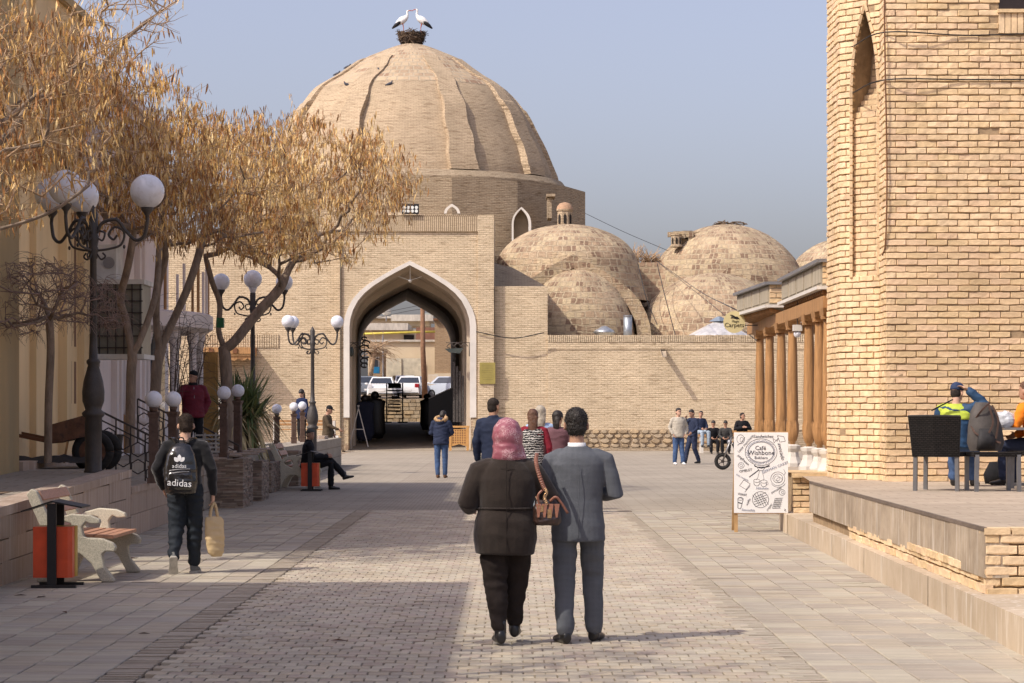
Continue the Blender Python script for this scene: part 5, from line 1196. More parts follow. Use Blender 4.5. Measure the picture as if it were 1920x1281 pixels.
SUIT = [(-.32, .195, .125), (-.15, .19, .128), (.08, .175, .12), (.28, .168, .115), (.5, .185, .12), (.75, .215, .128), (.9, .20, .112), (.97, .11, .085), (1.01, .075, .07)]
PUFF = [(-.20, .20, .155), (-.12, .205, .16), (.1, .20, .155), (.3, .195, .15), (.6, .205, .15), (.8, .205, .14), (.93, .16, .11), (1.0, .09, .09)]
SHIRT = [(-.16, .18, .13), (.1, .17, .12), (.3, .165, .118), (.6, .185, .125), (.8, .20, .12), (.92, .16, .10), (1.0, .08, .075)]
M_suit = CLOTH('grey_blue_check_suiting', (.070, .075, .086), .85, 240, .3, (.15, .16, .18)); M_brn = CLOTH('brown_black_wool', (.030, .022, .018), .95, 200, .35, var=.2, sheen=.2); M_trb = CLOTH('dark_brown_trouser', (.024, .018, .016), .9)
M_nvy = CLOTH('navy_cloth', (.022, .030, .060), .8); M_blk = CLOTH('black_cloth', (.012, .012, .014), .85); M_vel = CLOTH('black_velour', (.010, .010, .012), .95, sheen=.3); M_trk = CLOTH('dark_track_fabric', (.018, .023, .030), .75)
M_jean = CLOTH('blue_denim', (.055, .095, .19), .9, var=.3); M_jeanl = CLOTH('pale_denim', (.30, .36, .42), .9); M_burg = CLOTH('dark_red_nylon', (.13, .012, .025), .6)
# ---- the couple
sw = 252.0; Zw = FPX / sw
def woman_extra(t, P, hp, fr, spine):
    h = MB(); h2 = MB(); h2.ell((0, 0, 0), 1, 22, 14); h.add([tuple(hp(x * .112, y * .128 - .018, z * .142 + .0)) for x, y, z in h2.v], h2.f)
    loft(h, [(hp(0, -.02, -.03), V((1, 0, 0)), V((0, 1, 0)), .108, .115), (hp(0, -.03, -.10), V((1, 0, 0)), V((0, 1, 0)), .11, .115), (hp(0, -.03, -.155), V((1, 0, 0)), V((0, 1, 0)), .115, .12), (hp(.0, -.02, -.20), V((1, 0, 0)), V((0, 1, 0)), .10, .10)], 22)
    cap(h, [hp(.075, 0, -.05), hp(.115, -.02, -.15), hp(.11, 0, -.23)], [.03, .03, .02], 10)
    mt = CLOTH('pink_patterned_silk', (.30, .09, .12), .45, 60, .2, var=.1); tt = mt.node_tree; bb = tt.nodes['Principled BSDF']; old = bb.inputs['Base Color'].links[0].from_socket
    vo = nn(tt, 'ShaderNodeTexVoronoi'); vo.inputs['Scale'].default_value = 70; vo.feature = 'DISTANCE_TO_EDGE'; tt.links.new(coords(tt), vo.inputs['Vector']); n_ = noi(tt, coords(tt), 9, 3)
    mu = nn(tt, 'ShaderNodeMath', operation='MULTIPLY'); tt.links.new(ramp(tt, vo.outputs[0], .0, .12, (1, 1, 1), (0, 0, 0)), mu.inputs[0]); tt.links.new(ramp(tt, n_, .45, .6), mu.inputs[1])
    tt.links.new(mixc(tt, mu.outputs[0], old, (.72, .50, .50)), bb.inputs['Base Color']); bb.inputs['Specular IOR Level'].default_value = .5
    blob(h, 'headscarf', mt, t, .010, 3, .007, 11, 5)
    # belt seam, centre seam, lapel collar, pocket flap
    m = MB(); m.tube([tuple(spine(.20) + V((math.cos(a) * .212, math.sin(a) * .162, .0))) for a in np.linspace(0, 2 * math.pi, 33)], .008, 6); m.build('belt', M_brn, t)
    m = MB(); m.tube([tuple(V((0, -.172 - .012 * math.sin((z - .7) * 4), z))) for z in np.linspace(.70, 1.36, 12)], .003, 5); m.build('back_seam', M_trb, t)
    c = MB(); loft(c, [(P['neck'] + V((0, -.01, -.075)), V((1, 0, 0)), V((0, 1, .2)), .158, .135), (P['neck'] + V((0, -.01, -.02)), V((1, 0, 0)), V((0, 1, .2)), .125, .115), (P['neck'] + V((0, 0, .035)), V((1, 0, 0)), V((0, 1, .2)), .098, .10)], 20); blob(c, 'collar', M_brn, t, .012, 2, .003)
Pw = stand(pel=(0, 0, .93), neck=(.01, -.015, 1.40), head=(.015, .01, 1.555), yaw=-.12, shR=(.195, 0, 1.305), shL=(-.195, -.01, 1.305), elR=(.335, .04, 1.09), elL=(-.285, -.03, 1.06), wrR=(.30, .26, 1.10), wrL=(-.26, .19, 1.02),
           hiR=(.10, 0, .88), hiL=(-.10, 0, .88), knR=(.085, .14, .50), knL=(-.075, .03, .48), anR=(.075, .20, .13), anL=(-.04, -.03, .10), toR=(.1, 1, .0), toL=(-.12, 1, 0))
person('stout woman in a pink headscarf and brown-black belted coat', (GX(948, sw), Zw, 0), .04, 1.0, Pw, .010, M_skin2, 1.07,
       top=dict(name='coat', mat=M_brn, rings=[(-.52, .205, .150), (-.40, .213, .158), (-.2, .222, .168), (.02, .212, .165), (.20, .185, .142), (.42, .200, .150), (.66, .207, .146), (.82, .185, .125), (.92, .14, .11), (1.0, .085, .085)], arm=(.078, .068, .056), sleeve=.9, wr=.006, wf=5),
       legs=dict(mat=M_trb, r=(.106, .082, .056), end=.88, wr=.012), shoes=dict(mat=M_shoe, h=.01), face=False, extra=woman_extra)
sm_ = 249.0; Zm = FPX / sm_
def man_extra(t, P, hp, fr, spine):
    m = MB(); m.sm = True; c = P['neck'] + V((0, .0, .018)); m.lathe([(.070, -.02), (.068, .012), (.064, .012), (.064, -.02)], tuple(c), 24, cap=False); m.build('shirt_collar', CLOTH('white_shirt', (.75, .75, .75)), t)
    c = MB(); loft(c, [(P['neck'] + V((0, -.005, -.05)), V((1, 0, 0)), V((0, 1, .15)), .115, .095), (P['neck'] + V((0, -.004, -.0)), V((1, 0, 0)), V((0, 1, .15)), .080, .078)], 20); blob(c, 'jacket_collar', M_suit, t, .010, 2)
    m = MB(); m.tube([tuple(V((0, -.150 - .010 * math.sin((z - .8) * 4), z))) for z in np.linspace(.80, 1.36, 12)], .0028, 5); m.build('back_seam', M_suit, t)
Pm = stand(neck=(-.01, -.01, 1.50), head=(-.015, .02, 1.668), yaw=.06, pitch=-.08, shR=(.205, 0, 1.405), shL=(-.20, 0, 1.405), elR=(.285, -.02, 1.14), elL=(-.27, .0, 1.14), wrR=(.16, .20, 1.13), wrL=(-.24, .22, 1.10), pel=(0, 0, .96),
           hiR=(.10, 0, .91), hiL=(-.10, 0, .91), knR=(.115, .12, .52), knL=(-.105, .01, .49), anR=(.125, .13, .085), anL=(-.10, -.07, .085), toR=(.35, 1, 0), toL=(-.35, 1, 0))
person('man in a grey-blue checked suit walking beside the woman in the pink scarf', (GX(1084, sm_), Zm, 0), 0, .985, Pm, .010, M_skin, 1.03,
       top=dict(name='suit_jacket', mat=M_suit, rings=[(-.34, .198, .132), (-.15, .196, .134), (.08, .184, .128), (.28, .18, .122), (.5, .195, .128), (.75, .208, .130), (.87, .18, .115), (.95, .115, .09), (1.01, .075, .072)], arm=(.068, .060, .050), wr=.0045, wf=5),
       legs=dict(mat=M_suit, r=(.100, .080, .066), end=.95, wr=.008, wf=6), shoes=dict(mat=M_shoe), hair=dict(style='thick', mat=M_hair), face=False, extra=man_extra)
# handbag on the woman's shoulder
hb_ = thing('handbag', 'brown and gold leather handbag with a metal chain hanging at the woman\'s elbow', 'handbag', (GX(1026, sw), Zw - .10, 0)); M_lea = MAT('dark_bag_leather', (.035, .018, .014), .3, .3, 14, .3, 60, spec=.6); M_tan = MAT('tan_strap_leather', (.24, .10, .065), .45, .2, 14, .2, 60, spec=.5); M_gold = MAT('gold_metal', (.65, .42, .22), .25, .2, 10, .3, 30, metal=.9)
m = MB(); loft(m, [(V((0, 0, .90)), V((1, 0, 0)), V((0, 1, 0)), .085, .045), (V((0, 0, .93)), V((1, 0, 0)), V((0, 1, 0)), .105, .055), (V((-.005, 0, 1.02)), V((1, 0, 0)), V((0, 1, 0)), .10, .045), (V((-.01, 0, 1.09)), V((1, 0, 0)), V((0, 1, 0)), .07, .022)], 18, .7); blob(m, 'pouch', M_lea, hb_, .008, 1, .004, 20)
m = MB(); m.sm = True; P_ = bezier([(-.075, .06, 1.43), (-.085, -.02, 1.38), (-.07, -.045, 1.30), (-.035, -.05, 1.20), (-.015, -.05, 1.16)], 6)
for a, b in zip(P_[:-1], P_[1:]): m.bar(a, b, .030, .006, up=(0, 1, 0))
m.build('strap', M_tan, hb_)
m = MB(); m.sm = True; m.tube(bezier([(.02, -.04, 1.08), (.06, -.06, 1.11), (.10, -.05, 1.07), (.15, -.04, .99)], 6), .010, 8); m.tube(bezier([(-.06, -.04, 1.05), (-.07, -.06, 1.12), (-.04, -.055, 1.16)], 6), .009, 8); m.build('handle', M_tan, hb_)
m = MB()
for k in range(9): c = V((-.015 + .008 * math.sin(k), -.055, 1.165 - k * .013)); m.tube([c + V((math.cos(a) * .010, 0, math.sin(a) * .010)) for a in np.linspace(0, 6.283, 9)], .003, 5)
m.box(-.07, -.03, -.055, -.045, 1.0, 1.05); m.box(-.0, .03, -.06, -.045, .955, 1.02); m.build('chain', M_gold, hb_)
m = MB()
for i in range(4): m.prism([(-.085 + i * .045, -.046, 1.06), (-.06 + i * .045, -.05, 1.06), (-.075 + i * .045, -.055, .96)], (.015, -.006, .0))
m.build('flap', M_tan, hb_)
# ---- the boy with backpack
sb = 175.0; Zb = FPX / sb
Pb = stand(pel=(0, 0, .93), neck=(.0, .0, 1.43), head=(.005, .045, 1.585), pitch=-.22, yaw=.1, shR=(.185, 0, 1.375), shL=(-.185, 0, 1.375), elR=(.285, -.02, 1.11), elL=(-.30, -.03, 1.12), wrR=(.295, .05, .86), wrL=(-.245, .08, .92), hdR=(0, .05, -1), cuR=1.0,
           knR=(.095, .05, .50), knL=(-.09, .0, .50), anR=(.085, .10, .085), anL=(-.11, -.14, .16), toR=(.1, 1, 0), toL=(-.05, .35, -.94))
def boy_extra(t, P, hp, fr, spine):
    m = MB(); m.box(-.152, -.146, -.02, .02, .40, .55); 
person('boy in a black velour top and dark track trousers walking away', (GX(347, sb), Zb, 0), .03, 1.0, Pb, .013, M_skin2, 1.02,
       top=dict(mat=M_vel, rings=[(-.12, .165, .125), (.0, .175, .13), (.3, .165, .122), (.6, .178, .122), (.8, .19, .118), (.92, .15, .10), (1.0, .075, .07)], arm=(.066, .060, .042), sleeve=.97, wr=.008), legs=dict(mat=M_trk, r=(.100, .082, .060), end=.92, wr=.014),
       shoes=dict(mat=MAT('grey_trainer', (.16, .16, .15), .7, .3, 12, .2, 50), sole=MAT('pale_rubber_sole', (.42, .39, .33), .8, .2, 20, .3, 60)), hair=dict(style='short', mat=MAT('curly_brown_hair', (.035, .022, .015), .7, .5, 60, .9, 200)), face=False)
bp = thing('backpack', 'shiny black backpack with white adidas lettering on the boy\'s back', 'backpack', (GX(343, sb), Zb, 0), .03); M_bp = MAT('glossy_black_vinyl', (.012, .012, .013), .18, .2, 8, .35, 9, spec=.8); M_wp = MAT('white_print', (.78, .78, .78), .5, .02, 3, 0)
m = MB(); X1, Y1 = V((1, 0, 0)), V((0, 1, 0)); loft(m, [(V((0, -.20, .845)), X1, Y1, .10, .05), (V((0, -.215, .87)), X1, Y1, .158, .085), (V((0, -.22, .98)), X1, Y1, .178, .10), (V((0, -.215, 1.15)), X1, Y1, .172, .095), (V((0, -.21, 1.28)), X1, Y1, .15, .085), (V((0, -.19, 1.37)), X1, Y1, .10, .06), (V((0, -.18, 1.40)), X1, Y1, .04, .03)], 24, .75); body = blob(m, 'pack', M_bp, bp, .011, 2, .004, 10)
m = MB(); loft(m, [(V((0, -.285, .90)), X1, Y1, .12, .03), (V((0, -.305, .93)), X1, Y1, .135, .04), (V((0, -.305, 1.07)), X1, Y1, .13, .038), (V((0, -.295, 1.10)), X1, Y1, .115, .03)], 20, .7); blob(m, 'front_pocket', M_bp, bp, .009, 1, .003, 14)
for z, w in ((1.115, .11), (1.085, .10)):
    m = MB(); m.tube(bezier([(-w, -.325, z - .008), (0, -.345, z + .006), (w, -.325, z + .01)], 6), .0055, 6); m.build('zip', M_grey, bp)
for sg_ in (-1, 1):
    m = MB(); P_ = bezier([(sg_ * .05, -.12, 1.40), (sg_ * .10, -.06, 1.45), (sg_ * .135, .02, 1.43), (sg_ * .14, .10, 1.32)], 5)
    for a, b in zip(P_[:-1], P_[1:]): m.bar(a, b, .045, .012)
    m.build('strap', M_bp, bp)
m = MB(); m.tube(bezier([(-.035, -.17, 1.40), (-.02, -.18, 1.45), (.02, -.18, 1.45), (.035, -.17, 1.40)], 5), .007, 6); m.build('loop', M_bp, bp)
text_obj('lettering', 'adidas', M_wp, bp, (0, -.3485, .975), (math.pi / 2, .08, 0), .105, .002)
text_obj('lettering', 'adidas', M_wp, bp, (-.005, -.3215, 1.155), (math.pi / 2, 0, 0), .062, .002)
m = MB()
for ang, L in ((0, .075), (.75, .066), (-.75, .066)):
    Q = []
    for k in range(13):
        f = k / 12 * 2; u = f if f <= 1 else 2 - f; side = 1 if f <= 1 else -1; q = V((side * .021 * math.sin(math.pi * min(1, u * 1.02)) ** .7, 0, .015 + u * L)); q = Matrix.Rotation(ang, 3, 'Y') @ q; Q.append((q.x - .005, -.3175 + abs(ang) * .003 - max(0, q.z - .05) * -.2, 1.19 + q.z))
    m.prism([Q[i] for i in range(12)], (0, .004, 0))
m.build('emblem', M_wp, bp)
m = MB(); 
# tote bag in the boy's hand
tb = thing('tote_bag', 'cream cloth tote bag with slit handles held in the boy\'s right hand', 'bag', (GX(402, sb), Zb + .05, 0), .5); M_cream = CLOTH('cream_canvas', (.56, .42, .24), .8)
m = MB(); loft(m, [(V((.02, 0, .18)), X1, Y1, .05, .035), (V((.01, 0, .22)), X1, Y1, .085, .05), (V((0, 0, .38)), X1, Y1, .105, .06), (V((-.01, 0, .56)), X1, Y1, .105, .035), (V((-.02, 0, .60)), X1, Y1, .09, .012)], 16, .8); blob(m, 'bag', M_cream, tb, .011, 1, .012, 9)
for dx in (-.015, .015):
    m = MB(); m.sm = True; P_ = bezier([(-.06, dx, .57), (-.045, dx, .68), (-.01, dx * .5, .755), (.015, dx, .68), (.035, dx, .57)], 6)
    for a, b in zip(P_[:-1], P_[1:]): m.bar(a, b, .024, .006, up=(0, 1, 0))
    m.build('handle', M_cream, tb)
# ---- man in a hooded parka
def parka_extra(t, P, hp, fr, spine):
    f = MB(); M_fur = MAT('tan_fur', (.42, .27, .14), .95, .5, 40, .9, 90)
    f.tube([tuple(P['neck'] + V((math.cos(a) * .135, -.03 + math.sin(a) * .10, .05 + .05 * math.sin(a * 1)))) for a in np.linspace(0, 2 * math.pi, 20)], .045, 8); blob(f, 'fur_trim', M_fur, t, .014, 0, .016, 60)
    h = MB(); h.ell(P['neck'] + V((0, -.10, -.02)), (.12, .075, .11)); blob(h, 'hood', M_nvy, t, .014, 2, .006)
Pp = stand(head=(.03, .11, 1.60), pitch=-.55, yaw=-.3, neck=(.0, .03, 1.46), elR=(.27, .05, 1.15), wrR=(.16, .24, 1.10), elL=(-.26, .02, 1.15), wrL=(-.12, .24, 1.08), anR=(.09, .06, .085), anL=(-.08, -.04, .085))
person('man in a navy fur-trimmed parka and jeans standing with bowed head before the gateway', (GX(827, 73.5), FPX / 73.5, 0), -.15, 1.0, Pp, .016, top=dict(name='parka', mat=M_nvy, rings=PUFF, arm=(.075, .068, .055), wr=.012), legs=dict(mat=M_jean, r=(.092, .072, .06)), shoes=dict(mat=MAT('brown_shoe', (.12, .06, .03), .6)), hair=dict(style='short', mat=M_hair), face=False, extra=parka_extra)
# ---- the four people just beyond the couple
person('tall man in dark navy walking ahead of the woman in the pink scarf', (GX(925, 120), FPX / 120, 0), -.25, 1.10, stand(yaw=-.35, elR=(.27, 0, 1.14), knR=(.1, .12, .5)), .016, top=dict(mat=M_nvy, rings=SHIRT, arm=(.068, .06, .046), collar=.04), legs=dict(mat=MAT('charcoal_trouser', (.08, .08, .085))), shoes=dict(mat=M_shoe), hair=dict(style='short', mat=M_hairgr), face=False)
def vest(t, P, hp, fr, spine):
    T = MB(); loft(T, [(spine(f), V((1, 0, 0)), V((0, 1, 0)), rx * 1.06, ry * 1.1) for f, rx, ry in SHIRT[:-1]], 20)
    mt = CLOTH('black_white_zigzag_knit', (.03, .028, .03), .9, var=.1); tt = mt.node_tree; bb = tt.nodes['Principled BSDF']; w1 = nn(tt, 'ShaderNodeTexWave'); w1.bands_direction = 'Z'; w1.wave_profile = 'TRI'; w1.inputs['Scale'].default_value = 8; w1.inputs['Distortion'].default_value = 6; w1.inputs['Detail Scale'].default_value = 3; tt.links.new(coords(tt), w1.inputs['Vector'])
    tt.links.new(mixc(tt, ramp(tt, w1.outputs[0], .62, .7), (.03, .028, .03), (.6, .58, .55)), bb.inputs['Base Color']); blob(T, 'waistcoat', mt, t, .014, 2, .006)
person('girl with long brown hair and a black and white waistcoat', (GX(999, 114), FPX / 114, 0), 0, 1.0, stand(elR=(.27, -.02, 1.14), knL=(-.1, .12, .5)), .016, top=dict(mat=CLOTH('crimson_knit', (.22, .02, .035)), rings=SHIRT), legs=dict(mat=M_blk), shoes=dict(mat=M_shoe), hair=dict(style='long', mat=M_hairb, len=.52, wd=.085), face=False, extra=vest)
person('woman in a pale silver headscarf and light blue shirt', (GX(1013, 108), FPX / 108, 0), .1, 1.03, stand(), .018, skin=M_skin2, top=dict(mat=CLOTH('pale_blue_cotton', (.36, .48, .68)), rings=SHIRT), legs=dict(mat=M_jeanl), shoes=dict(mat=M_shoe), hair=dict(style='veil', mat=CLOTH('silver_scarf', (.42, .37, .30), .5, var=.4), len=.34, wd=.09, k=1.12), face=False)
person('woman with dark hair in a mauve coat beside the suited man\'s head', (GX(1046, 111), FPX / 111, 0), -.1, .985, stand(yaw=-.5), .018, skin=M_skin2, top=dict(name='coat', mat=CLOTH('mauve_wool', (.15, .075, .088)), rings=COAT), legs=dict(mat=M_blk), shoes=dict(mat=M_shoe), hair=dict(style='long', mat=M_hair, len=.20), face=False)
# ---- standing men on the right
def shirtfront(col):
    def f(t, P, hp, fr, spine):
        m = MB(); loft(m, [(spine(.1) + V((0, .085, 0)), V((1, 0, 0)), V((0, 1, 0)), .06, .05), (spine(.5) + V((0, .09, 0)), V((1, 0, 0)), V((0, 1, 0)), .065, .05), (spine(.92) + V((0, .06, 0)), V((1, 0, 0)), V((0, 1, 0)), .05, .04)], 12); blob(m, 'shirt', CLOTH('white_tshirt', col), t, .014, 1)
    return f
person('young man in a pale jacket, white shirt and jeans standing in the sun', (GX(1272, 59.5), FPX / 59.5, 0), math.pi + .25, 1.02, stand(yaw=.2, elR=(.28, -.03, 1.15), elL=(-.28, -.03, 1.15), wrR=(.20, .08, .95), wrL=(-.20, .08, .95), anR=(.13, .02, .085), anL=(-.12, .10, .085)), .018, M_skin2, top=dict(mat=CLOTH('stone_jacket', (.42, .38, .31)), rings=PUFF), legs=dict(mat=M_jean), shoes=dict(mat=MAT('white_shoe', (.65, .64, .62), .6)), hair=dict(style='thick', mat=M_hair), extra=shirtfront((.72, .72, .73)))
person('man in navy track jacket and trousers beside the one in the pale jacket', (GX(1299, 58), FPX / 58, 0), math.pi - .9, 1.0, stand(head=(0, .06, 1.62), pitch=-.3, elR=(.26, .10, 1.20), wrR=(.10, .22, 1.45), elL=(-.25, .02, 1.14), wrL=(-.18, .2, 1.0), anR=(.12, .22, .085), anL=(-.1, -.18, .085), knR=(.1, .14, .5)), .018, top=dict(mat=M_nvy, rings=SHIRT), legs=dict(mat=M_nvy), shoes=dict(mat=M_shoe), hair=dict(style='thick', mat=M_hair))
def sit(seat=.45, lean=0, knee=.48, foot=.42, **k):
    p = dict(pel=(0, 0, seat + .10), neck=(0, .02 + lean, seat + .60), head=(0, .06 + lean, seat + .765), shR=(.185, .01 + lean, seat + .55), shL=(-.185, .01 + lean, seat + .55), elR=(.24, .10 + lean * .6, seat + .28), elL=(-.24, .10 + lean * .6, seat + .28), wrR=(.12, .30 + lean * .5, seat + .20), wrL=(-.12, .30 + lean * .5, seat + .20),
             hiR=(.09, .02, seat + .08), hiL=(-.09, .02, seat + .08), knR=(.14, knee - .04, seat + .06), knL=(-.14, knee - .04, seat + .06), anR=(.13, foot, .085), anL=(-.13, foot, .085)); p.update(k); return stand(**p)
SITC = [(-.12, .185, .14), (.0, .19, .14), (.3, .18, .135), (.6, .19, .13), (.82, .195, .12), (.93, .15, .10), (1.0, .08, .08)]
person('man in pale jeans and dark jacket at the left end of the far bench', (GX(1313, 48.5), FPX / 48.5, .28), math.pi + .4, 1.0, sit(.52, 0, yaw=-.5), .02, top=dict(mat=M_nvy, rings=SITC), legs=dict(mat=M_jeanl), shoes=dict(mat=M_shoe), hair=dict(style='short', mat=M_hair))
person('youth in black slouched over his phone, second from left on the far bench', (GX(1336, 47.5), FPX / 47.5, 0), math.pi + .1, 1.0, sit(.42, .12, pitch=-.5), .02, top=dict(mat=M_blk, rings=SITC), legs=dict(mat=M_blk), shoes=dict(mat=M_shoe), hair=dict(style='thick', mat=M_hair))
person('bareheaded youth in grey and black bent forward, second from right on the far bench', (GX(1360, 47.5), FPX / 47.5, 0), math.pi - .05, 1.0, sit(.42, .16, pitch=-.6), .02, top=dict(mat=CLOTH('dark_grey_jacket', (.06, .058, .055)), rings=SITC), legs=dict(mat=M_blk), shoes=dict(mat=M_shoe), hair=dict(style='thick', mat=M_hair))
person('heavy man in black with folded hands at the right end of the far bench', (GX(1391, 49), FPX / 49, .12), math.pi + .3, 1.08, sit(.50, 0, yaw=.6, elR=(.30, .08, .80), elL=(-.30, .08, .80), wrR=(.06, .22, .86), wrL=(-.06, .22, .86)), .02, girth=1.1, top=dict(mat=M_blk, rings=SITC), legs=dict(mat=M_blk), shoes=dict(mat=M_shoe), hair=dict(style='short', mat=M_hairgr))
def zipper(t, P, hp, fr, spine):
    m = MB(); m.tube([tuple(spine(f) + V((.01, .158 if f < .8 else .12, 0))) for f in (-.15, .1, .4, .7, .95)], .006, 5); m.build('zip', M_grey, t)
    c = MB(); loft(c, [(P['neck'] + V((0, 0, -.06)), V((1, 0, 0)), V((0, 1, 0)), .10, .10), (P['neck'] + V((0, .01, .06)), V((1, 0, 0)), V((0, 1, 0)), .085, .09)], 16); blob(c, 'collar', M_blk, t, .014, 1, .004)
# ---- left side people
person('man in a dark red zipped jacket and black beanie resting a hand on the railing', (GX(362, 100), FPX / 100, .78), math.pi + .35, .965, stand(yaw=-1.0, elR=(.33, .05, 1.20), wrR=(.42, .22, 1.22), elL=(-.30, -.04, 1.15), wrL=(-.20, .02, .95)), .014, girth=1.08, top=dict(mat=M_burg, rings=PUFF, arm=(.075, .068, .052), collar=.06, wr=.010), legs=dict(mat=M_blk), shoes=dict(mat=M_shoe), hair=dict(style='beanie', mat=CLOTH('black_knit', (.014, .014, .016))), extra=zipper)
person('old man in a black coat and grey beanie sitting cross-legged on a bench', (GX(577, 85.8), FPX / 85.8, 0), -math.pi / 2 + .12, 1.0, sit(.44, .0, yaw=-.75, knR=(.12, .50, .58), knL=(-.08, .50, .64), anR=(.10, .50, .085), anL=(.02, .80, .30), toL=(.25, 1, .25), wrR=(.10, .42, .72), wrL=(-.06, .40, .74), elR=(.25, .12, .70), elL=(-.25, .12, .70)), .014, top=dict(name='coat', mat=M_blk, rings=[(-.16, .20, .17), (.0, .20, .16), (.3, .19, .145), (.6, .195, .135), (.82, .20, .125), (.93, .15, .10), (1.0, .085, .085)], arm=(.075, .068, .055), collar=.05), legs=dict(mat=M_blk), shoes=dict(mat=M_shoe), hair=dict(style='beanie', mat=CLOTH('grey_knit', (.075, .08, .075))))
person('woman in a dark blue coat standing behind the far globe bollards', (GX(566, 66.5), FPX / 66.5, .78), math.pi * .75, .875, stand(yaw=.4, pitch=-.2), .018, M_skin2, top=dict(name='coat', mat=CLOTH('blue_coat', (.014, .022, .06)), rings=COAT), legs=dict(mat=M_blk), shoes=dict(mat=M_shoe), hair=dict(style='long', mat=M_hair, len=.30))
person('man in a brown overcoat and peaked cap by a white post', (GX(614, 60), FPX / 60, 0), -math.pi / 2 - .25, 1.07, stand(pitch=-.25, head=(0, .06, 1.62), elR=(.24, .12, 1.17), wrR=(.16, .38, 1.05), elL=(-.25, .02, 1.15), wrL=(-.2, .12, .92), anR=(.1, .12, .085), anL=(-.1, -.05, .085)), .018, top=dict(name='overcoat', mat=CLOTH('brown_overcoat', (.075, .055, .035)), rings=COAT), legs=dict(mat=M_blk), shoes=dict(mat=M_shoe), hair=dict(style='cap', mat=M_blk))
# ---- diners on the right terrace
M_lime = CLOTH('lime_and_blue_shell', (.42, .50, .06), .6); M_dkb = CLOTH('dark_blue_shell', (.025, .06, .12), .6)
sd = 152.0
def diner(t, P, hp, fr, spine):
    y = MB(); loft(y, [(spine(.62) , V((1, 0, 0)), V((0, 1, 0)), .208, .145), (spine(.8), V((1, 0, 0)), V((0, 1, 0)), .215, .138), (spine(.95), V((1, 0, 0)), V((0, 1, 0)), .16, .11), (spine(1.03), V((1, 0, 0)), V((0, 1, 0)), .085, .085)], 22)
    cap(y, [P['shL'] * .8 + P['neck'] * .2, P['shL'], P['shL'] * .6 + P['elL'] * .4], [.07, .078, .072], 12); blob(y, 'yoke', M_lime, t, .013, 2, .006)
    s_ = MB(); s_.bar((-.26, -.15, .98), (.02, -.17, 1.12), .045, .012); s_.build('bag_strap', M_blk, t)
person('diner in a dark blue cap and lime and blue jacket touching his head', (GX(1790, sd), FPX / sd, .80), -.45, .96, sit(.45, .06, yaw=-.3, pitch=-.15, elR=(.36, .12, 1.08), wrR=(.165, .07, 1.235), hdR=(-.8, -.1, .5), pmR=(-.7, -.3, -.3), elL=(-.30, .12, .76)), .012, M_skin2, top=dict(mat=M_dkb, rings=SITC, arm=(.075, .066, .052), wr=.011), legs=dict(mat=M_jean), shoes=dict(mat=M_shoe), hair=dict(style='beanie', mat=CLOTH('navy_hat', (.03, .045, .10), .7)), face=False, extra=diner)
person('diner in a bright orange top cut off by the right edge of the view', (GX(1948, 150), FPX / 150, .80), .9, .98, sit(.45, .12, elL=(-.30, .16, .78), wrL=(-.20, .40, .80)), .014, top=dict(mat=CLOTH('orange_fleece', (.80, .22, .02)), rings=SITC, arm=(.075, .066, .052), wr=.010), legs=dict(mat=M_nvy), shoes=dict(mat=M_shoe), hair=dict(style='short', mat=M_hairb), face=False)
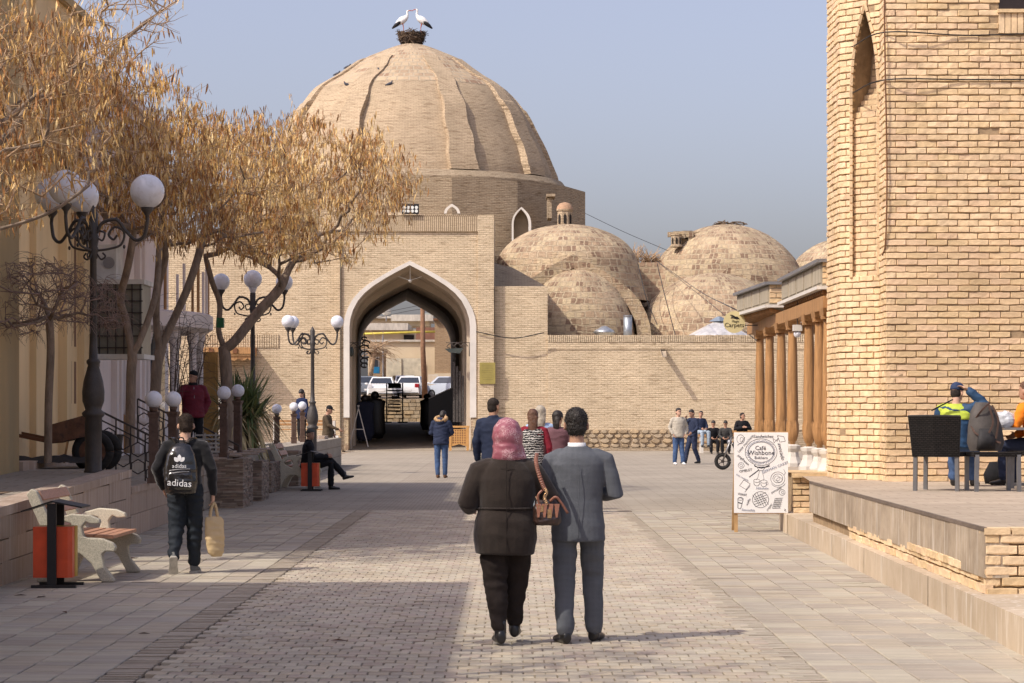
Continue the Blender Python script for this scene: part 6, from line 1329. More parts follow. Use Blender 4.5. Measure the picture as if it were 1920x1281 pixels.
# ================================================================= street furniture
ARMP = [(0, 0), (.10, .13), (.26, .16), (.36, .06), (.34, -.06), (.24, -.10), (.17, -.03), (.21, .04), (.26, .01)]
def street_lamp(label, px, pyb, s, h, arms, gr, spread, zb, group='ornate globe street lamps', center=False, finial=False):
    Z = FPX / s; t = thing('street_lamp', label, 'street lamp', (GX(px, s), Z, zb), 0, group)
    m = MB(); m.sm = True; k = h / 3.9
    m.lathe([(.13, 0), (.13, .02), (.115, .05), (.115, .82 * k), (.15, .86 * k), (.16, .90 * k), (.11, .95 * k), (.13, 1.02 * k), (.15, 1.08 * k), (.155, 1.22 * k), (.135, 1.38 * k), (.10, 1.52 * k), (.075, 1.62 * k), (.095, 1.66 * k), (.095, 1.69 * k), (.062, 1.72 * k), (.052, 2.0 * k), (.046, h - .62), (.062, h - .60), (.058, h - .54), (.078, h - .50), (.058, h - .44), (.075, h - .36), (.075, h - .30), (.06, h - .27), (.065, h), (.05, h + .04), (.02, h + .10), (0, h + .13)], (0, 0, 0), 20)
    m.build('post', M_lampost, t)
    m = MB()
    for k_ in range(10):
        a = k_ * math.pi / 5; m.ell((.125 * math.cos(a), .125 * math.sin(a), 1.2 * k), (.028, .028, .16 * k), 6, 5)
    m.build('leaf_moulding', M_lampost, t, kind='stuff')
    for a in arms:
        ca, sa = math.cos(a), math.sin(a); f = lambda r, z: (r * ca, r * sa, h - .28 + z); w = spread
        m = MB(); m.sm = True
        P = bezier([f(.05, .02), f(.12 * w / .7, .16), f(.30 * w / .7, .20), f(.42 * w / .7, .05), f(.55 * w / .7, -.08), f(.66 * w / .7, -.02), f(w, .16), f(w, .24)], 8); m.tube(P, [.024] * (len(P) - 1) + [.02], 8)
        P = bezier([f(.05, -.22), f(.20 * w / .7, -.20), f(.36 * w / .7, -.14), f(.40 * w / .7, .03), f(.28 * w / .7, .10), f(.20 * w / .7, .0), f(.26 * w / .7, -.07), f(.31 * w / .7, -.01)], 8); m.tube(P, .017, 7)
        P = bezier([f(.05, -.04), f(.13, -.08), f(.16, .02), f(.09, .05)], 7); m.tube(P, .014, 6); P = bezier([f(.05, -.26), f(.11, -.34), f(.17, -.30), f(.13, -.25)], 7); m.tube(P, .013, 6)
        for q, r_ in ((.30, .21), (.15, .185), (.40, -.17)): m.ell(f(q * w / .7, r_), (.02, .02, .03), 6, 4)
        arm = m.build('arm', M_lampost, t)
        m = MB(); m.sm = True; m.lathe([(.02, .0), (.03, .06), (.075, .12), (.085, .14), (.085, .17)], (w * ca, w * sa, h - .28 + .20), 16); m.build('cup', M_lampost, arm)
        m = MB(); m.sm = True; m.ell((w * ca, w * sa, h - .28 + .35 + gr), gr, 28, 18); m.build('globe', M_globe, arm)
    if center:
        m = MB(); m.sm = True; m.lathe([(.05, 0), (.08, .1), (.10, .14)], (0, 0, h), 16); m.ell((0, 0, h + .12 + gr * 1.08), gr * 1.08, 28, 18); m.build('globe', M_globe, t)
    return t
zt_ = tz(33.0)
street_lamp('tallest ornate iron lamp, standing on the near end of the left terrace', 175, 868, 136.5, 3.55, [-.12, math.pi - .55, math.pi * .62, -1.9], .235, .76, zt_ - .04)
street_lamp('ornate lamp with three globes in a row, seen through the fork of the pod tree', 474, 840, 84, 3.55, [.12, math.pi + .12], .19, .70, .78, center=True)
street_lamp('ornate lamp with three smaller globes against the brick wall left of the gateway', 586, 820, 70, 3.35, [.12, math.pi + .25, math.pi - .55], .175, .66, .5)
def bollard(label, px, pyg, s, d, zb, col=M_brown):
    Z = FPX / s; gz = EYE + (HY - pyg) / s; h = gz - d / 2 - .06 - zb; t = thing('globe_bollard', label, 'bollard lamp', (GX(px, s), Z, zb), random.uniform(-.2, .2), 'white globe bollard lamps')
    w = d * .36; m = MB(); m.box(-w, w, -w, w, 0, .08); m.box(-w * .85, w * .85, -w * .85, w * .85, .08, .22); m.box(-w * .95, w * .95, -w * .95, w * .95, .22, .25); m.build('base', col, t)
    m = MB(); q = w * .72; m.box(-q, q, -q, q, .25, h - .22)
    for k in (-.6, -.2, .2, .6): m.box(q * k - .008, q * k + .008, -q - .006, -q, .30, h - .28); m.box(q, q + .006, q * k - .008, q * k + .008, .30, h - .28)
    m.build('shaft', col, t)
    m = MB(); m.box(-w * .85, w * .85, -w * .85, w * .85, h - .22, h - .19); m.prism([(-q, -q, h - .19), (q, -q, h - .19), (q, q, h - .19), (-q, q, h - .19)], (0, 0, .12)); m.lathe([(w * .9, h - .08), (w * 1.12, h - .03), (w * 1.15, h)], (0, 0, 0), 4, a0=math.pi / 4, a1=math.pi / 4 + 2 * math.pi, sx=1.2, sy=1.2); m.sm = True; m.lathe([(w * .5, h), (w * .75, h + .07)], (0, 0, 0), 12); m.build('capital', col, t)
    m = MB(); m.sm = True; m.ell((0, 0, h + .06 + d / 2), d / 2, 26, 16); m.build('globe', M_globe, t); return t
bollard('globe bollard at the foot of the hexagon railing, leftmost of the near pair', 288, 749, 130, .25, .69)
bollard('globe bollard directly behind the boy\'s head, right one of the near pair', 325, 749, 124, .245, .69)
bollard('globe bollard left of the yucca, left one of the middle pair', 420, 737, 104, .25, .72)
bollard('globe bollard in front of the yucca, right one of the middle pair', 446, 733, 98, .25, .72)
bollard('globe bollard standing alone between the yucca and the seated old man', 519, 767, 80, .235, .78)
bollard('globe bollard left of the woman in blue, left one of the far pair', 551, 763, 72, .235, .78)
bollard('globe bollard in front of the woman in blue, right one of the far pair', 567, 761, 69, .235, .78)
# ---- hexagon stair railings
def railing(label, pa, pb, n, drop=.72):
    A, B = Vector(pa), Vector(pb); t = thing('stair_railing', label, 'railing', tuple(A)); D = B - A; hz = math.hypot(D.x, D.y)
    m = MB(); m.bar((0, 0, 0), D, .035, .03); m.build('handrail', M_iron, t); m = MB(); m.bar((0, 0, -.13), D + V0(0, 0, -.13), .022, .022); m.build('upper_rail', M_iron, t)
    for i in range(n + 1):
        p = D * (i / n); m = MB(); m.bar(p, p + V0(0, 0, -drop - .05), .022); m.build('baluster', M_iron, t)
    u = Vector((D.x, D.y, 0)) / hz
    for i in range(n):
        for j, off in enumerate((-.30, -.56)):
            c = D * ((i + .5 + (.5 if j else 0) * 0) / n) + V0(0, 0, off - .0); R_ = min(.145, hz / n * .5); P = [c + u * (R_ * math.sin(k * math.pi / 3)) + V0(0, 0, R_ * math.cos(k * math.pi / 3)) for k in range(7)]
            m = MB()
            for a, b in zip(P[:-1], P[1:]): m.bar(a, b, .018)
            m.build('hexagon', M_iron, t)
    return t
def V0(x, y, z): return Vector((x, y, z))
railing('black iron hexagon railing sloping down behind the tallest lamp', W(190, 772, 36.5), W(300, 826, 36.5), 4)
railing('black iron hexagon railing between the tree trunks and the near globe bollards', W(258, 748, 42), W(355, 795, 42), 4)
railing('black iron hexagon railing running down beside the man in dark red', W(378, 800, 46), W(448, 836, 46), 3)
# ---- tree tag, bucket, cart, tarp
m = MB(); o = W(415, 606, 49.5); m.box(o.x - .07, o.x + .07, o.y - .25, o.y - .05, o.z - .10, o.z + .10); tag(m.build('green_box', MAT('green_plastic', (.02, .12, .05), .5)), 'small green plastic box fixed to the forked tree trunk', 'box')
ct = thing('hand_cart', 'rusty two wheeled cart with a tipped plank box parked by the tallest lamp', 'cart', tuple(W(165, 868, 35.2))); M_rust = MAT('rusted_steel', (.15, .075, .045), .85, .4, 5, .4, 30, col2=(.08, .05, .04)); M_rub = MAT('tyre_rubber', (.022, .021, .02), .85, .25, 20, .4, 60)
s = FPX / 35.2
cpx = lambda x, y, dz_=0: ((x - 165) / s, dz_, (868 - y) / s)
m = MB()
a, b, c, d = cpx(96, 796), cpx(168, 776), cpx(168, 817), cpx(96, 832); m.prism([a, b, c, d], (0, .9, 0)); m.build('side_board', M_rust, ct)
for dy in (0, .8): m = MB(); m.bar(cpx(96, 829, dy), cpx(-20, 806, dy), .05, .05); m.build('drawbar', M_woodd, ct)
m = MB(); m.bar(cpx(120, 868), cpx(127, 828), .03); m.build('prop', M_wood, ct)
for dy in (.1, .85):
    w = MB(); w.sm = True; c_ = cpx(172, 847, dy); R_ = .24
    w.tube([(c_[0] + R_ * math.cos(a_), c_[1], c_[2] + R_ * math.sin(a_)) for a_ in np.linspace(0, 2 * math.pi, 25)], .07, 10); wh = w.build('wheel', M_rub, ct); w = MB(); w.tube([(c_[0], c_[1] - .05, c_[2]), (c_[0], c_[1] + .05, c_[2])], .2, 20); w.build('rim', M_rust, wh)
tp = thing('tarpaulin', 'crumpled dark tarpaulin heap lying on the left terrace beside the cart', 'tarpaulin', tuple(W(30, 866, 34.6))); m = MB(); m.sm = True; G = 26; vs = []
for i in range(G):
    for j in range(8):
        x = -.9 + 2.0 * i / (G - 1); y = j * .09; z = max(0, .13 * math.sin(math.pi * j / 7) * (.7 + .6 * noise.noise(Vector((x * 3, y * 3, 1)))) + .05 * noise.noise(Vector((x * 9, y * 9, 4)))); vs.append((x, y, z - .02))
m.add(vs, [(i * 8 + j, (i + 1) * 8 + j, (i + 1) * 8 + j + 1, i * 8 + j + 1) for i in range(G - 1) for j in range(7)]); m.build('sheet', CLOTH('dark_tarpaulin', (.035, .033, .032), .7) if 'CLOTH' in globals() else MAT('dark_tarpaulin', (.035, .033, .032), .7, .3, 8, .8, 14), tp)
bk = thing('bucket', 'black bucket standing behind the hexagon railing', 'bucket', tuple(W(214, 846, 37.5))); m = MB(); m.sm = True; m.lathe([(.11, 0), (.15, .26)], (0, 0, 0), 18, cap=False); m.lathe([(0, .01), (.11, .01)], (0, 0, 0), 18, cap=False); m.build('pail', M_black, bk)
# ---- stacked cut stone by the bench
M_st = [MAT('stone_strip_%s' % n, c, .92, .3, 7, .6, 40, streak=(.7, .7, 4), rand=.15) for n, c in (('brown', (.25, .19, .14)), ('grey', (.31, .25, .195)), ('dark', (.19, .145, .11)), ('rose', (.30, .215, .165)))]
def stack(label, px0, px1, pyb, pyt, depth, n_obj=70):
    Z = Gd(pyb); s = FPX / Z; x0, x1 = GX(px0, s), GX(px1, s); h = (pyb - pyt) / s; t = thing('stone_stack', label, 'stone stack', (x0, Z, 0), 0, 'stacks of thin cut stone'); w = x1 - x0; z = 0; r = random.Random(px0); c = 0
    core = MB(); core.box(.03, w - .03, .03, depth, 0, h - .02); core.build('core', M_st[2], t)
    while z < h:
        th = r.uniform(.022, .040); x = 0
        while x < w - .02:
            l = min(r.uniform(.12, .36), w - x); m = MB(); j = r.uniform(-.012, .006); m.box(x + .002, x + l - .003, j, .25, z, z + th - .004); m.build('stone', r.choice(M_st), t); x += l; c += 1
        y = .0
        mm = MB(); mm.cur = 0
        while y < depth:
            l = min(r.uniform(.10, .35), depth - y); mm.cur = r.randrange(4); mm.box(w - .2, w + r.uniform(-.012, .006), y + .01, y + l - .004, z, z + th - .004); y += l
        mm.build('side_stones', M_st, t, kind='stuff'); z += th
    return t, w, h, Z, x0
S1 = stack('nearest stack of thin cut stone, with loose slabs lying on its top', 392, 456, 953, 862, 1.6)
S2 = stack('narrow stack of cut stone just right of the slab-topped one', 456.5, 491, 940, 866, 1.4)
S3 = stack('thin stack of cut stone next to the park bench end', 491.5, 509, 925, 868, 2.0)
S4 = stack('low dark wall of cut stone behind the far park bench', 509.5, 560, 912, 845, .8)
for i in range(9):
    px = 392 + i * 11.5; s = 105 - i * 1.4; t = thing('loose_slab', 'loose pale slab lying askew on the stacked stone', 'slab', (GX(px, s), FPX / s + .3, .865 + (i % 3) * .035), random.uniform(-.6, .6), 'loose slabs on the stone stacks')
    m = MB(); m.box(-.22, .22, -.3, .3, 0, .03, Matrix.Rotation(random.uniform(-.12, .12), 4, 'Y')); m.build('slab', M_trav, t)
cr = thing('crate', 'battered pale plastic crate beside the stone stacks', 'crate', tuple(W(396, 850, 44.5))); m = MB()
for i in range(5):
    m.box(-.28, .28, -.2, -.185, .02 + i * .075, .05 + i * .075)
for x in (-.28, -.1, .1, .265): m.box(x, x + .02, -.205, -.18, 0, .38)
m.box(-.28, .28, -.18, .2, 0, .02); m.build('frame', MAT('pale_plastic', (.40, .39, .36), .6), cr)
# long ledge with end pier beyond the bench
lg = thing('stone_ledge', 'pale stone planter ledge ending beside the man in the brown overcoat', 'ledge', (0, 0, 0)); m = MB(); m.box(GX(470, 74), GX(612, 63), 66, 73.5, .0, .70); m.build('wall', M_trav, lg); m = MB(); m.box(GX(468, 74), GX(614, 63), 65.9, 73.6, .702, .78); m.build('coping', M_terr, lg)
m = MB(); m.box(GX(580, 62.5), GX(611, 62.5), 72, 73.4, .78, .95); m.build('pier', M_trav, lg)
wp = thing('white_post', 'short white wooden post under the brown overcoated man\'s hand', 'post', tuple(W(631, 872, FPX / 58))); m = MB(); m.box(-.06, .06, -.06, .06, 0, .95); m.box(-.09, .09, -.09, .09, .80, .84); m.build('post', MAT('white_paint', (.70, .68, .63), .6), wp)
fb = thing('wooden_bench', 'orange slatted bench against the sunlit wall left of the gateway', 'bench', tuple(W(566, 835, 98))); m = MB()
for i in range(3): m = MB(); m.box(-1.1, 1.3, -.1 + i * .12, -.02 + i * .12, .62, .66); m.build('seat_slat', M_wood, fb)
for i in range(2): m = MB(); m.box(-1.1, 1.3, .28, .31, .80 + i * .13, .89 + i * .13); m.build('back_slat', M_wood, fb)
for x in (-1.15, 1.25): m = MB(); m.box(x, x + .1, -.12, .32, 0, 1.0); m.build('end_support', M_plaster, fb)
# ---- concrete and timber park bench
M_cast = MAT('speckled_cast_stone', (.46, .42, .33), .85, .35, 90, .7, 120); M_castw = MAT('pale_and_sunlit_cast_stone', (.60, .55, .43), .8, .25, 90, .5, 120); M_slat = MAT('varnished_slat', (.42, .22, .135), .55, .25, 5, .2, 30, streak=(.6, 6, 6))
def park_bench(name, label, loc, rz, mats=None):
    """bench facing +x (local); its length runs along y"""
    t = thing(name, label, 'bench', loc, rz, 'cast stone park benches with timber slats')
    back = [(-.52, .98), (-.44, 1.0), (-.40, .90), (-.30, .66), (-.20, .50), (-.08, .46), (.10, .46), (.40, .43), (.46, .40), (.46, .35), (.40, .30)]
    for y in (0, 1.45):
        prof_ = [(-.56, .96), (-.50, 1.02), (-.44, .99), (-.37, .84), (-.28, .66), (-.20, .54), (-.06, .47), (.12, .485), (.30, .475), (.42, .43), (.46, .38), (.44, .33), (.34, .335), (.30, .30), (.33, .16), (.44, .03), (.44, 0), (.29, 0), (.28, .03), (.18, .20), (.05, .31), (-.10, .32), (-.22, .22), (-.30, .04), (-.30, 0), (-.44, 0), (-.44, .03), (-.36, .20), (-.30, .36), (-.36, .52), (-.46, .74)]
        m = MB(); m.prism([(a, y - .05, b) for a, b in prof_], (0, .10, 0)); fr = m.build('end_frame', M_cast, t)
        bv = fr.modifiers.new('b', 'BEVEL'); bv.width = .014; bv.segments = 2
        arm_ = [(-.30, .62), (-.22, .70), (-.05, .745), (.16, .73), (.27, .685), (.28, .64), (.18, .635), (.12, .66), (.07, .60), (.09, .50), (.16, .47), (-.06, .455), (-.02, .56), (-.05, .64), (-.12, .66), (-.24, .58)]
        m = MB(); m.prism([(a, y - .052, b) for a, b in arm_], (0, .104, 0)); ar = m.build('armrest', M_castw if y else M_cast, t); bv = ar.modifiers.new('b', 'BEVEL'); bv.width = .012; bv.segments = 2  # far armrest takes the paler stone: sunlight on it put into the colour
    for i, x in enumerate((-.14, -.01, .12, .25, .36)):
        m = MB(); m.box(x - .052, x + .052, -.06 + .11, 1.40, .487 - i * .004, .522 - i * .004); m.build('seat_slat', M_slat, t)
    for x, z in ((-.27, .64), (-.355, .79), (-.44, .94)):
        m = MB(); m.box(-.014, .014, .05, 1.40, -.055, .055, Matrix.Translation((x + .02, 0, z)) @ Matrix.Rotation(-.5, 4, 'Y')); m.build('back_slat', M_slat, t)
    return t
Zb0 = Gd(1091); b_ = park_bench('park_bench', 'cast stone bench with timber slats beside the retaining wall, behind the near bin', (GX(143, sZ(Zb0)), Zb0, 0), -.02); b_.scale = (.90, 1, .93)
Zb1 = Gd(918); b_ = park_bench('park_bench', 'cast stone bench on which the old man in the beanie sits', (GX(552, sZ(Zb1)), Zb1, 0), -.02)
for c_ in b_.children:
    if c_.data.materials[0] is M_cast: c_.data.materials[0] = M_castw
# ---- litter bins
def bin_(label, px, py, rz):
    Z = Gd(py); t = thing('litter_bin', label, 'litter bin', (GX(px, sZ(Z)), Z, 0), rz, 'orange and yellow litter bins on black stands')
    for y in (0, .42):
        m = MB(); m.box(-.20, .24, y - .025, y + .025, 0, .03); m.build('foot', M_black, t); m = MB(); m.box(-.045, .045, y - .012, y + .012, .03, .83); m.build('post', M_black, t)
    M_or = MAT('orange_enamel', (.62, .075, .02), .4, .15, 5, .1, 30, spec=.5); M_ye = MAT('yellow_enamel', (.50, .30, .02), .4, .15, 5, .1, 30, spec=.5)
    m = MB(); m.prism([(-.19, .03, .10), (.0, .03, .10), (.15, .03, .10), (.19, .07, .10), (.19, .19, .10), (-.19, .19, .10)], (0, 0, .50)); q = m.build('bucket', M_or, t)
    m = MB(); m.prism([(-.19, .23, .10), (.19, .23, .10), (.19, .36, .10), (.15, .39, .10), (-.19, .39, .10)], (0, 0, .50)); m.build('bucket', M_ye, t)
    m = MB(); m.add([(-.30, -.03, .76), (.0, -.03, .86), (.30, -.03, .80), (.30, .46, .80), (.0, .46, .86), (-.30, .46, .76), (-.30, -.03, .745), (.0, -.03, .845), (.30, -.03, .785), (.30, .46, .785), (.0, .46, .845), (-.30, .46, .745)], [(0, 1, 4, 5), (1, 2, 3, 4), (7, 6, 11, 10), (8, 7, 10, 9), (6, 7, 1, 0), (7, 8, 2, 1), (9, 10, 4, 3), (10, 11, 5, 4), (8, 9, 3, 2), (11, 6, 0, 5)]); m.build('roof', M_black, t)
    return t
bin_('orange and yellow litter bin in front of the near bench at the left edge', 97, 1103, .0)
bin_('orange and yellow litter bin beside the seated old man\'s feet', 581, 921, .0)
# ---- fallen leaves and scraps on the paving
for i, (px, py, w) in enumerate(((38, 1118, .06), (78, 1121, .07), (122, 1150, .07), (637, 1203, .07), (250, 1048, .08), (235, 1045, .05), (270, 1190, .05))):
    Z = Gd(py); t = MB(); vs = [(-w, 0, .004), (-w * .3, w * .3, .012), (w, .01, .006), (w * .2, -w * .25, .016)]; t.add(vs, [(0, 3, 2, 1)]); t.add([(a, b, c + .001) for a, b, c in vs], [(0, 1, 2, 3)]); o = t.build('fallen_leaf', MAT('dead_leaf', (.09, .045, .025), .9)); o.location = (GX(px, sZ(Z)), Z, .002); o.rotation_euler = (0, 0, i); tag(o, 'dry brown fallen leaf ' + ('at the far left in front of the near bin', 'just right of the leftmost leaf by the bin foot', 'on the left slabs below the near bin', 'on the dark paving bricks in the shade', 'beside the front leg of the near bench', 'left of the leaf beside the bench leg', 'on the slabs low down at the left')[i], 'leaf', 'fallen leaves on the paving')
# ---- A-board
Za = Gd(998); sa = sZ(Za); ab = thing('menu_board', 'white A-frame menu board of a cafe covered in hand drawn lettering', 'sign', (GX(1427, sa), Za, 0)); M_wb = MAT('white_board', (.80, .80, .79), .5, .03, 3, 0); M_ink = MAT('black_marker', (.035, .035, .05), .6, .1, 3, 0); M_inkg = MAT('grey_blue_marker', (.22, .24, .32), .6, .1, 3, 0)
bw2, z0_, z1_ = .385, .275, 1.425
for x in (-bw2 + .03, bw2 - .03):
    m = MB(); m.bar((x, .03, 0), (x, .03, .28), .05, .03, up=(0, 1, 0)); m.build('leg', M_timber, ab); m = MB(); m.bar((x, .48, 0), (x, .05, 1.38), .045, .03, up=(0, 1, 0)); m.build('rear_leg', M_timber, ab)
m = MB(); m.box(-bw2, bw2, 0, .03, z0_, z1_); m.build('panel', M_wb, ab); m = MB(); m.box(-bw2 - .006, bw2 + .006, .004, .034, z0_ - .012, z0_ - .001); m.box(-bw2 - .006, bw2 + .006, .004, .034, z1_ + .001, z1_ + .012); m.build('edge_strip', M_timber, ab)
def bp_(u, v): return (-bw2 + u * 2 * bw2, -.002, z1_ - v * (z1_ - z0_))   # u,v from the upper left
def pen(pts, w=.004, mat=None, name='drawing'):
    m = MB(); P = [Vector(bp_(u, v)) for u, v in pts]
    for a, b in zip(P[:-1], P[1:]):
        d = (b - a)
        if d.length < 1e-6: continue
        n_ = Vector((-d.z, 0, d.x)).normalized() * w / 2; m.add([tuple(a - n_), tuple(b - n_), tuple(b + n_), tuple(a + n_)], [(0, 1, 2, 3)])
    return m
def circ(cu, cv, ru, rv, n=40, a0=0, a1=6.2832): return [(cu + ru * math.cos(a0 + (a1 - a0) * i / n), cv + rv * math.sin(a0 + (a1 - a0) * i / n)) for i in range(n + 1)]
def ink(list_, name, mat=M_ink):
    m = MB()
    for pts, w in list_:
        q = pen(pts, w); m.add(q.v, q.f)
    m.build(name, mat, ab)
ring = [(circ(.5, .245, .295, .165, 60), .006), (circ(.5, .245, .235, .125, 60), .005)]; hat = []
for i in range(60):
    a = i * 6.2832 / 60; f = .3 + .6 * random.random(); hat.append(([(.5 + .24 * math.cos(a), .245 + .128 * math.sin(a)), (.5 + (.24 + .05 * f) * math.cos(a + .10), .245 + (.128 + .034 * f) * math.sin(a + .10))], .007))
ink(ring, 'pan_outline'); ink(hat, 'pan_shading', M_inkg)
ink([([(.37, .405), (.42, .43), (.58, .43), (.66, .40)], .012), ([(.38, .42), (.5, .445), (.66, .42)], .010), ([(.43, .44), (.47, .475), (.53, .475), (.57, .44)], .006), ([(.46, .465), (.33, .53), (.28, .555)], .013), ([(.47, .48), (.44, .56), (.41, .59)], .004), ([(.52, .48), (.55, .56), (.55, .60)], .004)], 'pan_handle')
ink([(circ(.42, .60, .06, .02), .005), (circ(.42, .62, .055, .045, 20, 0, 3.14), .006), (circ(.55, .61, .06, .02), .005), (circ(.55, .63, .055, .045, 20, 0, 3.14), .006), (circ(.61, .635, .02, .018), .004)], 'cup_drawing')
ink([(circ(.81, .575, .13, .085), .005), (circ(.81, .57, .09, .055, 40, 0, 9.5), .005), (circ(.80, .57, .05, .03), .004), (circ(.84, .59, .05, .03), .004), (circ(.82, .62, .13, .06, 20, .2, 2.9), .005)], 'cake_drawing')
gridl = [(circ(.49, .835, .15, .10), .006)] + [([(.49 + a - .06, .835 - .08 * math.sqrt(max(0, 1 - (a / .14) ** 2))), (.49 + a + .06, .835 + .08 * math.sqrt(max(0, 1 - (a / .14) ** 2)))], .006) for a in (-.09, -.05, 0, .05, .09)] + [([(.49 - .13 + abs(a) * .5, .835 + a + .03), (.49 + .13 - abs(a) * .5, .835 + a - .03)], .006) for a in (-.06, -.03, 0, .03, .06)]
ink(gridl, 'waffle_drawing')
gr_ = []
for i in range(6): gr_.append(([(.76 + i * .025, .82), (.71 + i * .025, .945)], .005))
for i in range(6): gr_.append(([(.76 - i * .009, .82 + i * .025), (.91 - i * .009, .815 + i * .025)], .005))
ink(gr_, 'chocolate_drawing')
ink([([(.07, .82), (.12, .81), (.17, .83), (.12, .95), (.07, .94), (.07, .82)], .007), ([(.075, .87), (.145, .885)], .014), (circ(.12, .825, .05, .018), .005)], 'glass_drawing')
ink([(circ(.12, .085, .07, .055), .005), ([(.06, .16), (.13, .13), (.2, .06)], .005), (circ(.14, .09, .03, .03), .004), ([(.72, .075), (.80, .11), (.82, .07), (.74, .13), (.72, .075)], .005), ([(.80, .04), (.92, .05), (.95, .11), (.85, .12), (.80, .04)], .006), (circ(.13, .41, .055, .035), .005), (circ(.13, .41, .025, .016), .004), (circ(.89, .745, .055, .035), .005), (circ(.90, .745, .022, .015), .004),
     ([(.10, .66), (.18, .59), (.30, .64), (.22, .71), (.10, .66)], .005), ([(.2, .74), (.30, .66)], .006), ([(.93, .95), (.96, .96), (.93, .97), (.97, .98)], .006), ([(.92, .46), (.95, .50), (.93, .53)], .005)], 'doodles')
def wr(txt, u, v, size, ang=0, mat=M_ink, shear=.15): x, y, z = bp_(u, v); text_obj('lettering', txt, mat, ab, (x, -.004, z), (math.pi / 2, -ang, 0), size, .0005, shear)
wr('Sandwiches', .54, .05, .062, .0); wr('Café', .49, .195, .085, 0, M_ink, 0); wr('Wishbone', .5, .255, .092, 0, M_ink, 0); wr('Bukhara', .5, .315, .058, 0, M_ink, 0)
wr('Latte macchiato', .21, .14, .050, .85); wr('avocado', .87, .235, .075, -1.35, M_ink, .3); wr('jungfrauen', .17, .34, .050, -.75); wr('OMELET', .21, .475, .050, .15); wr('GERMAN CAKES', .76, .435, .055, .38, M_inkg, 0); wr('fruit cocktails', .15, .56, .036, -.5, M_inkg)
wr('Milkshake', .52, .695, .045, 0, M_inkg); wr('pancakes', .78, .715, .046, .5); wr('toast', .15, .765, .060, -.15, M_ink, .2); wr('waffle', .26, .865, .046, 1.1); wr('crepes', .65, .93, .046, .95); wr('Smoothie', .26, .965, .050, -.05, M_inkg)
# ---- cafe chairs, table, bags
M_rat = BRICK('black_rattan', (.030, .026, .024), (.020, .018, .017), (.008, .007, .007), bw=.05, rh=.022, ms=.004, streak=0, bump=1, dist=.01, rag=.002); M_alu = MAT('grey_chair_leg', (.20, .20, .205), .4, .1, 8, 0, 10, metal=.6)
def chair(label, px, py, rz, seatonly=False):
    Z = Gd(py, .80); t = thing('cafe_chair', label, 'chair', (GX(px, sZ(Z)), Z, .80), rz, 'black rattan chairs on the cafe terrace')
    for x in (-.25, .25):
        for y in (-.22, .26):
            m = MB(); m.bar((x, y, 0), (x * .98, y, .43), .045); m.build('leg', M_alu, t)
    m = MB(); m.box(-.28, .28, -.24, .30, .405, .455); m.build('seat', M_rat, t)
    if not seatonly:
        m = MB(); G = 9; vs = []
        for k in range(G):
            f = k / (G - 1); z = .40 + .47 * f; y = -.25 - .07 * f; w = .27 + .035 * f
            vs += [(-w, y, z), (0, y - .05, z), (w, y, z), (w, y + .03, z), (0, y - .02, z), (-w, y + .03, z)]
        fs = [(k * 6 + j, k * 6 + (j + 1) % 6, k * 6 + 6 + (j + 1) % 6, k * 6 + 6 + j) for k in range(G - 1) for j in range(6)] + [tuple((G - 1) * 6 + j for j in range(6))]; m.add(vs, fs); m.build('backrest', M_rat, t)
        m = MB(); m.tube([(-.307, -.31, .875), (0, -.36, .88), (.307, -.31, .875)], .014, 6); m.tube([(.27, -.235, .40), (.305, -.305, .875)], .012, 6); m.tube([(-.27, -.235, .40), (-.305, -.305, .875)], .012, 6); m.build('back_rim', M_black, t)
    return t
chair('high backed rattan chair under the man in the blue cap', 1764, 920, -.42)
chair('rattan seat on which the grey rucksack stands', 1862, 921, .05, True)
chair('rattan chair at the right edge under the person in orange', 1952, 917, .3)
tb2 = thing('cafe_table', 'cafe table with a grey cross foot at the right edge of the view', 'table', (GX(1925, 150), FPX / 150, .80)); m = MB(); m.box(-.35, .5, -.35, .35, .70, .73); m.build('tabletop', MAT('table_top', (.18, .17, .165), .3), tb2); m = MB(); m.tube([(.05, 0, .03), (.05, 0, .7)], .035, 10); m.build('column', M_alu, tb2); m = MB(); m.bar((-.30, -.3, .02), (.4, .3, .03), .07, .03); m.bar((-.30, .3, .02), (.4, -.3, .03), .07, .03); m.build('cross_foot', M_alu, tb2)
rk = thing('rucksack', 'grey and black hiking rucksack standing on the second rattan seat', 'rucksack', (GX(1848, 156), FPX / 156, 1.255), .2); M_ruk = MAT('grey_ripstop', (.085, .075, .068), .75, .25, 6, .5, 20)
if 'loft' not in globals():
    def loft(mb, rings, n=20, pw=1.0):
        vs = []
        for c, ux, uy, rx, ry in rings:
            for j in range(n):
                a = 2 * math.pi * j / n; ca, sa = math.cos(a), math.sin(a); ca = math.copysign(abs(ca) ** pw, ca); sa = math.copysign(abs(sa) ** pw, sa); vs.append(tuple(c + ux * rx * ca + uy * ry * sa))
        k = len(rings); fs = [(i * n + j, i * n + (j + 1) % n, (i + 1) * n + (j + 1) % n, (i + 1) * n + j) for i in range(k - 1) for j in range(n)]; fs += [tuple(range(n - 1, -1, -1)), tuple((k - 1) * n + j for j in range(n))]; mb.add(vs, fs)
EX, EY = Vector((1, 0, 0)), Vector((0, 1, 0))
m = MB(); m.sm = True; loft(m, [(V0(0, 0, .0), EX, EY, .19, .12), (V0(.0, 0, .10), EX, EY, .225, .15), (V0(-.01, 0, .3), EX, EY, .20, .14), (V0(-.03, 0, .48), EX, EY, .15, .12), (V0(-.05, 0, .585), EX, EY, .07, .07)], 18, .8); smoothed(m.build('pack', M_ruk, rk), 50)
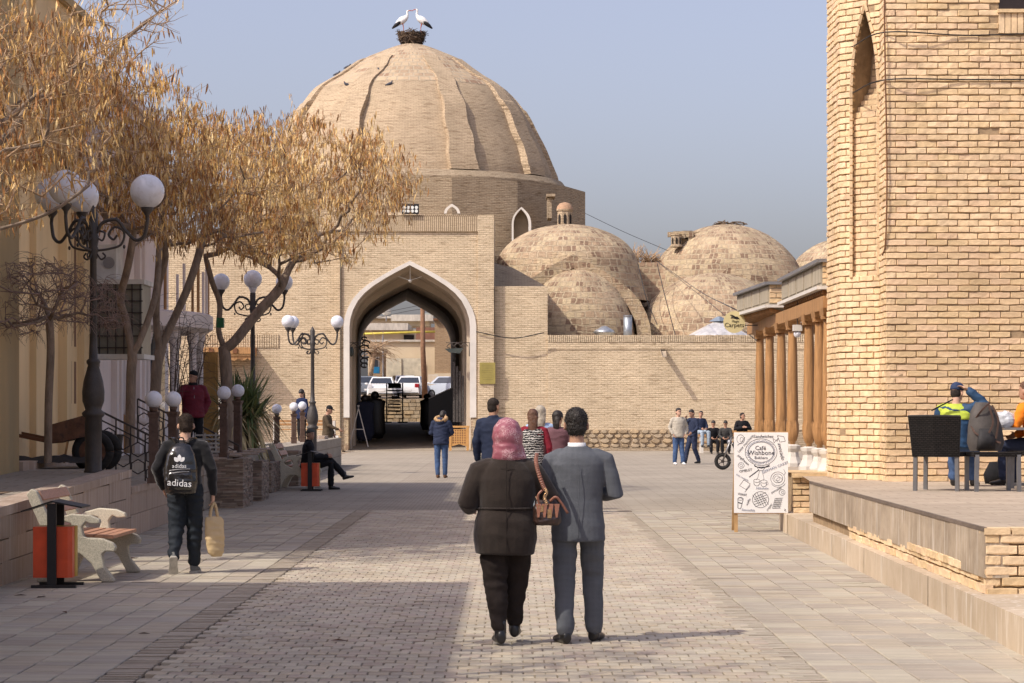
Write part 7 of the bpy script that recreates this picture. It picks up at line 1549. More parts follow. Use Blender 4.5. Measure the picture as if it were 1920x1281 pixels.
m = MB(); m.sm = True; loft(m, [(V0(-.05, -.13, .02), EX, EY, .12, .05), (V0(-.05, -.15, .14), EX, EY, .11, .06), (V0(-.06, -.12, .27), EX, EY, .07, .03)], 14, .8); m.build('pocket', MAT('dark_ripstop', (.03, .028, .028), .7, .3, 8, .5, 20), rk)
for pts in ([(-.16, -.09, .40), (-.10, -.15, .50), (.0, -.13, .58)], [(.02, -.15, .55), (.09, -.17, .38), (.06, -.17, .15)], [(-.02, -.15, .55), (.02, -.18, .35), (-.04, -.20, .22)], [(-.2, -.05, .3), (-.16, -.13, .2), (.12, -.17, .1)]):
    m = MB(); P_ = bezier([Vector(p) for p in pts], 4)
    for a, b in zip(P_[:-1], P_[1:]): m.bar(a, b, .022, .008, up=(0, 1, 0))
    m.build('strap', MAT('brown_webbing', (.10, .06, .045), .8), rk)
r2 = thing('second_rucksack', 'black rucksack lying on the floor under the cafe chairs', 'rucksack', (GX(1870, 146), FPX / 146, .80)); m = MB(); m.sm = True; loft(m, [(V0(0, 0, .0), EX, EY, .16, .12), (V0(0, 0, .12), EX, EY, .18, .14), (V0(0, 0, .28), EX, EY, .10, .08)], 14, .8); m.build('pack', M_blk if 'M_blk' in globals() else M_black, r2)
pb = thing('plastic_bag', 'crumpled translucent plastic bag lying on the cafe table', 'plastic bag', (GX(1880, 150), FPX / 150 - .1, 1.535)); m = MB(); m.sm = False; m.ell((0, 0, .08), (.15, .11, .11), 14, 9); m.v = [tuple(Vector(v) * (1 + .28 * noise.noise(Vector(v) * 16))) for v in m.v]; m.build('bag', MAT('milky_plastic', (.55, .56, .58), .25, .3, 12, .8, 20), pb)
# ---- motorbike
Zk = Gd(881); sk = sZ(Zk); mt_ = thing('motorcycle', 'small black motorcycle parked behind the menu board and porch columns', 'motorcycle', (GX(1355, sk), Zk, 0)); 
for x in (0, 1.45):
    w = MB(); w.sm = True; w.tube([(x + .19 * math.cos(a_), 0, .245 + .19 * math.sin(a_)) for a_ in np.linspace(0, 2 * math.pi, 25)], .055, 8); wh = w.build('wheel', M_rub, mt_)
    w = MB()
    for k in range(5): a_ = k * 1.2566; w.bar((x, 0, .245), (x + .17 * math.cos(a_), 0, .245 + .17 * math.sin(a_)), .035, .02)
    w.tube([(x, -.04, .245), (x, .04, .245)], .05, 12); w.build('rim', M_iron, wh)
m = MB(); m.sm = True
for y in (-.06, .06): m.tube([(.0, y, .245), (.26, y, .95)], .022, 8)
m.build('fork', MAT('fork_metal', (.25, .24, .23), .35, .1, 5, 0, metal=.8), mt_)
m = MB(); m.tube([(.22, -.33, .98), (.27, 0, .96), (.22, .33, .98)], .014, 6); m.build('handlebar', M_black, mt_); m = MB(); m.sm = True; m.ell((.20, 0, .80), (.07, .08, .08), 12, 8); m.build('headlight', M_grey, mt_)
m = MB(); m.sm = True; loft(m, [(V0(.30, 0, .72), EY, V0(0, 0, 1), .05, .08), (V0(.45, 0, .76), EY, V0(0, 0, 1), .14, .14), (V0(.75, 0, .74), EY, V0(0, 0, 1), .12, .11), (V0(.85, 0, .70), EY, V0(0, 0, 1), .08, .06)], 14); m.build('tank', M_black, mt_)
m = MB(); m.box(.85, 1.5, -.12, .12, .66, .74); m.build('seat', M_black, mt_); m = MB(); m.box(.50, .85, -.13, .13, .25, .52); m.tube([(.6, -.15, .25), (1.5, -.15, .30)], .035, 8); m.build('engine', M_iron, mt_); m = MB(); m.bar((.28, 0, .75), (.5, 0, .3), .05); m.bar((.8, 0, .6), (1.45, 0, .25), .04); m.bar((.3, 0, .7), (1.4, 0, .68), .04); m.build('frame', M_iron, mt_)
m = MB(); P_ = [(x_, y_, z_) for x_, z_ in ((-.22, .40), (-.05, .52), (.14, .50)) for y_ in (-.06, .06)]; m.add(P_, [(0, 1, 3, 2), (2, 3, 5, 4)]); m.build('mudguard', M_black, mt_)
# far bench on the right
Zc = FPX / 47.0; rb_ = thing('wooden_bench', 'long orange bench with stone legs under the four seated men', 'bench', (GX(1318, 47), Zc, 0))
for i in range(3): m = MB(); m.box(-.15, 2.45, .02 + i * .14, .14 + i * .14, .42, .46); m.build('seat_slat', M_wood, rb_)
for i in range(2): m = MB(); m.box(-.15, 2.45, .46, .49, .66 + i * .14, .76 + i * .14); m.build('back_slat', M_wood, rb_)
for x in (-.1, 1.1, 2.3): m = MB(); m.box(x, x + .12, .0, .5, 0, .42); m.box(x, x + .1, .49, .55, .42, .95); m.build('leg', M_plaster, rb_)
# ================================================================= things on and in the gateway
s = sZ(ZF)
fl = thing('floodlight', 'black floodlight with eight round lamps standing on the gateway parapet', 'floodlight', tuple(W(769.5, 403, ZF - .1)))
m = MB(); m.box(-.36, .36, -.05, .12, .04, .46); m.build('housing', M_black, fl)
for i in range(4):
    for j in range(2):
        m = MB(); m.tube([(-.255 + i * .17, -.075, .155 + j * .15), (-.255 + i * .17, -.05, .155 + j * .15)], .068, 16); m.build('lamp', MAT('lamp_lens', (.72, .74, .70), .25, .1, 30, .3, 60, spec=.6), fl)
m = MB(); m.box(-.30, -.26, -.02, .02, 0, .05); m.box(.26, .30, -.02, .02, 0, .05); m.build('bracket', M_iron, fl)
fn = thing('ceiling_fan', 'white three bladed ceiling fan hanging in the gateway arch', 'ceiling fan', tuple(W(769, 497, ZF + .7))); z = -(527 - 497) / s; M_fw = MAT('white_fan_paint', (.75, .74, .70), .5, .05, 5, 0)
m = MB(); m.tube([(0, 0, .05), (0, 0, z + .05)], .018, 8); m.build('rod', M_fw, fn); m = MB(); m.sm = True; m.ell((0, 0, z), (.07, .07, .08), 12, 8); m.build('motor', M_fw, fn)
for a, dz_ in ((.45, .0), (math.pi - .3, 0), (-1.6, 0)):
    m = MB(); m.bar((0, 0, z + .02), (.52 * math.cos(a), .52 * math.sin(a), z + .19 if a > 0 else z - .02), .10, .02); m.build('blade', M_fw, fn)
pq = thing('plaque', 'olive brass plaque fixed to the wall right of the gateway', 'plaque', tuple(W(914, 700, ZF - .005))); m = MB(); m.box(-.33, .33, -.05, 0, -.45, .45); m.build('plate', MAT('olive_brass', (.34, .28, .085), .5, .12, 3, .2, 30, metal=.3), pq)
m = MB()
for i in range(9): m.box(-.24 + .02 * (i % 3), .24 - .03 * (i % 2), -.054, -.051, .33 - i * .075, .345 - i * .075)
m.build('text_lines', MAT('dull_engraving', (.22, .18, .06), .6), pq)
# bracket lamps inside the arch, dark hanging signs
for sx_, px, lab in ((1, 858, 'ornate wrought bracket with a dark lantern on the right jamb of the gateway'), (-1, 663, 'ornate wrought bracket lamp on the left jamb of the gateway')):
    t = thing('bracket_lamp', lab, 'lamp', tuple(W(px, 655, ZF + .9))); m = MB(); m.sm = True
    for k in range(3): m.tube(bezier([(.45 * sx_ - k * .3 * sx_, 0, .12), (.3 * sx_ - k * .3 * sx_, 0, .25), (.15 * sx_ - k * .3 * sx_, 0, .12), (.27 * sx_ - k * .3 * sx_, 0, .04)], 6), .018, 6)
    m.tube([(.5 * sx_, 0, .28), (-.5 * sx_, 0, .28)], .015, 6); m.tube([(.5 * sx_, 0, -.3), (.5 * sx_, 0, .3)], .02, 6); m.build('bracket', M_iron, t)
    m = MB()
    if sx_ > 0: m.add([(-.55, -.1, .02), (.25, -.1, .05), (.1, -.1, -.18), (-.35, -.1, -.14), (-.55, .15, .02), (.25, .15, .05), (.1, .15, -.18), (-.35, .15, -.14)], [(0, 3, 2, 1), (4, 5, 6, 7), (0, 1, 5, 4), (1, 2, 6, 5), (2, 3, 7, 6), (3, 0, 4, 7)])
    else: m.ell((-.1, -.05, -.1), (.12, .12, .22), 10, 8)
    m.build('lantern', MAT('dark_lantern', (.05, .06, .055), .4), t)
hs_ = thing('hanging_sign', 'dark wrought iron scroll sign hanging on the left inside the gateway', 'sign', tuple(W(683, 650, 106))); m = MB(); m.sm = True
for k, (x, z, r_) in enumerate(((0, .35, .10), (.08, .15, .16), (.0, -.08, .2), (.05, -.35, .22), (0, -.62, .16), (0, -.82, .14))): m.tube([(x + r_ * math.cos(a), 0, z + r_ * .7 * math.sin(a)) for a in np.linspace(0, 5.5, 14)], .035, 6)
m.tube([(0, 0, -.95), (0, 0, .6)], .02, 6); m.build('scrollwork', M_black, hs_)
# carved wooden box by the right jamb
wb_ = thing('carved_box', 'pale wooden box with a pierced lattice front by the right jamb of the gateway', 'wooden box', tuple(W(861, 845, ZF - 1.2))); M_lat = MAT('honey_wood', (.50, .27, .09), .6, .15, 6, .2, 30)
x0, x1, zt0 = -.42, .40, 1.03
m = MB(); m.box(x0, x1, -.02, .02, .28, .90); m.build('front_panel', M_lat, wb_); m = MB(); m.box(x0 - .02, x1 + .02, -.06, .55, .955, zt0); m.build('lid', M_lat, wb_)
for x in (x0, x1 - .1): m = MB(); m.box(x, x + .1, -.05, .0, 0, .95); m.build('leg', M_lat, wb_)
m = MB(); m.box(x0, x0 + .03, 0, .5, .1, .95); m.box(x1 - .03, x1, 0, .5, .1, .95); m.build('side_panel', M_lat, wb_)
m = MB()
for i in range(6):
    for j in range(6):
        cx_, cz_ = x0 + .17 + i * .098, .33 + j * .1; 
        if (i + j) % 1 == 0: m.add([(cx_ + .03 * math.cos(a), -.023, cz_ + .036 * math.sin(a)) for a in np.linspace(0, 6.283, 7)[:-1]], [tuple(range(6))])
m.build('lattice_holes', M_woodd, wb_, kind='stuff')
m = MB(); m.prism([(x0 + .1, -.03, .28), (x1 - .1, -.03, .28), (x1 - .1, -.03, .18), (.1, -.03, .24), (0, -.03, .27), (-.1, -.03, .24), (x0 + .1, -.03, .18)], (0, .02, 0)); m.build('apron', M_lat, wb_)
# passage contents
def rack(px, pyb, Z, w, h, lab):
    t = thing('display_rack', lab, 'display rack', tuple(W(px, pyb, Z))); 
    for x in (-w / 2, w / 2): m = MB(); m.bar((x, 0, 0), (x, 0, h), .07); m.build('upright', M_black, t); m = MB(); m.box(x - .28, x + .28, -.1, .1, 0, .07); m.build('foot', M_black, t)
    for i in range(9):
        m = MB(); z_ = .62 + i * .19; m.prism([(-w / 2 + .06, -.06, z_), (w / 2 - .2, -.06, z_ - .03), (w / 2 - .06, -.06, z_ + .02), (w / 2 - .2, -.06, z_ + .07), (-w / 2 + .06, -.06, z_ + .06)], (0, .1, 0)); m.build('knife', MAT('dark_steel', (.04, .04, .045), .4), t)
    m = MB(); m.box(-w / 2 + .08, w / 2 - .08, -.05, .05, h - .28, h - .05); m.build('name_board', M_dark, t); m = MB(); m.bar((-w / 2, 0, .45), (w / 2, 0, .45), .05); m.bar((-w / 2, 0, h - .4), (w / 2, 0, h - .4), .05); m.build('rail', M_black, t)
rack(740, 793, 134, .88, 2.2, 'dark rack of hanging knives silhouetted in the passage')
def gown(px, pyb, Z, w, h, col, lab, head=True, name='clothes_dummy'):
    t = thing(name, lab, 'clothes dummy', tuple(W(px, pyb, Z))); m = MB(); m.sm = True; loft(m, [(V0(0, 0, 0), EX, EY, w * .36, .18), (V0(.02, 0, .3), EX, EY, w * .5, .22), (V0(0, 0, h * .6), EX, EY, w * .42, .18), (V0(0, 0, h * .80), EX, EY, w * .48, .15), (V0(0, 0, h * .86), EX, EY, w * .2, .1)], 14)
    m.v = [tuple(Vector(v) + V0(.06 * noise.noise(Vector(v) * 5), 0, .03 * noise.noise(Vector(v) * 7))) for v in m.v]; m.build('gown', col, t)
    if head: m = MB(); m.sm = True; m.ell((0, 0, h * .92), (.19, .18, .15 * h / 1.7), 12, 8); m.build('fur_hat', M_black, t)
M_ind = CLOTH('indigo_stripe', (.03, .035, .06)) if 'CLOTH' in globals() else MAT('indigo_stripe', (.03, .035, .06))
gown(703, 822, 111, 1.0, 2.15, M_black, 'dark clothes dummy with a big fur hat, right one of the left pair'); gown(684, 826, 109, .9, 2.05, M_ind, 'clothes dummy in a dark striped gown, left one of the left pair'); gown(801, 806, 121, .75, 1.8, M_black, 'dark clothes dummy with a small hat on the right of the passage')
m = MB(); x, y = W(690, 838, 104.5).xy; t = thing('folding_board', 'thin A-shaped folding stand at the left mouth of the passage', 'stand', tuple(W(672, 838, 103.2)))
m = MB(); m.bar((-.38, 0, 0), (.03, 0, 1.78), .035); m.bar((.42, .0, 0), (-.03, 0, 1.78), .035); m.bar((-.22, 0, .75), (.25, 0, .75), .03); m.build('frame', MAT('pale_metal', (.45, .42, .38), .5), t)
ln = thing('covered_stall', 'black sheeted stall with a pale top edge on the right of the passage', 'stall', tuple(W(830, 815, 112))); m = MB(); m.prism([(-.65, 0, 0), (1.1, 0, 0), (1.1, 0, 2.3), (.45, 0, 2.15), (-.65, 0, 1.65)], (0, 1.2, 0)); m.build('sheet', M_black, ln); m = MB(); m.bar((-.65, -.02, 1.67), (.45, -.02, 2.17), .05); m.build('edge_pole', MAT('pale_metal', (.45, .42, .38)), ln)
hc = thing('hanging_scarves', 'dark figured scarves hung on the right wall inside the gateway', 'scarves', tuple(W(862, 800, 104.6))); m = MB()
for i in range(4): m.box(-.30 + i * .13, -.20 + i * .13, -.03 * i, .02 - .03 * i, .2, 2.8 - .2 * i)
m.build('cloths', MAT('dark_figured_cloth', (.05, .045, .045), .8, .5, 14, .4, 20, col2=(.20, .18, .16)), hc)
# ---- beyond the passage
def B(px0, px1, py0, py1, Z, dz_=1.0): a = W(px0, py0, Z); b = W(px1, py1, Z); return (a.x, b.x, Z, Z + dz_, min(a.z, b.z), max(a.z, b.z))
M_cream2 = MAT('cream_plaster', (.55, .45, .31), .9, .12, .6, .3, 10); M_roof = MAT('sheet_roofing', (.46, .42, .36), .8, .25, 1.5, .5, 8, streak=(4, 1, 1)); M_rb = BRICK('red_yellow_brick', (.48, .33, .19), (.42, .28, .16), (.30, .23, .16), streak=.2)
m = MB(); m.box(-16, 2, 144.6, 145.2, .8, WZ(751, 145)); m.build('step_wall', M_wall_dk, None); tag(bpy.data.objects['step_wall'], 'low stone wall closing the far end of the passage', 'wall')
ms = MB(); m = MB(); m.box(-16, 2, 138.52, 144.6, .5, 1.0); tag(m.build('far_landing', M_pavefar), kind='structure'); r = random.Random(4); z = 1.0
while z < WZ(751, 145) - .1:
    x = -10
    while x < -3: w = r.uniform(.25, .6); ms.cur = r.randrange(3); ms.box(x, x + w - .03, 144.5 - r.uniform(0, .08), 144.7, z, z + .2); x += w
    z += .23
ms.build('stones', M_rubs, bpy.data.objects['step_wall'], kind='stuff')
zr = WZ(751, 145)
m = MB(); m.add([(-30, 145.2, zr), (20, 145.2, zr), (20, 185, zr + .9), (-30, 185, zr + .9)], [(0, 1, 2, 3)]); m.add([(-30, 145.2, zr), (20, 145.2, zr), (20, 145.2, -.5), (-30, 145.2, -.5)], [(3, 2, 1, 0)]); tag(m.build('back_street', M_soil), kind='structure')
def G(px, pyb, Z): return zr + (Z - 145.2) * .0201
M_carw = MAT('white_car_paint', (.72, .72, .72), .25, .03, 3, 0, spec=.6); M_carg = MAT('grey_car_paint', (.16, .18, .21), .3, .03, 3, 0, spec=.6); M_carb = MAT('silver_blue_car_paint', (.45, .49, .56), .25, .03, 3, 0, spec=.6); M_cg = MAT('car_glass', (.03, .035, .045), .06, .1, 3, 0, spec=.9); M_tl = MAT('tail_lamp', (.30, .015, .02), .25)
def car(lab, px, Z, rz, paint, W_=1.72, L=4.4, rear=True, plate=True):
    """car body lofted along y; local -y end faces the viewer"""
    t = thing('parked_car', lab, 'car', (GX(px, sZ(Z)), Z + L / 2, G(px, 0, Z)), rz, 'cars parked beyond the passage'); h = W_ / 2
    X = lambda y, w, z0, z1: [( -w, y, z0), (-w * 1.0, y, (z0 + z1) / 2), (-w * .93, y, z1), (w * .93, y, z1), (w, y, (z0 + z1) / 2), (w, y, z0)]
    sec = [(-L / 2, h * .86, .35, .72), (-L / 2 + .12, h * .95, .28, .98 if rear else .80), (-L / 2 + .75, h, .25, 1.02 if rear else .93), (-L / 2 + 1.2, h, .25, .98), (L / 2 - 1.3, h, .25, .96), (L / 2 - .2, h * .94, .28, .82), (L / 2, h * .85, .35, .65)]
    m = MB(); m.sm = True; vs = []
    for q in sec: vs += X(*q)
    k = len(sec); m.add(vs, [(i * 6 + j, i * 6 + 6 + j, i * 6 + 6 + (j + 1) % 6, i * 6 + (j + 1) % 6) for i in range(k - 1) for j in range(6)] + [tuple(range(6)), tuple((k - 1) * 6 + j for j in range(5, -1, -1))]); bo = smoothed(m.build('body', paint, t), 35)
    y0, y1, y2, y3 = (-L / 2 + .55, -L / 2 + 1.15, L / 2 - 2.1, L / 2 - 1.25) if rear else (-L / 2 + 1.15, -L / 2 + 1.85, L / 2 - 1.1, L / 2 - .5)
    m = MB(); b_, t_ = h * .90, h * .70; m.add([(-b_, y0, .97), (b_, y0, .97), (b_, y3, .95), (-b_, y3, .95), (-t_, y1, 1.42), (t_, y1, 1.42), (t_, y2, 1.44), (-t_, y2, 1.44)], [(4, 5, 6, 7), (0, 1, 5, 4), (1, 2, 6, 5), (2, 3, 7, 6), (3, 0, 4, 7)]); smoothed(m.build('cabin', paint, t), 30)
    def pane(A, n): 
        c = sum((Vector(a) for a in A), Vector()) / 4; A = [c + (Vector(a) - c) * .88 for a in A]; nn_ = (A[1] - A[0]).cross(A[2] - A[0]).normalized() * .012; m = MB(); m.add([tuple(a + nn_) for a in A], [(0, 1, 2, 3)]); m.build(n, M_cg, t)
    pane([(-b_, y0, .99), (b_, y0, .99), (t_, y1, 1.40), (-t_, y1, 1.40)], 'rear_window' if rear else 'windscreen'); pane([(b_, y0 + .2, .99), (b_, y3 - .2, .99), (t_, y2, 1.40), (t_, y1, 1.40)], 'side_window'); pane([(-b_, y3 - .2, .99), (-b_, y0 + .2, .99), (-t_, y1, 1.40), (-t_, y2, 1.40)], 'side_window')
    for sx_ in (-1, 1):
        m = MB(); x = sx_ * h * .72; m.box(x - .13, x + .13, -L / 2 - .0, -L / 2 + .12, .70, .95); m.build('tail_lamp' if rear else 'headlight', M_tl if rear else M_globe, t)
        for y in (-L / 2 + .8, L / 2 - .8):
            w = MB(); w.sm = True; w.tube([(sx_ * h - .1 * sx_ - .09, y, .31), (sx_ * h - .1 * sx_ + .09, y, .31)], .31, 18); wh = w.build('wheel', M_rub_ty, t); w = MB(); w.tube([(sx_ * h - .01 * sx_ - .01, y, .31), (sx_ * h - .0 * sx_ + .01, y, .31)], .19, 12); w.build('rim', M_grey, wh)
        m = MB(); m.ell((sx_ * (h + .10), y1 - .05 if not rear else y2 + .3, 1.0), (.10, .05, .07), 8, 6); m.build('mirror', paint, t)
    m = MB(); m.box(-h * .82, h * .82, -L / 2 - .03, -L / 2 + .1, .34, .40); m.build('bumper_trim', M_black, t)
    if plate: m = MB(); m.box(-.26, .26, -L / 2 - .02, -L / 2 + .02, .50, .61); m.build('number_plate', M_wb if 'M_wb' in globals() else M_plaster, t)
    return t
M_rub_ty = MAT('car_tyre', (.02, .02, .02), .85)
car('white hatchback facing the viewer on the left beyond the passage', 713, 147.5, .0, M_carw, rear=False)
car('white saloon seen from behind, right of the hatchback beyond the passage', 771, 151, -.12, M_carw)
car('white car mostly hidden behind the hatchback and the saloon', 752, 160, .2, M_carw, rear=True)
car('silver blue car half hidden by the right side of the passage', 856, 150.5, .9, M_carb, rear=False, plate=False)
car('dark grey car at the far left beyond the passage', 684, 153, .1, M_carg)
up_ = thing('utility_pole', 'leaning brown wooden utility pole rising beyond the passage', 'utility pole', tuple(W(797, 738, 151))); m = MB(); m.sm = True; k = sZ(151); m.tube([(.0, 0, -.3), ((793 - 797) / k, 0, (738 - 655) / k), ((792 - 797) / k, 0, (738 - 540) / k)], [.19, .16, .13], 12); m.build('pole', MAT('brown_pole', (.22, .12, .07), .9, .3, 5, .4, 20), up_)
# back walls and houses
def house(lab, boxes, cat='building', name='building'):
    t = thing(name, lab, cat)
    for nm, mt, bx in boxes: m = MB(); m.box(*bx); m.build(nm, mt, t)
    return t
house('cream walled yard with panelled gate beyond the parked cars', [('wall', M_cream2, B(690, 816, 640, 742, 166, .5)), ('coping', M_roof, B(690, 816, 637, 641, 165.8, 1)), ('gate', MAT('pale_gate', (.52, .47, .36), .7), B(720, 790, 672, 716, 165.7, .2)), ('gate', MAT('pale_gate', (.52, .47, .36)), B(752, 752.6, 672, 716, 165.6, .1))])
house('small brick kiosk with a framed window behind the white hatchback', [('wall', M_rb, B(692, 718, 660, 735, 160, 4)), ('roof', M_cream2, B(689, 721, 655, 660.5, 159.6, 5)), ('window', M_plaster, B(698, 711, 669, 697, 159.95, .2)), ('pane', M_cg, B(700, 709, 671, 695, 159.9, .1))])
house('blue panelled booth under the kiosk window', [('panel', MAT('blue_panel', (.02, .16, .32), .4), B(694, 711, 688, 700, 158, 1))], 'booth', 'booth')
house('pinkish brick house at the right beyond the passage', [('wall', M_rb, B(815, 860, 600, 750, 163, 8)), ('roof', M_woodd, B(812, 862, 597, 600.5, 162.7, 9)), ('lattice_base', M_cream2, B(815, 860, 700, 720, 162.9, .2))])
house('sheet roofed old house in the middle distance behind the gate', [('wall', M_cream2, B(670, 800, 618, 650, 176, 6)), ('roof', M_roof, B(668, 765, 606, 619, 175, 8)), ('window', M_dark, B(757, 776, 628, 646, 175.9, .3)), ('balcony', M_roof, B(755, 800, 645, 648, 174.5, 1.2))])
house('upper roof of corrugated sheet above the old house', [('wall', M_cream2, B(735, 805, 600, 612, 182, 4)), ('roof', M_roof, B(733, 812, 590, 602, 181.5, 6)), ('roof', MAT('grey_green_roof', (.30, .32, .29), .8), B(790, 840, 587, 600, 184, 6))])
house('reddish lean-to shed beside the utility pole', [('wall', MAT('red_brown_boards', (.22, .11, .075), .9), B(780, 816, 614, 655, 172, 3))], 'shed', 'shed')
house('low house with a pale flat roof behind the bare branches', [('wall', M_cream2, B(672, 735, 596, 618, 186, 5)), ('roof', M_roof, B(670, 738, 593, 597, 185.5, 6))])
gp = thing('gas_pipe', 'yellow gas pipe carried high across the street beyond the passage', 'pipe', (0, 0, 0)); m = MB(); m.sm = True; m.tube([tuple(W(655, 627, 158)), tuple(W(816, 622, 158))], .07, 8); m.build('pipe', MAT('yellow_pipe', (.62, .50, .08), .5), gp); m = MB(); m.tube([tuple(W(718, 622, 158)), tuple(W(718, 740, 158))], .04, 6); m.build('support', M_grey, gp)
sd_ = thing('satellite_dish', 'pale satellite dish on the roof seen through the arch', 'satellite dish', tuple(W(724, 582, 178))); m = MB(); m.sm = True; m.lathe([(0, .12), (.2, .10), (.33, .03), (.40, -.05)], (0, 0, 0), 20, cap=False, sy=1); d = m.build('dish', MAT('dish_paint', (.55, .52, .45), .6), sd_); d.rotation_euler = (math.radians(78), 0, .3); m = MB(); m.tube([(0, .1, -.8), (0, .1, 0)], .04, 6); m.build('mast', M_grey, sd_)
fg = thing('metal_gate', 'white barred gate leaf by the brick house beyond the passage', 'gate', tuple(W(803, 731, 155))); m = MB()
for i in range(8): m.bar((i * .085, 0, 0), (i * .085, 0, .95), .02)
m.bar((0, 0, .95), (.6, 0, .95), .03); m.bar((0, 0, .02), (.6, 0, .02), .03); m.build('bars', M_plaster, fg)
def wire(lab, P, r=.015, name='cable', cat='cable'): t = thing(name, lab, cat, (0, 0, 0)); m = MB(); m.sm = True; m.tube(bezier([Vector(p) for p in P], 8), r, 5); m.build('wire', M_black, t)
wire('thin wire crossing high behind the arch, upper one', [W(700, 590, 155), W(790, 572, 151), W(850, 560, 150)]); wire('thin wire crossing high behind the arch, lower one', [W(690, 600, 155), W(790, 580, 151), W(850, 590, 150)])
wire('black cable looping from the drum down to the second shop dome', [W(1097, 400, 118), W(1170, 435, 118), W(1252, 470, 118)], .012)
wire('black cable running from the buttress down to the round sign', [W(1232, 490, 113), W(1310, 545, 90), W(1382, 582, 48)], .012); wire('second black cable falling below the first towards the porch', [W(1236, 494, 113), W(1310, 552, 90), W(1420, 640, 55)], .010)
for k, (a, b, c, d) in enumerate((((1196, 494), (1212, 560), (1232, 608), 0), ((1232, 494), (1248, 560), (1266, 628), 0))): wire('brown cable trailing down the patched buttress, %s one' % ('left', 'right')[k], [W(*a, 110), W(*b, 109), W(*c, 106)], .02)
wire('pale cable sagging along the wall top right of the gateway', [W(893, 622, ZF - .1), W(960, 634, ZF - .1), W(1020, 624, ZF - .1)], .022); wire('dark cable down the gateway pier beside the plaque', [W(926, 538, ZF + .1), W(926, 625, ZF + .1)], .03)
# bare tree behind passage
bt = thing('bare_tree', 'bare leaning tree with tangled branches beyond the passage', 'tree', tuple(W(700, 690, 156))); m = MB(); m.sm = True; r = random.Random(8); k = sZ(156)
for i in range(60):
    a = r.uniform(-.4, 2.6); q = Vector((r.uniform(-.5, .6), r.gauss(0, .3), r.uniform(.6, 1.6))); pts = [q]; d = Vector((math.cos(a), 0, math.sin(a) * .6))
    for j in range(5): d = (d + Vector((r.gauss(0, .25), 0, -.22))).normalized(); q = q + d * .28; pts.append(q)
    m.tube(pts, [.035, .03, .025, .02, .015, .01], 4, cap=False)
m.tube([(-.2, 0, -.6), (0, 0, .6), (.2, 0, 1.3)], [.16, .13, .08], 8); m.build('branches', M_twig, bt)
# drain spout on the long wall
sp_ = thing('drain_spout', 'projecting pale rain spout on the long sunlit wall', 'spout', tuple(W(1243, 658, ZF + .3))); m = MB(); m.add([(-.09, -1.0, -.28), (.09, -1.0, -.28), (.11, 0, 0), (-.11, 0, 0), (-.09, -1.0, -.20), (-.05, -1.0, -.24), (.05, -1.0, -.24), (.09, -1.0, -.20), (.11, 0, .1), (-.11, 0, .1)], [(0, 1, 2, 3), (1, 7, 8, 2), (0, 3, 9, 4), (5, 6, 7, 1), (0, 4, 5, 6)]); m.build('channel', MAT('dusty_zinc', (.40, .33, .25), .7), sp_); m = MB(); m.box(-.13, .13, -.03, .0, .02, .22); m.build('hole', M_dark, sp_)
# brown timber canopy left of the gateway
cp = thing('timber_canopy', 'brown timber shop canopy with scalloped edge on the wall left of the gateway', 'canopy', (0, 0, 0)); zc0 = ZF - .6
bx = lambda px0, px1, py0, py1, y0, y1: (fx(px0), fx(px1), y0, y1, fz(py1), fz(py0))
m = MB(); m.box(*bx(362, 479, 652, 664, zc0, ZF + .55)); m.build('beam', M_wood, cp); m = MB(); m.box(*bx(362, 479, 664.2, 668, zc0 + .05, ZF + .5)); m.build('fascia', M_timber, cp)
for x in (395, 440, 475): m = MB(); m.box(*bx(x, x + 8, 654, 663, zc0 - .06, zc0)); m.build('block', M_woodd, cp)
m = MB(); pts = []
for i in range(24): x = 366 + i * 110 / 23; pts.append((fx(x), zc0 + .1, fz(672 + 5 * abs(math.sin(i * .9)))))
m.add([(a, b, c) for a, b, c in pts] + [(a, b, fz(668)) for a, b, c in pts], [(i, i + 1, 24 + i + 1, 24 + i) for i in range(23)]); m.build('scalloped_edge', M_wood, cp)
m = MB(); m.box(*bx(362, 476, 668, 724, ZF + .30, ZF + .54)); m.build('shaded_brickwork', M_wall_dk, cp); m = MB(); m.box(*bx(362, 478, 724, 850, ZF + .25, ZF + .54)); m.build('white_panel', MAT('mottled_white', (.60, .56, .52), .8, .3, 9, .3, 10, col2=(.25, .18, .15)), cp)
m = MB(); x = 405
while x < 476: m.box(*bx(x, x + 1.4, 726, 790, ZF - .1, ZF)); x += 7
m.build('railings', M_black, cp, kind='stuff')
m = MB(); xx = fx(370)
while xx < fx(520): m.box(xx, xx + .07, ZF + .50, ZF + .56, fz(651), fz(626)); xx += .1
m.build('brick_band', M_wall, cp, kind='stuff')
# ================================================================= storks, nest, pigeons
ns = thing('stork_nest', 'round stork nest of dark sticks on the tip of the great dome', 'nest', (dxc, DZ, PD[-1][1] - .05)); m = MB(); r = random.Random(1); M_stk = [MAT('nest_stick_%d' % i, c, .95, .3, 6, 0) for i, c in enumerate(((.10, .07, .05), (.17, .12, .08), (.06, .045, .035)))]
sN = sZ(DZ)
m.sm = True; m.lathe([(.35, 0), (.52, .1), (.62, .35), (.6, .55), (.4, .5), (0, .42)], (0, 0, 0), 20); m.build('bowl', M_stk[0], ns); m = MB()
for i in range(420):
    a = r.uniform(0, 6.283); z = r.uniform(.02, .62); R_ = .45 + .22 * (z / .6) ** .6 + r.uniform(-.06, .05); p = Vector((R_ * math.cos(a), R_ * math.sin(a), z)); d = Vector((-math.sin(a), math.cos(a), r.gauss(0, .45))).normalized() + Vector((math.cos(a), math.sin(a), 0)) * r.gauss(0, .25); l = r.uniform(.12, .32); m.cur = r.randrange(3); m.bar(p - d * l, p + d * l, .022)
m.build('sticks', M_stk, ns, kind='stuff')
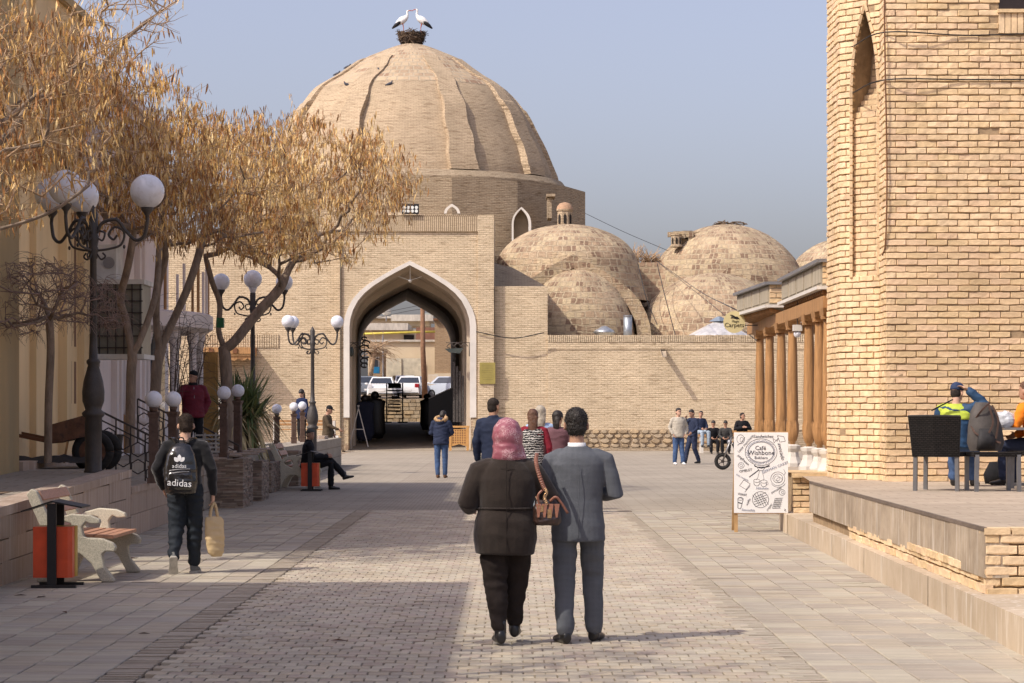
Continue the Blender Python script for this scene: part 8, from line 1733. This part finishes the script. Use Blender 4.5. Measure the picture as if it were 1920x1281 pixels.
M_wf = MAT('white_feathers', (.75, .75, .74), .8, .06, 10, .2, 30); M_bf = MAT('black_feathers', (.02, .02, .024), .6, .1, 10, .2, 30); M_beak = MAT('red_beak', (.45, .10, .05), .5, .1, 5, 0)
def stork(lab, x, mir, neckup):
    t = thing('stork', lab, 'stork', (dxc + x, DZ - .15, PD[-1][1] + .45)); q = lambda a, b: V0(a * mir, 0, b); EZ = Vector((0, 0, 1)); m = MB()
    def ring(a, b, rx, rz_, tilt=0): ax = Vector((math.sin(tilt) * mir, 0, math.cos(tilt))); return (q(a, b), ax, EY, rz_, rx)
    up_ = .0 if not neckup else .07
    rr_ = [ring(-.36, .40, .03, .03, -.6), ring(-.24, .48, .12, .12, -.6), ring(-.04, .62, .15, .175, -.6), ring(.10, .72, .12, .14, -.7), ring(.18, .80, .06, .085, -1.0), ring(.21, .89 + up_ * .5, .045, .05, -1.4), ring(.19, .98 + up_, .04, .042, -1.7), ring(.20, 1.04 + up_, .05, .055, -1.2), ring(.25, 1.06 + up_, .04, .04, -.3)]
    loft(m, rr_, 12); m.sm = True; b_ = m.build('body', M_wf, t); smoothed(b_, 80)
    hx_, hz_ = rr_[-1][0].x * mir, rr_[-1][0].z
    m = MB(); m.sm = True; m.tube([q(hx_ - .02, hz_), q(hx_ + .14, hz_ - (.02 if not neckup else .04) * -3.2), q(hx_ + .24, hz_ + .17)] if False else [q(hx_ - .02, hz_), q(hx_ + .12, hz_ - .04), q(hx_ + .25, hz_ - .10)] if neckup else [q(hx_ - .02, hz_), q(hx_ + .10, hz_ + .01), q(hx_ + .22, hz_ - .02)], [.024, .016, .004], 8); m.build('beak', M_beak, t)
    m = MB(); m.sm = True; loft(m, [ring(-.50, .24, .02, .03, -.8), ring(-.34, .38, .15, .085, -.8), ring(-.18, .50, .165, .10, -.7), ring(-.06, .58, .12, .05, -.6)], 12); m.build('wing', M_bf, t)
    for dy in (-.05, .05): m = MB(); m.tube([(-.02 * mir, dy, .50), (.03 * mir, dy, .26), (.0, dy, .0)], [.03, .014, .012], 6); m.build('leg', M_beak, t)
    m = MB(); m.ell(q(hx_ - .03, hz_ + .015), (.01, .045, .01), 6, 4); m.build('eye', M_eye, t); t.scale = (1.12,) * 3
stork('stork on the left of the nest, beak crossed with its mate', -.44, 1, False); stork('stork on the right of the nest, head raised a little higher', .50, -1, True)
def pigeon(px, py, dirn, lab):
    s_ = sN; x = (px - CX) / s_; z = EYE + (HY - py) / s_; rr_ = interp(DP, min(z, DP[-1][1] - .1)); dx_ = x - dxc; yy = DZ - math.sqrt(max(.05, rr_ * rr_ - dx_ * dx_)); k = yy / DZ; x = (px - CX) / sZ(yy); z = EYE + (HY - py) / sZ(yy)
    rr_ = interp(DP, z); dx_ = x - dxc; yy = DZ - math.sqrt(max(.02, rr_ * rr_ - dx_ * dx_)) - .05
    t = thing('pigeon', lab, 'pigeon', (x, yy, z - .12), 0, 'pigeons on the great dome'); m = MB(); m.sm = True; q = lambda a, b: V0(a * dirn, 0, b)
    m.tube([q(-.22, .03), q(-.12, .07), q(0, .11), q(.09, .15), q(.12, .22), q(.13, .26)], [.02, .05, .075, .06, .035, .03], 8); m.build('body', MAT('slate_feathers', (.06, .065, .085), .6), t)
    m = MB(); m.tube([q(.14, .26), q(.19, .25)], [.012, .003], 5); m.build('beak', M_black, t); m = MB(); m.tube([q(0, .05), q(0, -.02)], .01, 5); m.build('legs', M_beak, t)
for a in ((608, 160, 1, 'pigeon lowest on the left edge of the great dome'), (632, 138, 1, 'pigeon in the pair on the left outline of the dome, left of the two'), (641, 139, -1, 'pigeon in the pair on the left outline of the dome, right of the two'), (652, 125, 1, 'pigeon highest on the left outline of the dome'), (653, 163, -1, 'pigeon between the first two ribs of the dome'), (689, 157, 1, 'small pigeon just left of the rib shadow'), (715, 136, -1, 'pigeon perched on top of the second rib'), (732, 161, 1, 'pigeon right of the second rib, low and dark')): pigeon(*a)
# debris on the second dome
m = MB(); r = random.Random(5); zz = fz(421, 126); xc = (1370 - CX) / sZ(126)
for i in range(60): p = Vector((xc + r.uniform(-.75, .75), 126 + r.uniform(-.4, .4), zz + r.uniform(-.06, .12))); d = Vector((r.gauss(0, 1), r.gauss(0, 1), r.gauss(0, .35))).normalized() * r.uniform(.08, .25); m.bar(p - d, p + d, .035)
t = thing('old_nest', 'scattered remains of an old nest on the second shop dome', 'nest'); m.build('sticks', M_stk[1], t, kind='stuff')
# distant hills closing the horizon
m = MB(); vs = []; N_ = 60
for i in range(N_ + 1): x = -900 + 1800 * i / N_; vs += [(x, 1400, -.5), (x, 1400 + 40, 12 + 10 * noise.noise(Vector((i * .2, 0, 0))))]
m.add(vs, [(2 * i, 2 * i + 2, 2 * i + 3, 2 * i + 1) for i in range(N_)]); tag(m.build('far_hills', MAT('hazy_hills', (.34, .33, .33), .95, .1, .01, 0)), kind='structure')

bpy.data.scenes.remove(_scr)
